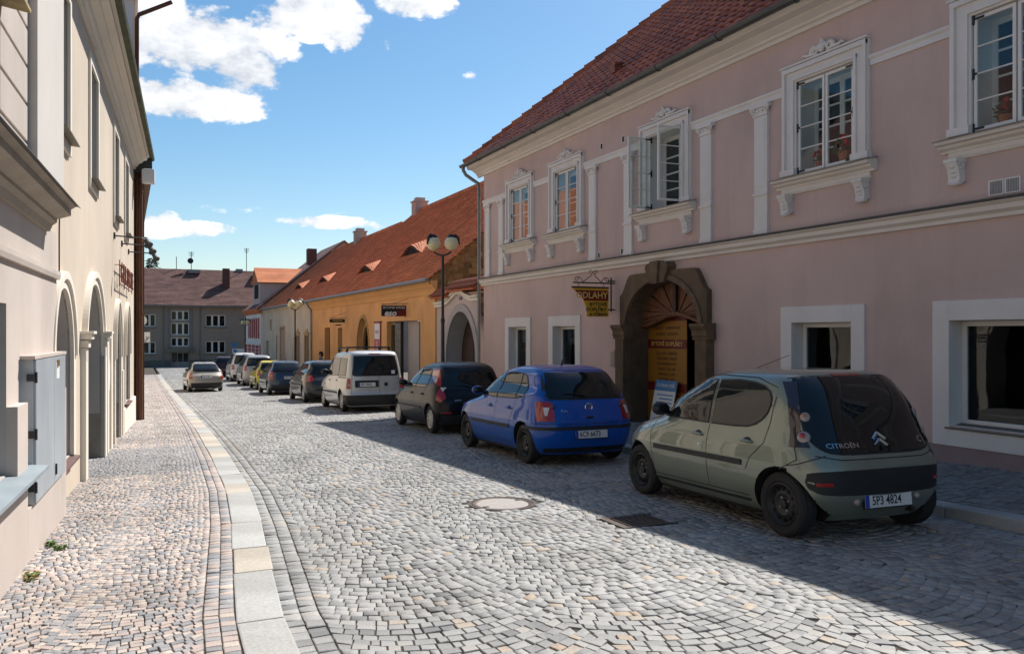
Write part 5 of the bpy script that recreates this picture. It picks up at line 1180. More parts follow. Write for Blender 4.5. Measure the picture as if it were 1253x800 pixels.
# rusty metal lettering
t = thing('metal_lettering', 'rusty red metal letters standing off the cream wall above the arches', 'sign', tuple(FA(19.6, 0, 2.7)))
RL = M('rust_red_letter', (.20, .06, .04), .8, .25, 8, .2)
word = 'GALERIE'
for k, ch in enumerate(word): mb = MB(); mb.text(ch, .56, lambda x, y, q: FA(18.25 + k * .56 + x * .95, .12 + q, 2.86 + y), .012); obj('letter', mb, RL, t)
mb = MB(FA)
for z in (2.66, 3.02): mb.bar((18.0, .09, z), (22.0, .09, z), .015, .015)
for s in (18.1, 19.4, 20.7, 21.9): mb.bar((s, .0, 3.02), (s, .1, 3.02), .012, .012); mb.bar((s, .09, 3.12), (s, .09, 2.6), .012, .012)
obj('rails', mb, RL, t)
for k, (s, z) in enumerate(((17.9, 3.56), (19.85, 3.60), (22.0, 3.62))):
    t = thing('bracket_spotlight', ('nearest', 'middle', 'farthest')[k] + ' of three black spotlights on long arms above the metal letters', 'spotlight', tuple(FA(s, 0, z)), 'spotlights above the metal lettering')
    mb = MB(FA); mb.box(s - .05, s + .05, 0, .03, z - .06, z + .06); mb.tube([(s, .02, z), (s, .50, z - .02), (s, .58, z - .07)], .014, 6); obj('arm', mb, IRON, t)
    mb = MB(FA); mb.lathe([(.0, -.1), (.05, -.09), (.075, .03), (.07, .04)], (0, 0, 0), 'z', 12); M_ = Matrix.Rotation(R(145), 3, 'X') @ Matrix.Rotation(R(20), 3, 'Y')
    mb.v = []; mb.f = []; mb.m = []; 
    m2 = MB(); m2.lathe([(.001, -.13), (.05, -.12), (.055, .0), (.085, .04), (.085, .06), (.001, .05)], (0, 0, 0), 'z', 12, cap=False); c = Vector(FA(s, .60, z - .12))
    m2.v = [tuple(c + M_ @ Vector(v)) for v in m2.v]; obj('lamp_head', m2, IRON, t)
t = thing('box_floodlight', 'white box lamp on a bracket under the eaves corner of the cream house', 'lamp', tuple(FA(24.2, .2, 5.7)))
mb = MB(FA); mb.box(23.98, 24.24, .20, .52, 5.60, 5.98); obj('housing', mb, M('white_lamp_box', (.68, .68, .67), .4, .04, 4, 0), t, bevel=.05); mb = MB(FA); mb.bar((24.1, -.02, 5.68), (24.1, .22, 5.70), .03, .03); obj('bracket', mb, IRON, t)
t = thing('wall_mirror', 'oval white plaque at the edge of the second large arch', 'plaque', tuple(FA(16.55, .05, .9)))
mb = MB(); mb.lathe([(.001, .03), (.20, .03), (.24, .02), (.24, 0)], (0, 0, 0), 'z', 20, cap=False); o_ = Vector(FA(16.57, .05, .95)); mb.v = [tuple(Vector(FA(16.57 + v[0] * .8, .0 + v[2], .95 + v[1] * 1.5))) for v in mb.v]; obj('disc', mb, WHITE, t)
for s, dz, r_, label in ((13.2, -.2, .0, ''),): pass

# next building: brown edge, eaves running away, taller white block above
nb = thing('brown_townhouse', 'dark brown edged town house beyond the arcaded house on the left', 'house', (.2, 27, g(27)))
mb = MB(); mb.face([(-3, 24.46, -2), (.27, 24.46, -2), (.27, 24.46, 5.75), (-3, 24.46, 5.75)]); mb.face([(-.05, 62, -2.5), (-8, 62, -2.5), (-8, 62, 5.75), (-.05, 62, 5.75)]); obj('wall', mb, BROWNW, nb, recalc=False)
mb = MB(); mb.face([(.27, 24.461, -2), (-.05, 62, -2.5), (-.05, 62, 5.75), (.27, 24.461, 5.75)]); obj('street_front', mb, CREAM, nb, recalc=False)
mb = MB(); P = [(.46, 24.35, 5.82), (.16, 62.2, 5.82), (-.5, 62.2, 5.72), (-.1, 24.35, 5.72), (.46, 24.35, 6.02), (.16, 62.2, 6.02), (-6, 62.2, 11.5), (-6, 24.7, 10.3)]
for q in P: mb.p(*q)
mb.f = [[0, 1, 2, 3], [0, 1, 5, 4], [4, 5, 6, 7], [0, 3, 7, 4], [1, 2, 6, 5]]; mb.m = [1, 1, 0, 1, 1]; obj('roof', mb, [TILE_O, RUST], nb, recalc=False, rnds=[.4] * 5)
mb = MB(); mb.tube([(.17, 24.38, g(24.4)), (.17, 24.38, 6.1)], .065, 10); mb.tube([(.09, 24.36, g(24.4)), (.09, 24.36, 5.9)], .03, 8)
for z in (.4, 2.2, 4.0, 5.4): mb.lathe([(.08, z), (.08, z + .05)], (.17, 24.38, 0), 'z', 10)
obj('downpipe', mb, RUST, nb, auto=50)
mb = MB(); mb.box(.02, .46, 24.2, 24.6, 5.9, 6.5); obj('gutter_end', mb, IRON, nb, bevel=.03)
tw = thing('tall_townhouse', 'taller pale house whose upper wall and brown pipe show above the left eaves', 'house', (-1, 26, g(26)))
mb = MB(); mb.box(-6, .02, 24.62, 34, 4, 10.6); obj('wall', mb, WHITE, tw); mb = MB(); mb.box(-6.2, .12, 24.4, 34.2, 10.61, 10.85); obj('eaves', mb, CREAMW, tw)
mb = MB(); mb.tube([(.09, 24.55, 6.4), (.09, 24.55, 10.05), (.14, 24.52, 10.16), (.95, 24.3, 10.55)], .055, 9); obj('downpipe', mb, RUST, tw, auto=50)
mb = MB(); mb.box(-.75, -.35, 24.56, 24.6, 9.2, 10.2); w = obj('window', mb, DARK, tw)
for y, z, r_, label, s in ((30, 2.1, .19, 'round white bracket sign beyond the brown town house', None), (31, 1.55, 0, 'white panel sign with script letters beyond the brown town house', 'Ly')):
    t = thing('bracket_sign', label, 'sign', (.3, y, z)); mb = MB(); mb.bar((.0, y, z + .22), (.5, y, z + .22), .03, .03); obj('bracket', mb, IRON, t); mb = MB()
    if r_: mb.lathe([(.001, y - .04), (r_, y - .03), (r_, y + .03), (.001, y + .04)], (.22, 0, z), 'y', 24, cap=False)
    else: mb.box(.1, .52, y - .03, y + .03, z - .17, z + .17)
    b = obj('board', mb, WHP, t)
    if s: mb = MB(); mb.text(s, .25, lambda x, q, e: (.36 + x, y - .035 - e, z - .02 + q), .001, shear=.3); obj('lettering', mb, BLK, b)

# ================================================================ cars
def rounded(P, k=4):
    n = len(P); o = []
    for i in range(n):
        a, b, c, d = (Vector(P[(i + j) % n]) for j in (-1, 0, 1, 2))
        for s_ in range(k):
            t = s_ / k; o.append(tuple(.5 * ((2 * b) + (c - a) * t + (2 * a - 5 * b + 4 * c - d) * t * t + (3 * b - a - 3 * c + d) * t ** 3)))
    return o
def paint(name, col, metal=.35, rough=.32, coat=.85):
    m, nt, b = nodes(name); n = tex(nt, scale=3, detail=5)
    c = ramp(nt, n.outputs['Fac'], [(.3, sc3(col, .93)), (.7, sc3(col, 1.06))]); nt.links.new(c, b.inputs['Base Color'])
    b.inputs['Metallic'].default_value = metal; b.inputs['Roughness'].default_value = rough + .12; b.inputs['Specular IOR Level'].default_value = .15; b.inputs['Coat Weight'].default_value = coat; b.inputs['Coat Roughness'].default_value = .03
    d = tex(nt, scale=7, detail=6); r = ramp(nt, d.outputs['Fac'], [(.4, (.01, .01, .01)), (.75, (.045, .045, .045))]); nt.links.new(r, b.inputs['Coat Roughness'])
    return m
CGLASS = M('car_glass', (.010, .012, .013), .03, .1, 2, 0, spec=.45)
RUBBER = M('tyre_rubber', (.022, .021, .020), .85, .2, 8, .2)
TRIM = M('black_trim', (.018, .018, .019), .55, .15, 6, .05)
REDL = M('red_lens', (.30, .008, .010), .18, .1, 6, 0, coat=1); WHLB = M('bright_clear_lens', (.62, .58, .55), .15, .1, 6, 0, coat=1); WHL = M('clear_lens', (.30, .25, .235), .15, .1, 6, 0, coat=1); ORL = M('orange_lens', (.45, .12, .03), .18, .1, 6, 0, coat=1)
CHROME = M('chrome_badge', (.62, .62, .63), .2, .05, 4, 0, metal=1)
PLATE = M('plate_white', (.66, .66, .64), .45, .04, 6, 0); PBLUE = M('plate_blue', (.02, .06, .35), .45, .05, 6, 0)
HUBS = M('silver_hubcap', (.40, .40, .39), .4, .1, 6, 0, metal=.5); STEELB = M('black_steel_rim', (.03, .03, .03), .5, .2, 6, 0, metal=.3)
LINER = M('wheel_well', (.010, .010, .010), .95, .1, 4, 0)
def pchip(xs, ys, x):
    xs = np.asarray(xs, float); ys = np.asarray(ys, float); h = np.diff(xs); d = np.diff(ys) / h; m = np.zeros(len(xs))
    for i in range(1, len(xs) - 1):
        if d[i - 1] * d[i] > 0: w1, w2 = 2 * h[i] + h[i - 1], h[i] + 2 * h[i - 1]; m[i] = (w1 + w2) / (w1 / d[i - 1] + w2 / d[i])
    m[0], m[-1] = d[0], d[-1]
    x = np.clip(x, xs[0], xs[-1]); i = np.clip(np.searchsorted(xs, x) - 1, 0, len(xs) - 2); t = (x - xs[i]) / h[i]
    return (1 + 2 * t) * (1 - t) ** 2 * ys[i] + t * (1 - t) ** 2 * h[i] * m[i] + t * t * (3 - 2 * t) * ys[i + 1] + t * t * (t - 1) * h[i] * m[i + 1]
class Car:
    def __init__(s, name, label, L, W, H, wb, ro, belt=.93, cowl=.88, rooff=1.85, rear=None, front=None, half=None, r=.29, color=None, group='cars parked along the right kerb', hoodz=.80, detail=2, nr=4.0, nf=3.0, ar=.5, af=1.05, seal=True, roofr=.55, rbelt=.12, tumble=.22):
        s.L, s.W, s.H, s.wb, s.ro, s.r, s.paint, s.belt = L, W, H, wb, ro, r, color, belt; s.detail = detail; s.seal = seal
        s.root = local_thing(name, label, 'car', group)
        hw = W / 2
        s.rear = rear or [(.17, .12), (.28, .04), (.45, 0), (.62, .01), (.74, .04), (belt - .02, rbelt), (belt + .12, rbelt + .07), (H - .16, roofr - .16), (H - .07, roofr), (H - .03, roofr + .22), (H, roofr + .7)]
        s.front = front or [(.17, L - .12), (.30, L - .02), (.5, L), (.63, L - .05), (.72, L - .14), (hoodz, L - .34), (belt - .02, L - cowl + .12), (belt + .04, L - cowl), (H - .14, L - rooff + .22), (H - .07, L - rooff), (H - .03, L - rooff - .28), (H, L - rooff - .7)]
        s.half = half or [(.17, hw - .13), (.26, hw - .065), (.42, hw - .022), (.62, hw), (.76, hw - .014), (belt - .03, hw - .052), (belt + .06, hw - .075), (H - .32, hw - .06 - tumble * .62), (H - .12, hw - .07 - tumble), (H - .06, hw - .12 - tumble), (H - .022, hw * .52), (H, hw * .22)]
        s.nr, s.nf, s.ar, s.af = nr, nf, ar, af
        s.body()
    def R_(s, z): return float(pchip(*zip(*s.rear), np.array([z]))[0])
    def F_(s, z): return float(pchip(*zip(*s.front), np.array([z]))[0])
    def body(s):
        H = s.H; zs = sorted(set([round(q, 4) for q in np.linspace(.17, H, 40)] + [round(z, 4) for z, _ in s.rear + s.front + s.half] + [s.belt, H - .01, H - .04, H - .09]))
        zs = [zs[0]] + [z for a, z in zip(zs, zs[1:]) if z - a > .004]; zs = np.array(zs); n = 88
        xr = pchip(*zip(*s.rear), zs); xf = pchip(*zip(*s.front), zs); hw = pchip(*zip(*s.half), zs)
        V, F = [], []
        q = np.linspace(-np.pi / 2, np.pi / 2, 25); sd = np.linspace(0, 1, 16)[1:-1]
        for z, a, b, w in zip(zs, xr, xf, hw):
            up = min(1, max(0, (z - s.belt) / .2)); Lz = b - a
            ar = min(s.ar * (1 - .25 * up), Lz * .42); af = min(s.af * (1 - .45 * up), Lz * .45); er = s.nr; ef = s.nf
            P = [(a + ar * (1 - abs(math.cos(t)) ** (2 / er)), math.copysign(w * abs(math.sin(t)) ** (2 / er), t)) for t in q]
            P += [(a + ar + (Lz - ar - af) * t, w) for t in sd]
            P += [(b - af * (1 - abs(math.cos(t)) ** (2 / ef)), math.copysign(w * abs(math.sin(t)) ** (2 / ef), -t)) for t in q]
            P += [(b - af - (Lz - ar - af) * t, -w) for t in sd]
            n = len(P)
            for x, y in P:
                y *= 1 - .035 * max(0, (s.L * .30 - x) / s.L / .30) ** 2 - .04 * max(0, (x - s.L * .66) / s.L / .34) ** 2
                V.append((x, y, z))
        k = len(zs)
        for j in range(k - 1):
            for i in range(n): F.append([j * n + i, j * n + (i + 1) % n, (j + 1) * n + (i + 1) % n, (j + 1) * n + i])
        F.append(list(range(n))[::-1]); F.append([(k - 1) * n + i for i in range(n)])
        s.bvh = BVHTree.FromPolygons([Vector(v) for v in V], F)
        me = bpy.data.meshes.new('body'); me.from_pydata(V, [], F); me.materials.append(s.paint); me.materials.append(LINER)
        o = bpy.data.objects.new('body', me); C.objects.link(o)
        mb = MB(); rr = s.r + .045
        for xw in (s.ro, s.ro + s.wb):
            for sy in (-1, 1):
                y0, y1 = sorted((sy * (s.W / 2 - .30), sy * (s.W / 2 + .3))); mb.lathe([(rr, y0), (rr, y1)], (xw, 0, s.r), 'y', 40)
        mc = bpy.data.meshes.new('cut'); mc.from_pydata(mb.v, [], mb.f); bm = bmesh.new(); bm.from_mesh(mc); bmesh.ops.recalc_face_normals(bm, faces=bm.faces); bm.to_mesh(mc); bm.free()
        oc = bpy.data.objects.new('cut', mc); C.objects.link(oc); md = o.modifiers.new('b', 'BOOLEAN'); md.operation = 'DIFFERENCE'; md.object = oc; md.solver = 'EXACT'
        dg = bpy.context.evaluated_depsgraph_get(); nm = bpy.data.meshes.new_from_object(o.evaluated_get(dg)); o.modifiers.clear(); o.data = nm; nm.name = 'body'
        bpy.data.objects.remove(oc); 
        for p in nm.polygons:
            c = p.center; inside = any(math.hypot(c.x - xw, c.z - s.r) <= rr + .003 for xw in (s.ro, s.ro + s.wb))
            p.material_index = 1 if inside and abs(c.y) > s.W / 2 - .305 else 0
            p.use_smooth = True
        nm.set_sharp_from_angle(angle=R(32))
        o.parent = s.root; s.bodyo = o
        mb = MB(); mb.box(.22, s.L - .3, -(s.W / 2 - .33), s.W / 2 - .33, .15, .26); mb.box(s.ro + s.r + .06, s.ro + s.wb - s.r - .06, -(s.W / 2 - .12), s.W / 2 - .12, .151, .24); obj('underbody', mb, LINER, s.root)
        bm = bmesh.new(); bm.from_mesh(nm); bmesh.ops.recalc_face_normals(bm, faces=bm.faces); bm.to_mesh(nm); bm.free(); nm.set_sharp_from_angle(angle=R(32))
    def hit(s, p, d):
        h = s.bvh.ray_cast(Vector(p), Vector(d))
        if h[0] is None: q = s.bvh.find_nearest(Vector(p) + Vector(d) * 2.2); return q[0], q[1]
        return h[0], h[1]
    def proj(s, view, h, z):
        if view == 'L': return s.hit((h, 3, z), (0, -1, 0))
        if view == 'R': return s.hit((h, -3, z), (0, 1, 0))
        if view == 'B': return s.hit((-3, h, z), (1, 0, 0))
        if view == 'F': return s.hit((s.L + 3, h, z), (-1, 0, 0))
        if view in ('CL', 'CR'):
            k = 1 if view == 'CL' else -1; q = .70711
            return s.hit((-3 * q + h * q, k * (3 * q + h * q), z), (q, -k * q, 0))
        if view == 'T': return s.hit((h, z, 4), (0, 0, -1))
    def patch(s, view, poly, name, mat, off=.004, parent=None, step=.07, skirt=.012, smooth=True):
        bm = bmesh.new(); bm.faces.new([bm.verts.new((h, z, 0)) for h, z in poly])
        hs = [p[0] for p in poly]; zs = [p[1] for p in poly]
        for ax, lo, hi in ((0, min(hs), max(hs)), (1, min(zs), max(zs))):
            k = int((hi - lo) / step)
            for i in range(1, k + 1):
                co = [0, 0, 0]; no = [0, 0, 0]; co[ax] = lo + (hi - lo) * i / (k + 1); no[ax] = 1
                bmesh.ops.bisect_plane(bm, geom=bm.verts[:] + bm.edges[:] + bm.faces[:], plane_co=co, plane_no=no, dist=1e-5)
        base = {}
        for v in bm.verts:
            p, nrm = s.proj(view, v.co.x, v.co.y)
            if nrm.dot(p - Vector((s.L / 2, 0, .7))) < 0: nrm = -nrm
            v.co = p + nrm * off; base[v] = nrm
        ed = [e for e in bm.edges if len(e.link_faces) == 1]
        r_ = bmesh.ops.extrude_edge_only(bm, edges=ed)
        for v in [g_ for g_ in r_['geom'] if isinstance(g_, bmesh.types.BMVert)]:
            q = s.bvh.find_nearest(v.co); nrm = (v.co - q[0]).normalized() if (v.co - q[0]).length > 1e-6 else q[1]
            v.co = v.co - nrm * skirt
        bmesh.ops.recalc_face_normals(bm, faces=bm.faces)
        me = bpy.data.meshes.new(name); bm.to_mesh(me); bm.free(); setmesh(me, mat, smooth); me.set_sharp_from_angle(angle=R(40))
        o = bpy.data.objects.new(name, me); C.objects.link(o); o.parent = parent or s.root
        # make sure faces look outwards
        return o
    def line(s, view, pts, name, mat=TRIM, w=.009, off=.0015, parent=None, n=14):
        mb = MB(); P = []
        for a, b in zip(pts, pts[1:]):
            for k in range(n): P.append((a[0] + (b[0] - a[0]) * k / n, a[1] + (b[1] - a[1]) * k / n))
        P.append(pts[-1]); Q = []
        for i, p in enumerate(P):
            t = Vector(P[min(i + 1, len(P) - 1)]) - Vector(P[max(i - 1, 0)]); t.normalize(); nrm = Vector((-t.y, t.x)) * w / 2; r_ = []
            for sg in (-1, 1):
                q, no = s.proj(view, p[0] + nrm.x * sg, p[1] + nrm.y * sg)
                if no.dot(q - Vector((s.L / 2, 0, .7))) < 0: no = -no
                r_.append(tuple(q + no * off))
            Q.append(r_)
        for a, b in zip(Q, Q[1:]): mb.face([a[0], a[1], b[1], b[0]])
        return obj(name, mb, mat, parent or s.bodyo, recalc=False)
    def corner(s, pts, name, mat, **k):
        """wrap-around patch on the rear corners; pts are ('y', lateral, z) on the tail or ('x', distance from the tail, z) on the flank"""
        k.setdefault('step', .03); r_ = []
        hh = lambda kd, v, z: ((s.proj('B', v, z)[0].x + v) if kd == 'y' else (v + s.proj('L', v, z)[0].y)) * .70711
        P = [(hh(*p), p[2]) for p in pts]
        par = k.pop('parents', (None, None))
        for v, pr in zip(('CL', 'CR'), par): r_.append(s.patch(v, P, name, mat, parent=pr, **k))
        return r_
    def both(s, poly, name, mat, **k):
        r_ = []
        for v in 'LR': r_.append(s.patch(v, poly, name, mat, **k))
        return r_
    def window(s, view, poly, name, grow=.016):
        c = Vector((sum(p[0] for p in poly) / len(poly), sum(p[1] for p in poly) / len(poly)))
        big = []
        n = len(poly)
        for i in range(n):
            a, b, d = Vector(poly[i - 1]), Vector(poly[i]), Vector(poly[(i + 1) % n]); e1 = (b - a).normalized(); e2 = (d - b).normalized()
            n1 = Vector((e1.y, -e1.x)); n2 = Vector((e2.y, -e2.x)); m = (n1 + n2); m = m.normalized() / max(.4, math.sqrt(max(.01, (1 + n1.dot(n2)) / 2)))
            if (b + m * .001 - c).length < (b - c).length: m = -m
            big.append(tuple(b + m * grow))
        g_ = s.patch(view, poly, name, CGLASS, off=.007)
        if s.seal: s.patch(view, big, 'window_seal', TRIM, off=.003, parent=g_)
        return g_
    def sidewins(s, wins):
        for v in 'LR':
            for w in wins: s.window(v, w, 'side_window')
    def wheels(s, kind='steel', n=9):
        proto = None; tw = .185 if s.r < .3 else .2
        for xw in (s.ro, s.ro + s.wb):
            for sy in (1, -1):
                if proto is None or True:
                    y = s.W / 2 - .05
                    if proto is None:
                        w = local_thing('wheel', None, None); 
                        del w
                    e = bpy.data.objects.new('wheel', None); C.objects.link(e); e.empty_display_size = .1; ORG[e.name] = Vector((0, 0, 0)); e.parent = s.root
                    e.location = (xw, sy * y, s.r); e.rotation_euler = (0, rnd.uniform(0, 1), 0) if sy > 0 else (0, 0, math.pi)
                    if proto: 
                        for ch in proto.children:
                            c = ch.copy(); C.objects.link(c); c.parent = e
                        continue
                    proto = e; r_ = s.r; ri = r_ * .66
                    mb = MB(); mb.lathe([(ri, -.02), (ri + .02, .0), (r_ - .035, .004), (r_ - .012, -.008), (r_, -.035), (r_ - .006, -.06), (r_, -.07), (r_, -tw + .055), (r_ - .012, -tw + .03), (ri, -tw + .02)], (0, 0, 0), 'y', 40, cap=False); obj('tyre', mb, RUBBER, e, auto=30)
                    mb = MB()
                    if kind == 'steel':
                        mb.lathe([(ri + .002, -.012), (ri - .012, -.004), (ri - .03, -.03), (ri - .045, -.05), (ri * .62, -.03), (ri * .50, -.025), (ri * .30, -.045), (.045, -.045), (.04, -.02), (.001, -.018)], (0, 0, 0), 'y', 36, cap=False); rim = obj('rim', mb, STEELB, e, auto=30)
                        for k in range(12): mb = MB(); a = 2 * math.pi * k / 12; mb.ball((ri * .70 * math.cos(a), -.034, ri * .70 * math.sin(a)), (.018, .012, .018), 8); obj('rim_hole', mb, LINER, e)
                        for k in range(4): mb = MB(); a = 2 * math.pi * k / 4; mb.ball((.06 * math.cos(a), -.042, .06 * math.sin(a)), (.011, .012, .011), 6); obj('wheel_bolt', mb, HUBS, e)
                    else:
                        mb.lathe([(ri + .002, -.012), (ri - .01, -.002), (ri - .03, -.01), (ri - .04, -.05), (.001, -.05)], (0, 0, 0), 'y', 32, cap=False); obj('rim', mb, STEELB, e, auto=30)
                        mb = MB(); mb.lathe([(ri + .003, -.02), (ri + .003, -.006), (ri - .008, .002), (ri - .028, -.004), (ri - .028, -.02)], (0, 0, 0), 'y', 32, cap=False); mb.lathe([(.06, -.04), (.055, -.006), (.02, .0), (.001, .0)], (0, 0, 0), 'y', 14, cap=False)
                        for k in range(n):
                            a = 2 * math.pi * k / n; u = Vector((math.cos(a), 0, math.sin(a))); t = Vector((-u.z, 0, u.x)); q = []
                            for rr, ww, yy in ((.045, .020, -.006), (ri - .02, .030, -.006)):
                                q.append([tuple(u * rr + t * ww * sg + Vector((0, yy + e_, 0))) for sg in (-1, 1) for e_ in (0, -.02)])
                            A, B = q; mb.face([A[0], A[2], B[2], B[0]]); mb.face([A[0], A[1], B[1], B[0]]); mb.face([A[2], A[3], B[3], B[2]])
                        obj('hubcap', mb, HUBS, e)
    def mirror(s, x, z, mat=None, sz=1):
        for sy in (1, -1):
            p, _ = s.proj('L' if sy > 0 else 'R', x, z); mb = MB()
            c = p + Vector((-.02, sy * .13, .04)); n = 14; 
            mb.ball(tuple(c), (.055 * sz, .10 * sz, .072 * sz), 14); mb.bar(p + Vector((.02, 0, -.01)), c, .05, .035); m = obj('door_mirror', mb, mat or s.paint, s.root, smooth=True)
            mb = MB(); mb.v = []; mb.ball(tuple(c + Vector((-.045 * sz, 0, 0))), (.014, .086 * sz, .06 * sz), 14); obj('mirror_glass', mb, CGLASS, m, smooth=True)
    def handle(s, x, z, mat=None):
        for v, sy in (('L', 1), ('R', -1)):
            p, nrm = s.proj(v, x, z); mb = MB(); mb.ball((p.x, p.y - sy * .004, p.z + .004), (.055, .010, .036), 12); o = obj('handle_recess', mb, TRIM, s.bodyo, smooth=True)
            mb = MB(); mb.tube([(p.x - .075, p.y + sy * .004, p.z), (p.x - .05, p.y + sy * .022, p.z + .004), (p.x + .05, p.y + sy * .022, p.z + .006), (p.x + .075, p.y + sy * .006, p.z + .004)], [.008, .015, .015, .008], 8); obj('door_handle', mb, mat or s.paint, s.root, smooth=True)
    def plate(s, z, txt, y=0, w=.52, h=.11, tilt=.08):
        p, _ = s.proj('B', y, z); x = p.x - .012
        T = lambda a, d, q: (x - d + (q) * tilt, y + a, z + q)       # a grows to the car's left = image left when seen from behind
        mb = MB(T); mb.box(-w / 2 - .008, w / 2 + .008, -.02, .0, -h / 2 - .012, h / 2 + .008); fr = obj('plate_frame', mb, TRIM, s.root)
        mb = MB(T); mb.box(-w / 2, w / 2, .0005, .003, -h / 2, h / 2); o = obj('number_plate', mb, PLATE, s.root)
        mb = MB(T); mb.box(w / 2 - .045, w / 2 - .001, .0035, .0045, -h / 2 + .001, h / 2 - .001); obj('blue_band', mb, PBLUE, o)
        if txt:
            mb = MB(); mb.text(txt, h * .98, lambda a, q, e: T(.022 - a, .0042 + e, q), .0006, xs=.80, bold=.0015); obj('plate_text', mb, BLK, o)
            mb = MB(T); mb.box(-w / 2 + .01, w / 2 - .06, .0032, .004, -h / 2 + .004, -h / 2 + .012); 
    def rear_text(s, txt, size, y, z, mat=CHROME, xs=1.2):
        p, n = s.proj('B', y, z); d2 = (s.proj('B', y, z + .05)[0].x - p.x) / .05
        mb = MB(); mb.text(txt, size, lambda a, q, e: (s.proj('B', y - a, z + q)[0].x - .012 - e, y - a, z + q), .003, xs=xs); obj('badge', mb, mat, s.root)
    def wiper(s, y0, y1, z0, z1):
        a = s.proj('B', y0, z0)[0]; b = s.proj('B', (y0 + y1) / 2, (z0 + z1) / 2 + .02)[0]; c = s.proj('B', y1, z1)[0]; d = Vector((-.025, 0, .008))
        mb = MB(); mb.tube([a + d, b + d, c + d], [.014, .009, .006], 6); obj('rear_wiper', mb, TRIM, s.root)
    def ball_patch(s, view, h, z, r_, name, mat, depth=.02, parent=None):
        p, nrm = s.proj(view, h, z)
        if nrm.dot(p - Vector((s.L / 2, 0, .7))) < 0: nrm = -nrm
        mb = MB(); mb.lathe([(r_, -.012), (r_, .003), (r_ * .8, depth * .8), (r_ * .4, depth), (.001, depth * 1.03)], (0, 0, 0), 'z', 24, cap=False)
        q = nrm.to_track_quat('Z', 'Y').to_matrix(); mb.v = [tuple(p + q @ Vector(v)) for v in mb.v]
        return obj(name, mb, mat, parent or s.root, smooth=True)
    def doors(s, lines, zlo=.30):
        for v in 'LR':
            for l in lines: s.line(v, l, 'door_gap')
    def moulding(s, x0, x1, z, h=.05, mat=TRIM, dz=0):
        s.both([(x0, z), (x1, z + dz), (x1, z + dz + h), (x0, z + h)], 'side_moulding', mat, off=.012, skirt=.02)
    def place(s, v, u, deg=0, sx=1.06, sy=1.03, sz=1.03, pitch=None):
        """(v, u): where the left rear wheel touches the road; deg: nose towards the kerb"""
        a = R(90 - deg); s.root.scale = (sx, sy, sz)
        sl = (g(u + 2.6) - g(u)) / 2.6 if pitch is None else pitch
        s.root.rotation_euler = (0, -math.atan(sl), a)
        lx, ly = s.ro * sx, (s.W / 2 - .05) * sy
        x = v - (lx * math.cos(a) - ly * math.sin(a)); y = u - (lx * math.sin(a) + ly * math.cos(a))
        s.root.location = (x, y, g(u) - sl * lx + .004)
        ORG[s.root.name] = Vector((0, 0, 0))

# ---- 1. grey green city hatchback, nearest
c = Car('parked_car', 'grey green small hatchback with black glass tailgate parked nearest, number plate 5P3 4824', 3.435, 1.63, 1.465, 2.34, .45, belt=.92, color=paint('grey_green_paint', (.22, .245, .195), .5, .28), r=.285,
        rear=[(.17, .14), (.26, .06), (.40, .0), (.58, .0), (.70, .03), (.78, .07), (.86, .11), (1.0, .17), (1.15, .25), (1.28, .34), (1.38, .43), (1.425, .52), (1.45, .80), (1.465, 1.3)],
        front=[(.17, 3.30), (.30, 3.41), (.5, 3.435), (.64, 3.39), (.75, 3.27), (.85, 3.02), (.93, 2.74), (.99, 2.60), (1.10, 2.42), (1.2, 2.25), (1.3, 2.05), (1.38, 1.86), (1.425, 1.68), (1.45, 1.50), (1.465, 1.35)],
        half=[(.17, .69), (.25, .75), (.42, .797), (.62, .815), (.75, .803), (.88, .768), (.96, .745), (1.12, .71), (1.28, .655), (1.37, .615), (1.415, .56), (1.445, .44), (1.465, .18)], nr=3.6, ar=.48)
c.seal = True
c.sidewins([[(1.50, .93), (1.50, 1.335), (1.78, 1.35), (1.98, 1.30), (2.18, 1.18), (2.36, 1.04), (2.44, .945)],
            [(1.43, .93), (1.43, 1.335), (1.15, 1.345), (.92, 1.328), (.78, 1.30), (.69, 1.255), (.645, 1.20), (.635, 1.14), (.66, 1.07), (.72, 1.01), (.80, .965), (.90, .94), (1.1, .93)]])
tg = c.window('B', rounded([(-.60, .80), (-.645, .90), (-.64, 1.05), (-.60, 1.20), (-.54, 1.33), (-.46, 1.385), (.46, 1.385), (.54, 1.33), (.60, 1.20), (.64, 1.05), (.645, .90), (.60, .80), (.45, .755), (0, .75), (-.45, .755)], 3), 'glass_tailgate', .014)
c.window('F', [(-.62, 1.0), (-.5, 1.36), (.5, 1.36), (.62, 1.0)], 'windscreen', .02)
SMOKE = M('smoked_lens', (.03, .018, .02), .12, .1, 6, 0, coat=1)
cls = c.corner([('y', .665, .80), ('y', .675, .95), ('y', .64, 1.1), ('y', .585, 1.25), ('y', .54, 1.35), ('x', .58, 1.35), ('x', .46, 1.2), ('x', .40, 1.05), ('x', .36, .92), ('x', .335, .80)], 'tail_light', SMOKE, off=.008)
for cl, v in zip(cls, ('CL', 'CR')):
    for z, r_, h in ((.885, .056, .655), (1.055, .043, .645)):
        c.ball_patch(v, h, z, r_, 'lens', WHL, .018, cl); c.ball_patch(v, h + .010, z + .010, r_ * .55, 'lens_centre', ORL if z > 1 else REDL, .024, cl)
c.patch('B', [(-.16, 1.395), (-.16, 1.412), (.16, 1.412), (.16, 1.395)], 'brake_light', REDL, off=.01)
bp = c.patch('B', rounded([(-.70, .60), (-.735, .56), (-.735, .50), (-.69, .44), (-.5, .405), (.5, .405), (.69, .44), (.735, .50), (.735, .56), (.70, .60), (.4, .615), (-.4, .615)], 3), 'rear_bumper_panel', TRIM, off=.004)
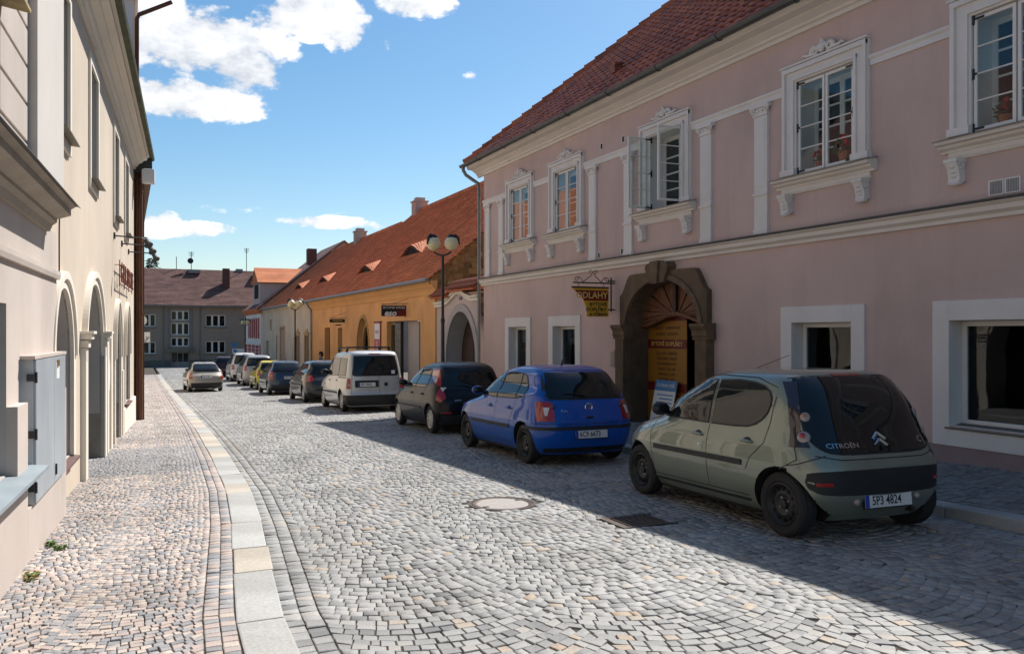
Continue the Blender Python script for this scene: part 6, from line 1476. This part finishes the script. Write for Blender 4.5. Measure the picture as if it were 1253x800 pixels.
for s_ in (-1, 1): c.patch('B', [(s_ * .62 - .06, .485), (s_ * .62 + .06, .485), (s_ * .62 + .06, .515), (s_ * .62 - .06, .515)], 'fog_light' if s_ > 0 else 'reflector', REDL, off=.012)
c.plate(.345, '5P3 4824', 0)
c.ball_patch('B', .33, .345, .03, 'plate_lamp', WHL, .03); c.ball_patch('B', -.33, .36, .03, 'plate_lamp', WHL, .03)
c.rear_text('CITROËN', .055, .40, .815, xs=1.35); c.rear_text('C1', .075, -.50, .835, xs=1.1)
for dz in (0, .052):
    mb = MB()
    for s_ in (-1, 1):
        a0, a1 = c.proj('B', s_ * .068, .805 + dz)[0], c.proj('B', 0, .858 + dz)[0]; e = Vector((-.014, 0, 0)); mb.bar(a0 + e, a1 + e, .016, .022)
    obj('chevron_badge', mb, CHROME, c.root)
c.doors([[(1.465, .30), (1.465, 1.38)], [(2.46, .92), (2.50, .75), (2.46, .30)], [(.585, 1.22), (.60, 1.0), (.64, .80), (.80, .66), (.86, .55)], [(.86, .30), (2.46, .30)], [(1.465, 1.395), (1.9, 1.38), (2.2, 1.23), (2.5, 1.0)], [(1.465, 1.395), (.9, 1.38), (.6, 1.30)]])
c.doors([[(.29, .81), (.24, .70), (.34, .64), (.42, .60)]])
c.line('B', [(-.66, .735), (-.45, .70), (.45, .70), (.66, .735)], 'tailgate_gap')
for v in ('CL', 'CR'): c.line(v, [(.48, .735), (.60, .70), (.70, .665), (.80, .64)], 'bumper_gap')
c.wiper(.0, -.02, .775, .80)
c.moulding(.92, 2.42, .575, .05)
c.both([(.86, .245), (2.5, .245), (2.5, .27), (.86, .27)], 'sill_strip', TRIM, off=.006)
c.handle(1.62, .80); c.handle(.86, .80)
for v in 'L': p, n = c.proj(v, 1.60, .70); mb = MB(); mb.ball(tuple(p), (.014, .006, .014), 8); obj('door_lock', mb, CHROME, c.root)
c.mirror(2.36, .97, TRIM, 1.05); c.wheels('steel')
mb = MB(); p = c.proj('T', 1.95, 0)[0]; mb.tube([p, p + Vector((-.25, 0, .10)), p + Vector((-.75, 0, .24))], [.006, .004, .003], 5); obj('roof_antenna', mb, TRIM, c.root)
mb = MB(); mb.tube([(.02, -.3, .24), (.35, -.3, .24)], .025, 8); obj('exhaust', mb, STEELB, c.root)
for v in 'F':
    for s_ in (-1, 1): c.patch('F', [(s_ * .50 - .12, .62), (s_ * .52 - .1, .80), (s_ * .6 + .1, .80), (s_ * .6 + .1, .62)], 'headlight', WHL, off=.006)
c.place(5.42, 6.03, 3.0, 1.09, 1.04, 1.045)

# ---- 2. blue hatchback
BLUE = paint('bright_blue_paint', (.002, .070, .36), .0, .3, .7)
c = Car('parked_car', 'bright blue five door hatchback parked behind the grey green one, number plate 6C9 6673', 3.897, 1.65, 1.465, 2.46, .66, belt=.945, color=BLUE, r=.295, cowl=1.06, rooff=1.98, roofr=.50, rbelt=.10, tumble=.18)
c.sidewins([[(1.72, .955), (1.72, 1.33), (2.02, 1.335), (2.22, 1.26), (2.42, 1.14), (2.66, .97)],
            [(1.66, .955), (1.66, 1.33), (1.30, 1.335), (1.06, 1.32), (.98, .965)], [(.94, .97), (1.02, 1.315), (.88, 1.29), (.70, 1.10), (.70, 1.0)]])
c.window('B', [(-.61, .985), (-.60, 1.10), (-.52, 1.345), (.52, 1.345), (.60, 1.10), (.61, .985)], 'rear_window', .03)
c.window('F', [(-.62, 1.0), (-.5, 1.36), (.5, 1.36), (.62, 1.0)], 'windscreen', .02)
tls = c.corner([('y', .56, .655), ('y', .545, .80), ('y', .57, .93), ('x', .32, .93), ('x', .26, .80), ('x', .22, .655)], 'tail_light', REDL, off=.010)
for tl, v in zip(tls, ('CL', 'CR')):
    c.ball_patch(v, (.66 + .02) * .707, .865, .038, 'dark_lens', M('dark_red_lens', (.09, .01, .012), .15, .1, 6, 0, coat=1), .03, tl)
c.corner([('y', .68, .735), ('y', .68, .85), ('x', .13, .85), ('x', .11, .735)], 'white_lens', WHLB, off=.015, parents=tls)
c.corner([('y', .60, .53), ('y', .60, .575), ('x', .62, .575), ('x', .62, .53)], 'bumper_strip_side', TRIM, off=.012)
c.patch('B', [(-.62, .53), (-.62, .575), (.62, .575), (.62, .53)], 'bumper_strip', TRIM, off=.0125)
c.patch('B', [(-.66, .20), (-.68, .27), (.68, .27), (.66, .20)], 'rear_apron', TRIM, off=.006)
c.plate(.46, '6C9 6673')
p = c.proj('B', 0, .845)[0]
mb = MB(); mb.lathe([(.048, -.002), (.056, -.008), (.064, -.002)], (p.x - .006, 0, .845), 'x', 24, cap=False)
for q in (((-.03, .03), (-.012, -.032)), ((.03, .03), (.012, -.032)), ((-.012, -.032), (0, .0)), ((.012, -.032), (0, .0)), ((-.015, .045), (0, .012)), ((.015, .045), (0, .012))): mb.bar((p.x - .012, q[0][0], .845 + q[0][1]), (p.x - .012, q[1][0], .845 + q[1][1]), .006, .009)
obj('round_badge', mb, CHROME, c.root)
c.rear_text('Polo', .05, .40, .80)
mb = MB(); p = c.proj('B', 0, .70)[0]; mb.ball(tuple(p), (.02, .07, .018), 10); obj('tailgate_handle', mb, TRIM, c.root)
c.line('B', [(-.5, .66), (-.44, .61), (.44, .61), (.5, .66)], 'tailgate_gap'); c.doors([[(1.69, .28), (1.69, 1.38)], [(2.74, .95), (2.76, .7), (2.70, .28)], [(1.0, 1.34), (.94, .95), (1.02, .72), (1.16, .5)], [(1.16, .28), (2.7, .28)]])
for v in ('CL', 'CR'): c.line(v, [(.42, .615), (.60, .62), (.80, .62)], 'bumper_gap')
c.moulding(1.12, 2.72, .50, .05); c.handle(1.90, .80); c.handle(1.14, .80); c.mirror(2.52, .99); c.wheels('steel')
c.wiper(0, .38, 1.0, 1.04)
mb = MB(); p = c.proj('T', .92, 0)[0]; mb.tube([p, p + Vector((-.03, 0, .09))], [.016, .007], 6); obj('roof_antenna', mb, TRIM, c.root)
c.place(5.48, 11.73, 1.5, 1.07, 1.03, 1.03)

# ---- 3. black hatchback with tall tail lights
BLACK = paint('black_paint', (.006, .006, .007), .0, .25, .3)
c = Car('parked_car', 'black five door hatchback with tall red tail lights parked in front of the lamp post', 3.84, 1.66, 1.48, 2.46, .60, belt=.93, color=BLACK, r=.29, cowl=.98, rooff=1.95, roofr=.46, rbelt=.16, tumble=.19)
c.sidewins([[(1.66, .95), (1.66, 1.345), (2.0, 1.345), (2.2, 1.25), (2.4, 1.12), (2.6, .96)], [(1.60, .95), (1.60, 1.345), (1.2, 1.34), (.98, 1.30), (.86, 1.0), (.95, .955)]])
c.window('B', [(-.54, .93), (-.60, 1.05), (-.52, 1.36), (.52, 1.36), (.60, 1.05), (.54, .93)], 'rear_window', .02); c.window('F', [(-.62, 1.0), (-.5, 1.36), (.5, 1.36), (.62, 1.0)], 'windscreen', .02)
tls = c.corner([('y', .70, .66), ('y', .60, .74), ('y', .60, .84), ('y', .665, .98), ('y', .655, 1.15), ('y', .585, 1.33), ('x', .52, 1.34), ('x', .36, 1.15), ('x', .28, .98), ('x', .26, .84), ('x', .22, .70)], 'tail_light', REDL, off=.010)
c.corner([('y', .635, .87), ('y', .65, .95), ('x', .22, .95), ('x', .20, .87)], 'white_lens', WHLB, off=.015, parents=tls)
for s_ in (-1, 1): c.patch('B', [(s_ * .50, .43), (s_ * .50, .46), (s_ * .70, .46), (s_ * .70, .43)], 'reflector', REDL, off=.012)
c.patch('B', [(-.68, .20), (-.70, .40), (.70, .40), (.68, .20)], 'rear_apron', TRIM, off=.006); c.plate(.60, '4P8 2176', 0, .5)
c.rear_text('punto', .05, .36, .70); c.doors([[(1.63, .28), (1.63, 1.38)], [(2.66, .95), (2.68, .7), (2.62, .28)], [(.92, .95), (1.0, .72), (1.12, .5)]])
c.moulding(1.1, 2.6, .50, .04); c.handle(1.82, .80); c.handle(1.05, .80); c.mirror(2.46, .98, BLACK); c.wheels('cap', 10); c.wiper(0, .34, .95, .99)
c.place(5.81, 17.2, 1.5, 1.06, 1.04, 1.03)

# ---- 4. silver compact van with roof bars
SILV = paint('silver_beige_paint', (.50, .50, .485), .35, .33)
c = Car('parked_van', 'silver compact van with black roof bars, parked by the orange house', 4.40, 1.80, 1.80, 2.68, .84, belt=1.03, color=SILV, r=.31, hoodz=.92, tumble=.12,
        rear=[(.17, .10), (.30, .02), (.5, 0), (.60, .05), (.80, .05), (1.05, .06), (1.30, .10), (1.55, .16), (1.68, .20), (1.74, .28), (1.775, .50), (1.80, 1.1)],
        front=[(.17, 4.28), (.30, 4.38), (.5, 4.40), (.68, 4.36), (.80, 4.26), (.92, 3.98), (1.02, 3.58), (1.10, 3.42), (1.25, 3.22), (1.45, 2.95), (1.60, 2.74), (1.70, 2.52), (1.775, 2.1), (1.80, 1.7)], nr=4.2, ar=.32)
c.root['category'] = 'van'
c.sidewins([[(2.32, 1.06), (2.32, 1.56), (2.62, 1.56), (2.82, 1.42), (3.06, 1.22), (3.16, 1.08)], [(2.24, 1.06), (2.24, 1.56), (1.30, 1.56), (1.30, 1.06)], [(1.22, 1.06), (1.22, 1.56), (.46, 1.55), (.38, 1.06)]])
c.window('B', [(-.66, 1.10), (-.60, 1.60), (.60, 1.60), (.66, 1.10), (.62, 1.07), (-.62, 1.07)], 'rear_window', .03); c.window('F', [(-.7, 1.14), (-.58, 1.62), (.58, 1.62), (.7, 1.14)], 'windscreen', .02)
tls = c.corner([('y', .74, .68), ('y', .74, .98), ('x', .20, .98), ('x', .18, .68)], 'tail_light', REDL, off=.010)
for z, m_ in ((.76, WHLB), (.88, ORL)): c.corner([('y', .77, z), ('y', .77, z + .06), ('x', .13, z + .06), ('x', .13, z)], 'lens_band', m_, off=.015, parents=tls)
c.corner([('y', .70, .22), ('y', .70, .50), ('x', .46, .50), ('x', .46, .22)], 'bumper_corner', TRIM, off=.028, skirt=.04)
c.patch('B', [(-.72, .22), (-.72, .50), (.72, .50), (.72, .22)], 'rear_bumper', TRIM, off=.03, skirt=.04)
pr = c.patch('B', [(-.08, .72), (-.08, .92), (.62, .92), (.62, .72)], 'plate_recess', TRIM, off=.006); c.plate(.80, '3P1 9042', .27, .5)
p = c.proj('B', -.3, .80)[0]; mb = MB(); mb.lathe([(.001, -.012), (.05, -.012), (.06, -.002)], (p.x - .004, -.3, .80), 'x', 20, cap=False); obj('round_badge', mb, TRIM, c.root)
c.patch('B', [(-.18, 1.665), (-.18, 1.69), (.18, 1.69), (.18, 1.665)], 'brake_light', REDL, off=.008); c.patch('B', [(-.58, 1.10), (-.58, 1.2), (-.47, 1.2), (-.47, 1.1)], 'sticker', WHP, off=.011)
c.line('B', [(-.1, .52), (-.1, 1.06)], 'door_gap'); c.line('B', [(-.72, .54), (-.70, 1.02), (-.66, 1.64)], 'door_gap'); c.line('B', [(.72, .54), (.70, 1.02), (.66, 1.64)], 'door_gap')
c.doors([[(2.28, .30), (2.28, 1.62)], [(3.22, 1.06), (3.26, .8), (3.22, .30)], [(1.26, .30), (1.26, 1.62)], [(.3, 1.62), (1.26, 1.62)]]); c.line('L', [(.2, 1.0), (1.26, 1.0)], 'slide_rail', w=.03)
c.moulding(1.25, 3.2, .52, .06); c.handle(2.42, .90); c.handle(1.42, .9); c.mirror(3.04, 1.10, TRIM, 1.25); c.wheels('cap', 8); c.wiper(0, .0, 1.06, 1.16)
for x in (.95, 2.0):
    mb = MB(); mb.bar((x, -.66, 1.885), (x, .66, 1.885), .06, .035)
    for s_ in (-1, 1): mb.bar((x, s_ * .62, 1.88), (x, s_ * .66, 1.74), .06, .05, up=(1, 0, 0))
    obj('roof_bar', mb, TRIM, c.root)
for s_ in (-1, 1): mb = MB(); mb.bar((.6, s_ * .66, 1.86), (2.2, s_ * .66, 1.86), .03, .03); obj('roof_rail', mb, TRIM, c.root)
c.place(5.78, 25.5, .5, 1.05, 1.02, 1.035)

# ---- 5.. the cars farther down the row
def far_car(label, L, W, H, wb, ro, col, v, u, tail='low', belt=.93, cowl=1.0, rooff=2.0, roofr=.5, rbelt=.12, plate=True, deg=0, wk='cap', sx=1.05, name='parked_car', apron=False, tail_z=(.68, .9), extra=None, group='cars parked along the right kerb', r=.295, hoodz=.8, xB=None, rails=False):
    c = Car(name, label, L, W, H, wb, ro, belt=belt, color=col, cowl=cowl, rooff=rooff, roofr=roofr, rbelt=rbelt, r=r, hoodz=hoodz, group=group)
    B = xB or L * .435; zt = H - .135; zb = belt + .03; F = lambda z: c.F_(z) - .13; Rr = lambda z: c.R_(z) + .36
    c.sidewins([[(B + .03, zb), (B + .03, zt), (F(zt) - .15, zt), (F((zt + zb) / 2 + .08), (zt + zb) / 2 + .08), (F(zb) - .06, zb)], [(B - .03, zb), (B - .03, zt), (max(Rr(zt), .8) + .1, zt), (max(Rr(zb), .75), zb + .02)]])
    hw = W / 2; c.window('B', [(-hw + .22, zb + .03), (-hw + .33, zt + .02), (hw - .33, zt + .02), (hw - .22, zb + .03)], 'rear_window', .025); c.window('F', [(-hw + .2, zb + .04), (-hw + .3, zt), (hw - .3, zt), (hw - .2, zb + .04)], 'windscreen', .02)
    a, b = tail_z
    yi = hw - (.30 if tail == 'wide' else .22)
    tls = c.corner([('y', yi, a + .02), ('y', yi + .02, b), ('x', .34, b), ('x', .24, a)], 'tail_light', REDL, off=.010)
    if tail != 'wide': c.corner([('y', yi + .05, (a + b) / 2 - .03), ('y', yi + .05, (a + b) / 2 + .03), ('x', .2, (a + b) / 2 + .03), ('x', .2, (a + b) / 2 - .03)], 'white_lens', WHL, off=.015, parents=tls)
    if plate: c.plate(.70 if plate is True else plate, '2P4 5183', 0, .5)
    if apron: c.patch('B', [(-hw + .15, .2), (-hw + .13, .44), (hw - .13, .44), (hw - .15, .2)], 'rear_apron', TRIM, off=.01)
    c.line('B', [(-hw + .14, .58), (hw - .14, .58)], 'tailgate_gap', w=.012); c.doors([[(B, .3), (B, zt + .05)], [(c.F_(belt) - .02, belt), (c.F_(belt) - .04, .3)]]); c.handle(B + .16, .82); c.mirror(c.F_(belt) - .2, belt + .05, TRIM if extra == 'blackmirror' else None)
    c.moulding(ro + .5, ro + wb - .45, .5, .04); c.wheels(wk, 7)
    if rails:
        for s_ in (-1, 1): mb = MB(); mb.tube([(.7, s_ * (hw - .28), H - .04), (.85, s_ * (hw - .27), H + .04), (2.2, s_ * (hw - .27), H + .04), (2.4, s_ * (hw - .28), H - .02)], .018, 6); obj('roof_rail', mb, TRIM, c.root)
    mb = MB(); p = c.proj('T', .95, 0)[0]; mb.tube([p, p + Vector((-.05, 0, .14))], [.012, .006], 5); obj('roof_antenna', mb, TRIM, c.root)
    c.place(v, u, deg, sx, 1.02, 1.03); return c
DGREY = paint('dark_grey_paint', (.028, .028, .030), .4, .3); NAVY = paint('dark_slate_blue_paint', (.035, .055, .085), .45, .3); YELP = paint('yellow_paint', (.60, .50, .02), .0, .35); LSIL = paint('light_silver_paint', (.38, .38, .38), .5, .33); WHC = paint('white_car_paint', (.62, .62, .61), .0, .35); CHAMP = paint('champagne_paint', (.33, .30, .25), .4, .35); DRED = paint('dark_maroon_paint', (.05, .012, .012), .3, .3)
far_car('dark grey hatchback with large red tail lights parked just beyond the silver van', 4.2, 1.76, 1.50, 2.6, .76, DGREY, 5.72, 31.5, 'wide', roofr=.55, rbelt=.16, tail_z=(.74, .96), plate=False)
far_car('dark slate blue hatchback with rounded rear parked beside the yellow car', 4.0, 1.72, 1.47, 2.55, .72, NAVY, 5.45, 38.6, 'low', roofr=.62, rbelt=.10, tail_z=(.66, 1.0), plate=.74, apron=True)
far_car('small yellow car squeezed between the slate blue and silver cars', 3.6, 1.62, 1.46, 2.35, .55, YELP, 5.78, 45.0, 'low', plate=False, tail_z=(.70, 1.0))
far_car('silver off roader with roof rails and spare wheel parked past the yellow car', 4.3, 1.80, 1.70, 2.6, .75, LSIL, 5.7, 50.2, 'low', belt=1.06, plate=False, r=.35, tail_z=(.82, 1.12), hoodz=.95, rails=True, roofr=.4)
far_car('white high roofed family van parked beyond the silver off roader', 4.3, 1.80, 1.80, 2.7, .8, WHC, 5.75, 57.2, 'low', belt=1.06, plate=False, tail_z=(.75, 1.05), hoodz=.95, roofr=.32, rbelt=.08, apron=True)
far_car('dark maroon car farthest in the parked row, mostly hidden by the white van', 4.2, 1.72, 1.46, 2.55, .75, DRED, 5.3, 65.0, 'low', plate=False)
far_car('champagne hatchback with squarish tail driving away in the middle of the street', 4.0, 1.66, 1.43, 2.45, .72, CHAMP, 2.48, 44.6, 'low', plate=.74, name='driving_car', apron=True, tail_z=(.62, .90), group=None, roofr=.85, rbelt=.22, sx=1.03, deg=-2)

# ================================================================ street lamps, person
def lamp(x, y, heads, label, s=1.0, H=5.0):
    z = g(y) + .12; t = thing('street_lamp', label, 'street lamp', (x, y, z), 'globe street lamps')
    mb = MB(); mb.lathe([(.11, 0), (.11, .35), (.075, .40), (.07, 1.0), (.055, 1.05), (.05, 2.6), (.042, 2.64), (.04, H - .62)], (x, y, z), 'z', 14); mb.lathe([(.062, 2.5), (.062, 2.6)], (x, y, z), 'z', 14); obj('pole', mb, IRON, t, auto=40)
    for k, (dx, dy) in enumerate(heads):
        c = (x + dx, y + dy, z + H - .28); mb = MB(); mb.tube([(x, y, z + H - .63), (x + dx * .5, y + dy * .5, z + H - .60), (c[0], c[1], c[2] - .24)], .025, 6); obj('lamp_arm', mb, IRON, t); mb = MB()
        # dark hood hooked over the globe
        mb.ball((c[0], c[1], c[2] + .19), (.11, .11, .08), 12); mb.lathe([(.135, .13), (.115, .18)], c, 'z', 14)
        mb.tube([(c[0] + .08 * (1 if k else -1), c[1] - .04, c[2] + .24), (c[0] + .18 * (1 if k else -1), c[1] - .08, c[2] + .16), (c[0] + .22 * (1 if k else -1), c[1] - .08, c[2] - .04)], [.05, .04, .02], 7)
        h = obj('lamp_hood', mb, IRON, t)
        mb = MB(); mb.ball(c, (.205 * s, .205 * s, .20 * s), 24); obj('globe', mb, LAMPG, t, smooth=True)
lamp(8.12, 22.9, [(-.24, .12), (.22, -.12)], 'black twin globe street lamp in front of the arched gate', 1.0, 5.05)
lamp(8.15, 47.3, [(-.22, .0), (.22, .0)], 'twin globe street lamp in front of the old cream house', 1.05, 4.75)
lamp(8.9, 76.5, [(-.2, .0), (.2, .0)], 'farthest globe street lamp beside the red and white house', 1.0, 4.4)

def person():
    x, y = 8.25, 40.8; z = g(y) + .13
    t = thing('person', 'dark haired person in a teal jacket standing on the pavement behind the parked cars', 'person', (x, y, z))
    # facing the street (-X)
    J = {}; V, E_, Rr = [], [], []
    def j(n, p, r, par=None):
        J[n] = len(V); V.append(p); Rr.append(r)
        if par: E_.append((J[par], J[n]))
    j('pelvis', (0, 0, .95), (.15, .12)); j('waist', (0, 0, 1.08), (.13, .10), 'pelvis'); j('chest', (-.01, 0, 1.28), (.165, .115), 'waist'); j('neckb', (0, 0, 1.46), (.09, .075), 'chest'); j('neck', (-.01, 0, 1.52), (.055, .055), 'neckb'); j('chin', (-.03, 0, 1.585), (.06, .065), 'neck'); j('head', (-.02, 0, 1.66), (.082, .096), 'chin'); j('crown', (-.01, 0, 1.73), (.06, .07), 'head')
    for s, n in ((1, 'l'), (-1, 'r')):
        j('sh' + n, (0, .17 * s, 1.42), (.065, .065), 'neckb'); j('el' + n, (.03, .23 * s, 1.15), (.045, .045), 'sh' + n); j('wr' + n, (-.05, .235 * s, .92), (.030, .030), 'el' + n); j('palm' + n, (-.065, .23 * s, .84), (.038, .022), 'wr' + n)
        j('th' + n, (-.09, .215 * s, .83), (.012, .012), 'palm' + n)
        for k in range(4): j('f%d%s' % (k, n), (-.085 + .018 * k, .228 * s, .775), (.011, .011), 'palm' + n); j('g%d%s' % (k, n), (-.095 + .018 * k, .215 * s, .735 + .006 * abs(k - 1.5)), (.009, .009), 'f%d%s' % (k, n))
        j('hip' + n, (0, .09 * s, .90), (.10, .10), 'pelvis'); j('kn' + n, (-.02, .10 * s, .50), (.062, .062), 'hip' + n); j('an' + n, (.02, .105 * s, .09), (.042, .042), 'kn' + n); j('toe' + n, (-.14, .12 * s, .04), (.042, .035), 'an' + n)
    me = bpy.data.meshes.new('body'); me.from_pydata(V, E_, []); o = bpy.data.objects.new('body', me); C.objects.link(o)
    sk = o.modifiers.new('s', 'SKIN'); lay = me.skin_vertices[0].data if me.skin_vertices else None
    if lay is None:
        bm = bmesh.new(); bm.from_mesh(me); bm.verts.layers.skin.verify(); bm.to_mesh(me); bm.free(); lay = me.skin_vertices[0].data
    for i, r in enumerate(Rr): lay[i].radius = r
    lay[0].use_root = True
    sb = o.modifiers.new('b', 'SUBSURF'); sb.levels = 2; sb.render_levels = 2
    nm = bpy.data.meshes.new_from_object(o.evaluated_get(bpy.context.evaluated_depsgraph_get())); o.modifiers.clear(); o.data = nm
    SKIN = M('skin', (.45, .26, .18), .6, .05, 8, 0); JAC = M('teal_jacket', (.03, .12, .15), .8, .15, 8, .2); TRO = M('dark_trousers', (.03, .03, .04), .85, .15, 8, .2); HAIR = M('dark_hair', (.015, .010, .008), .6, .3, 30, .3)
    for m in (SKIN, JAC, TRO, RUBBER): nm.materials.append(m)
    for p in nm.polygons:
        c_ = p.center; p.use_smooth = True
        p.material_index = 3 if c_.z < .1 else 2 if c_.z < .96 and abs(c_.y) < .20 else 1 if c_.z < 1.5 and c_.z > .9 else 0
    o.parent = t
    mb = MB(); mb.ball((.012, 0, 1.70), (.112, .108, .10), 16); mb.ball((.055, 0, 1.63), (.075, .10, .10), 14); h = obj('hair', mb, HAIR, None, smooth=True); h.parent = t
    mb = MB(); mb.ball((-.125, 0, 1.635), (.022, .016, .026), 8)
    for s in (1, -1): mb.ball((-.02, .098 * s, 1.645), (.022, .012, .032), 8)
    f = obj('nose_and_ears', mb, SKIN, None, smooth=True); f.parent = t
    mb = MB()
    for s in (1, -1): mb.ball((-.108, .034 * s, 1.665), (.008, .013, .008), 8)
    e = obj('eyes', mb, HAIR, None); e.parent = t
    mb = MB(); mb.ball((-.108, 0, 1.595), (.006, .025, .006), 8); e = obj('mouth', mb, M('lips', (.32, .12, .10), .5, .05, 5, 0), None); e.parent = t
person()
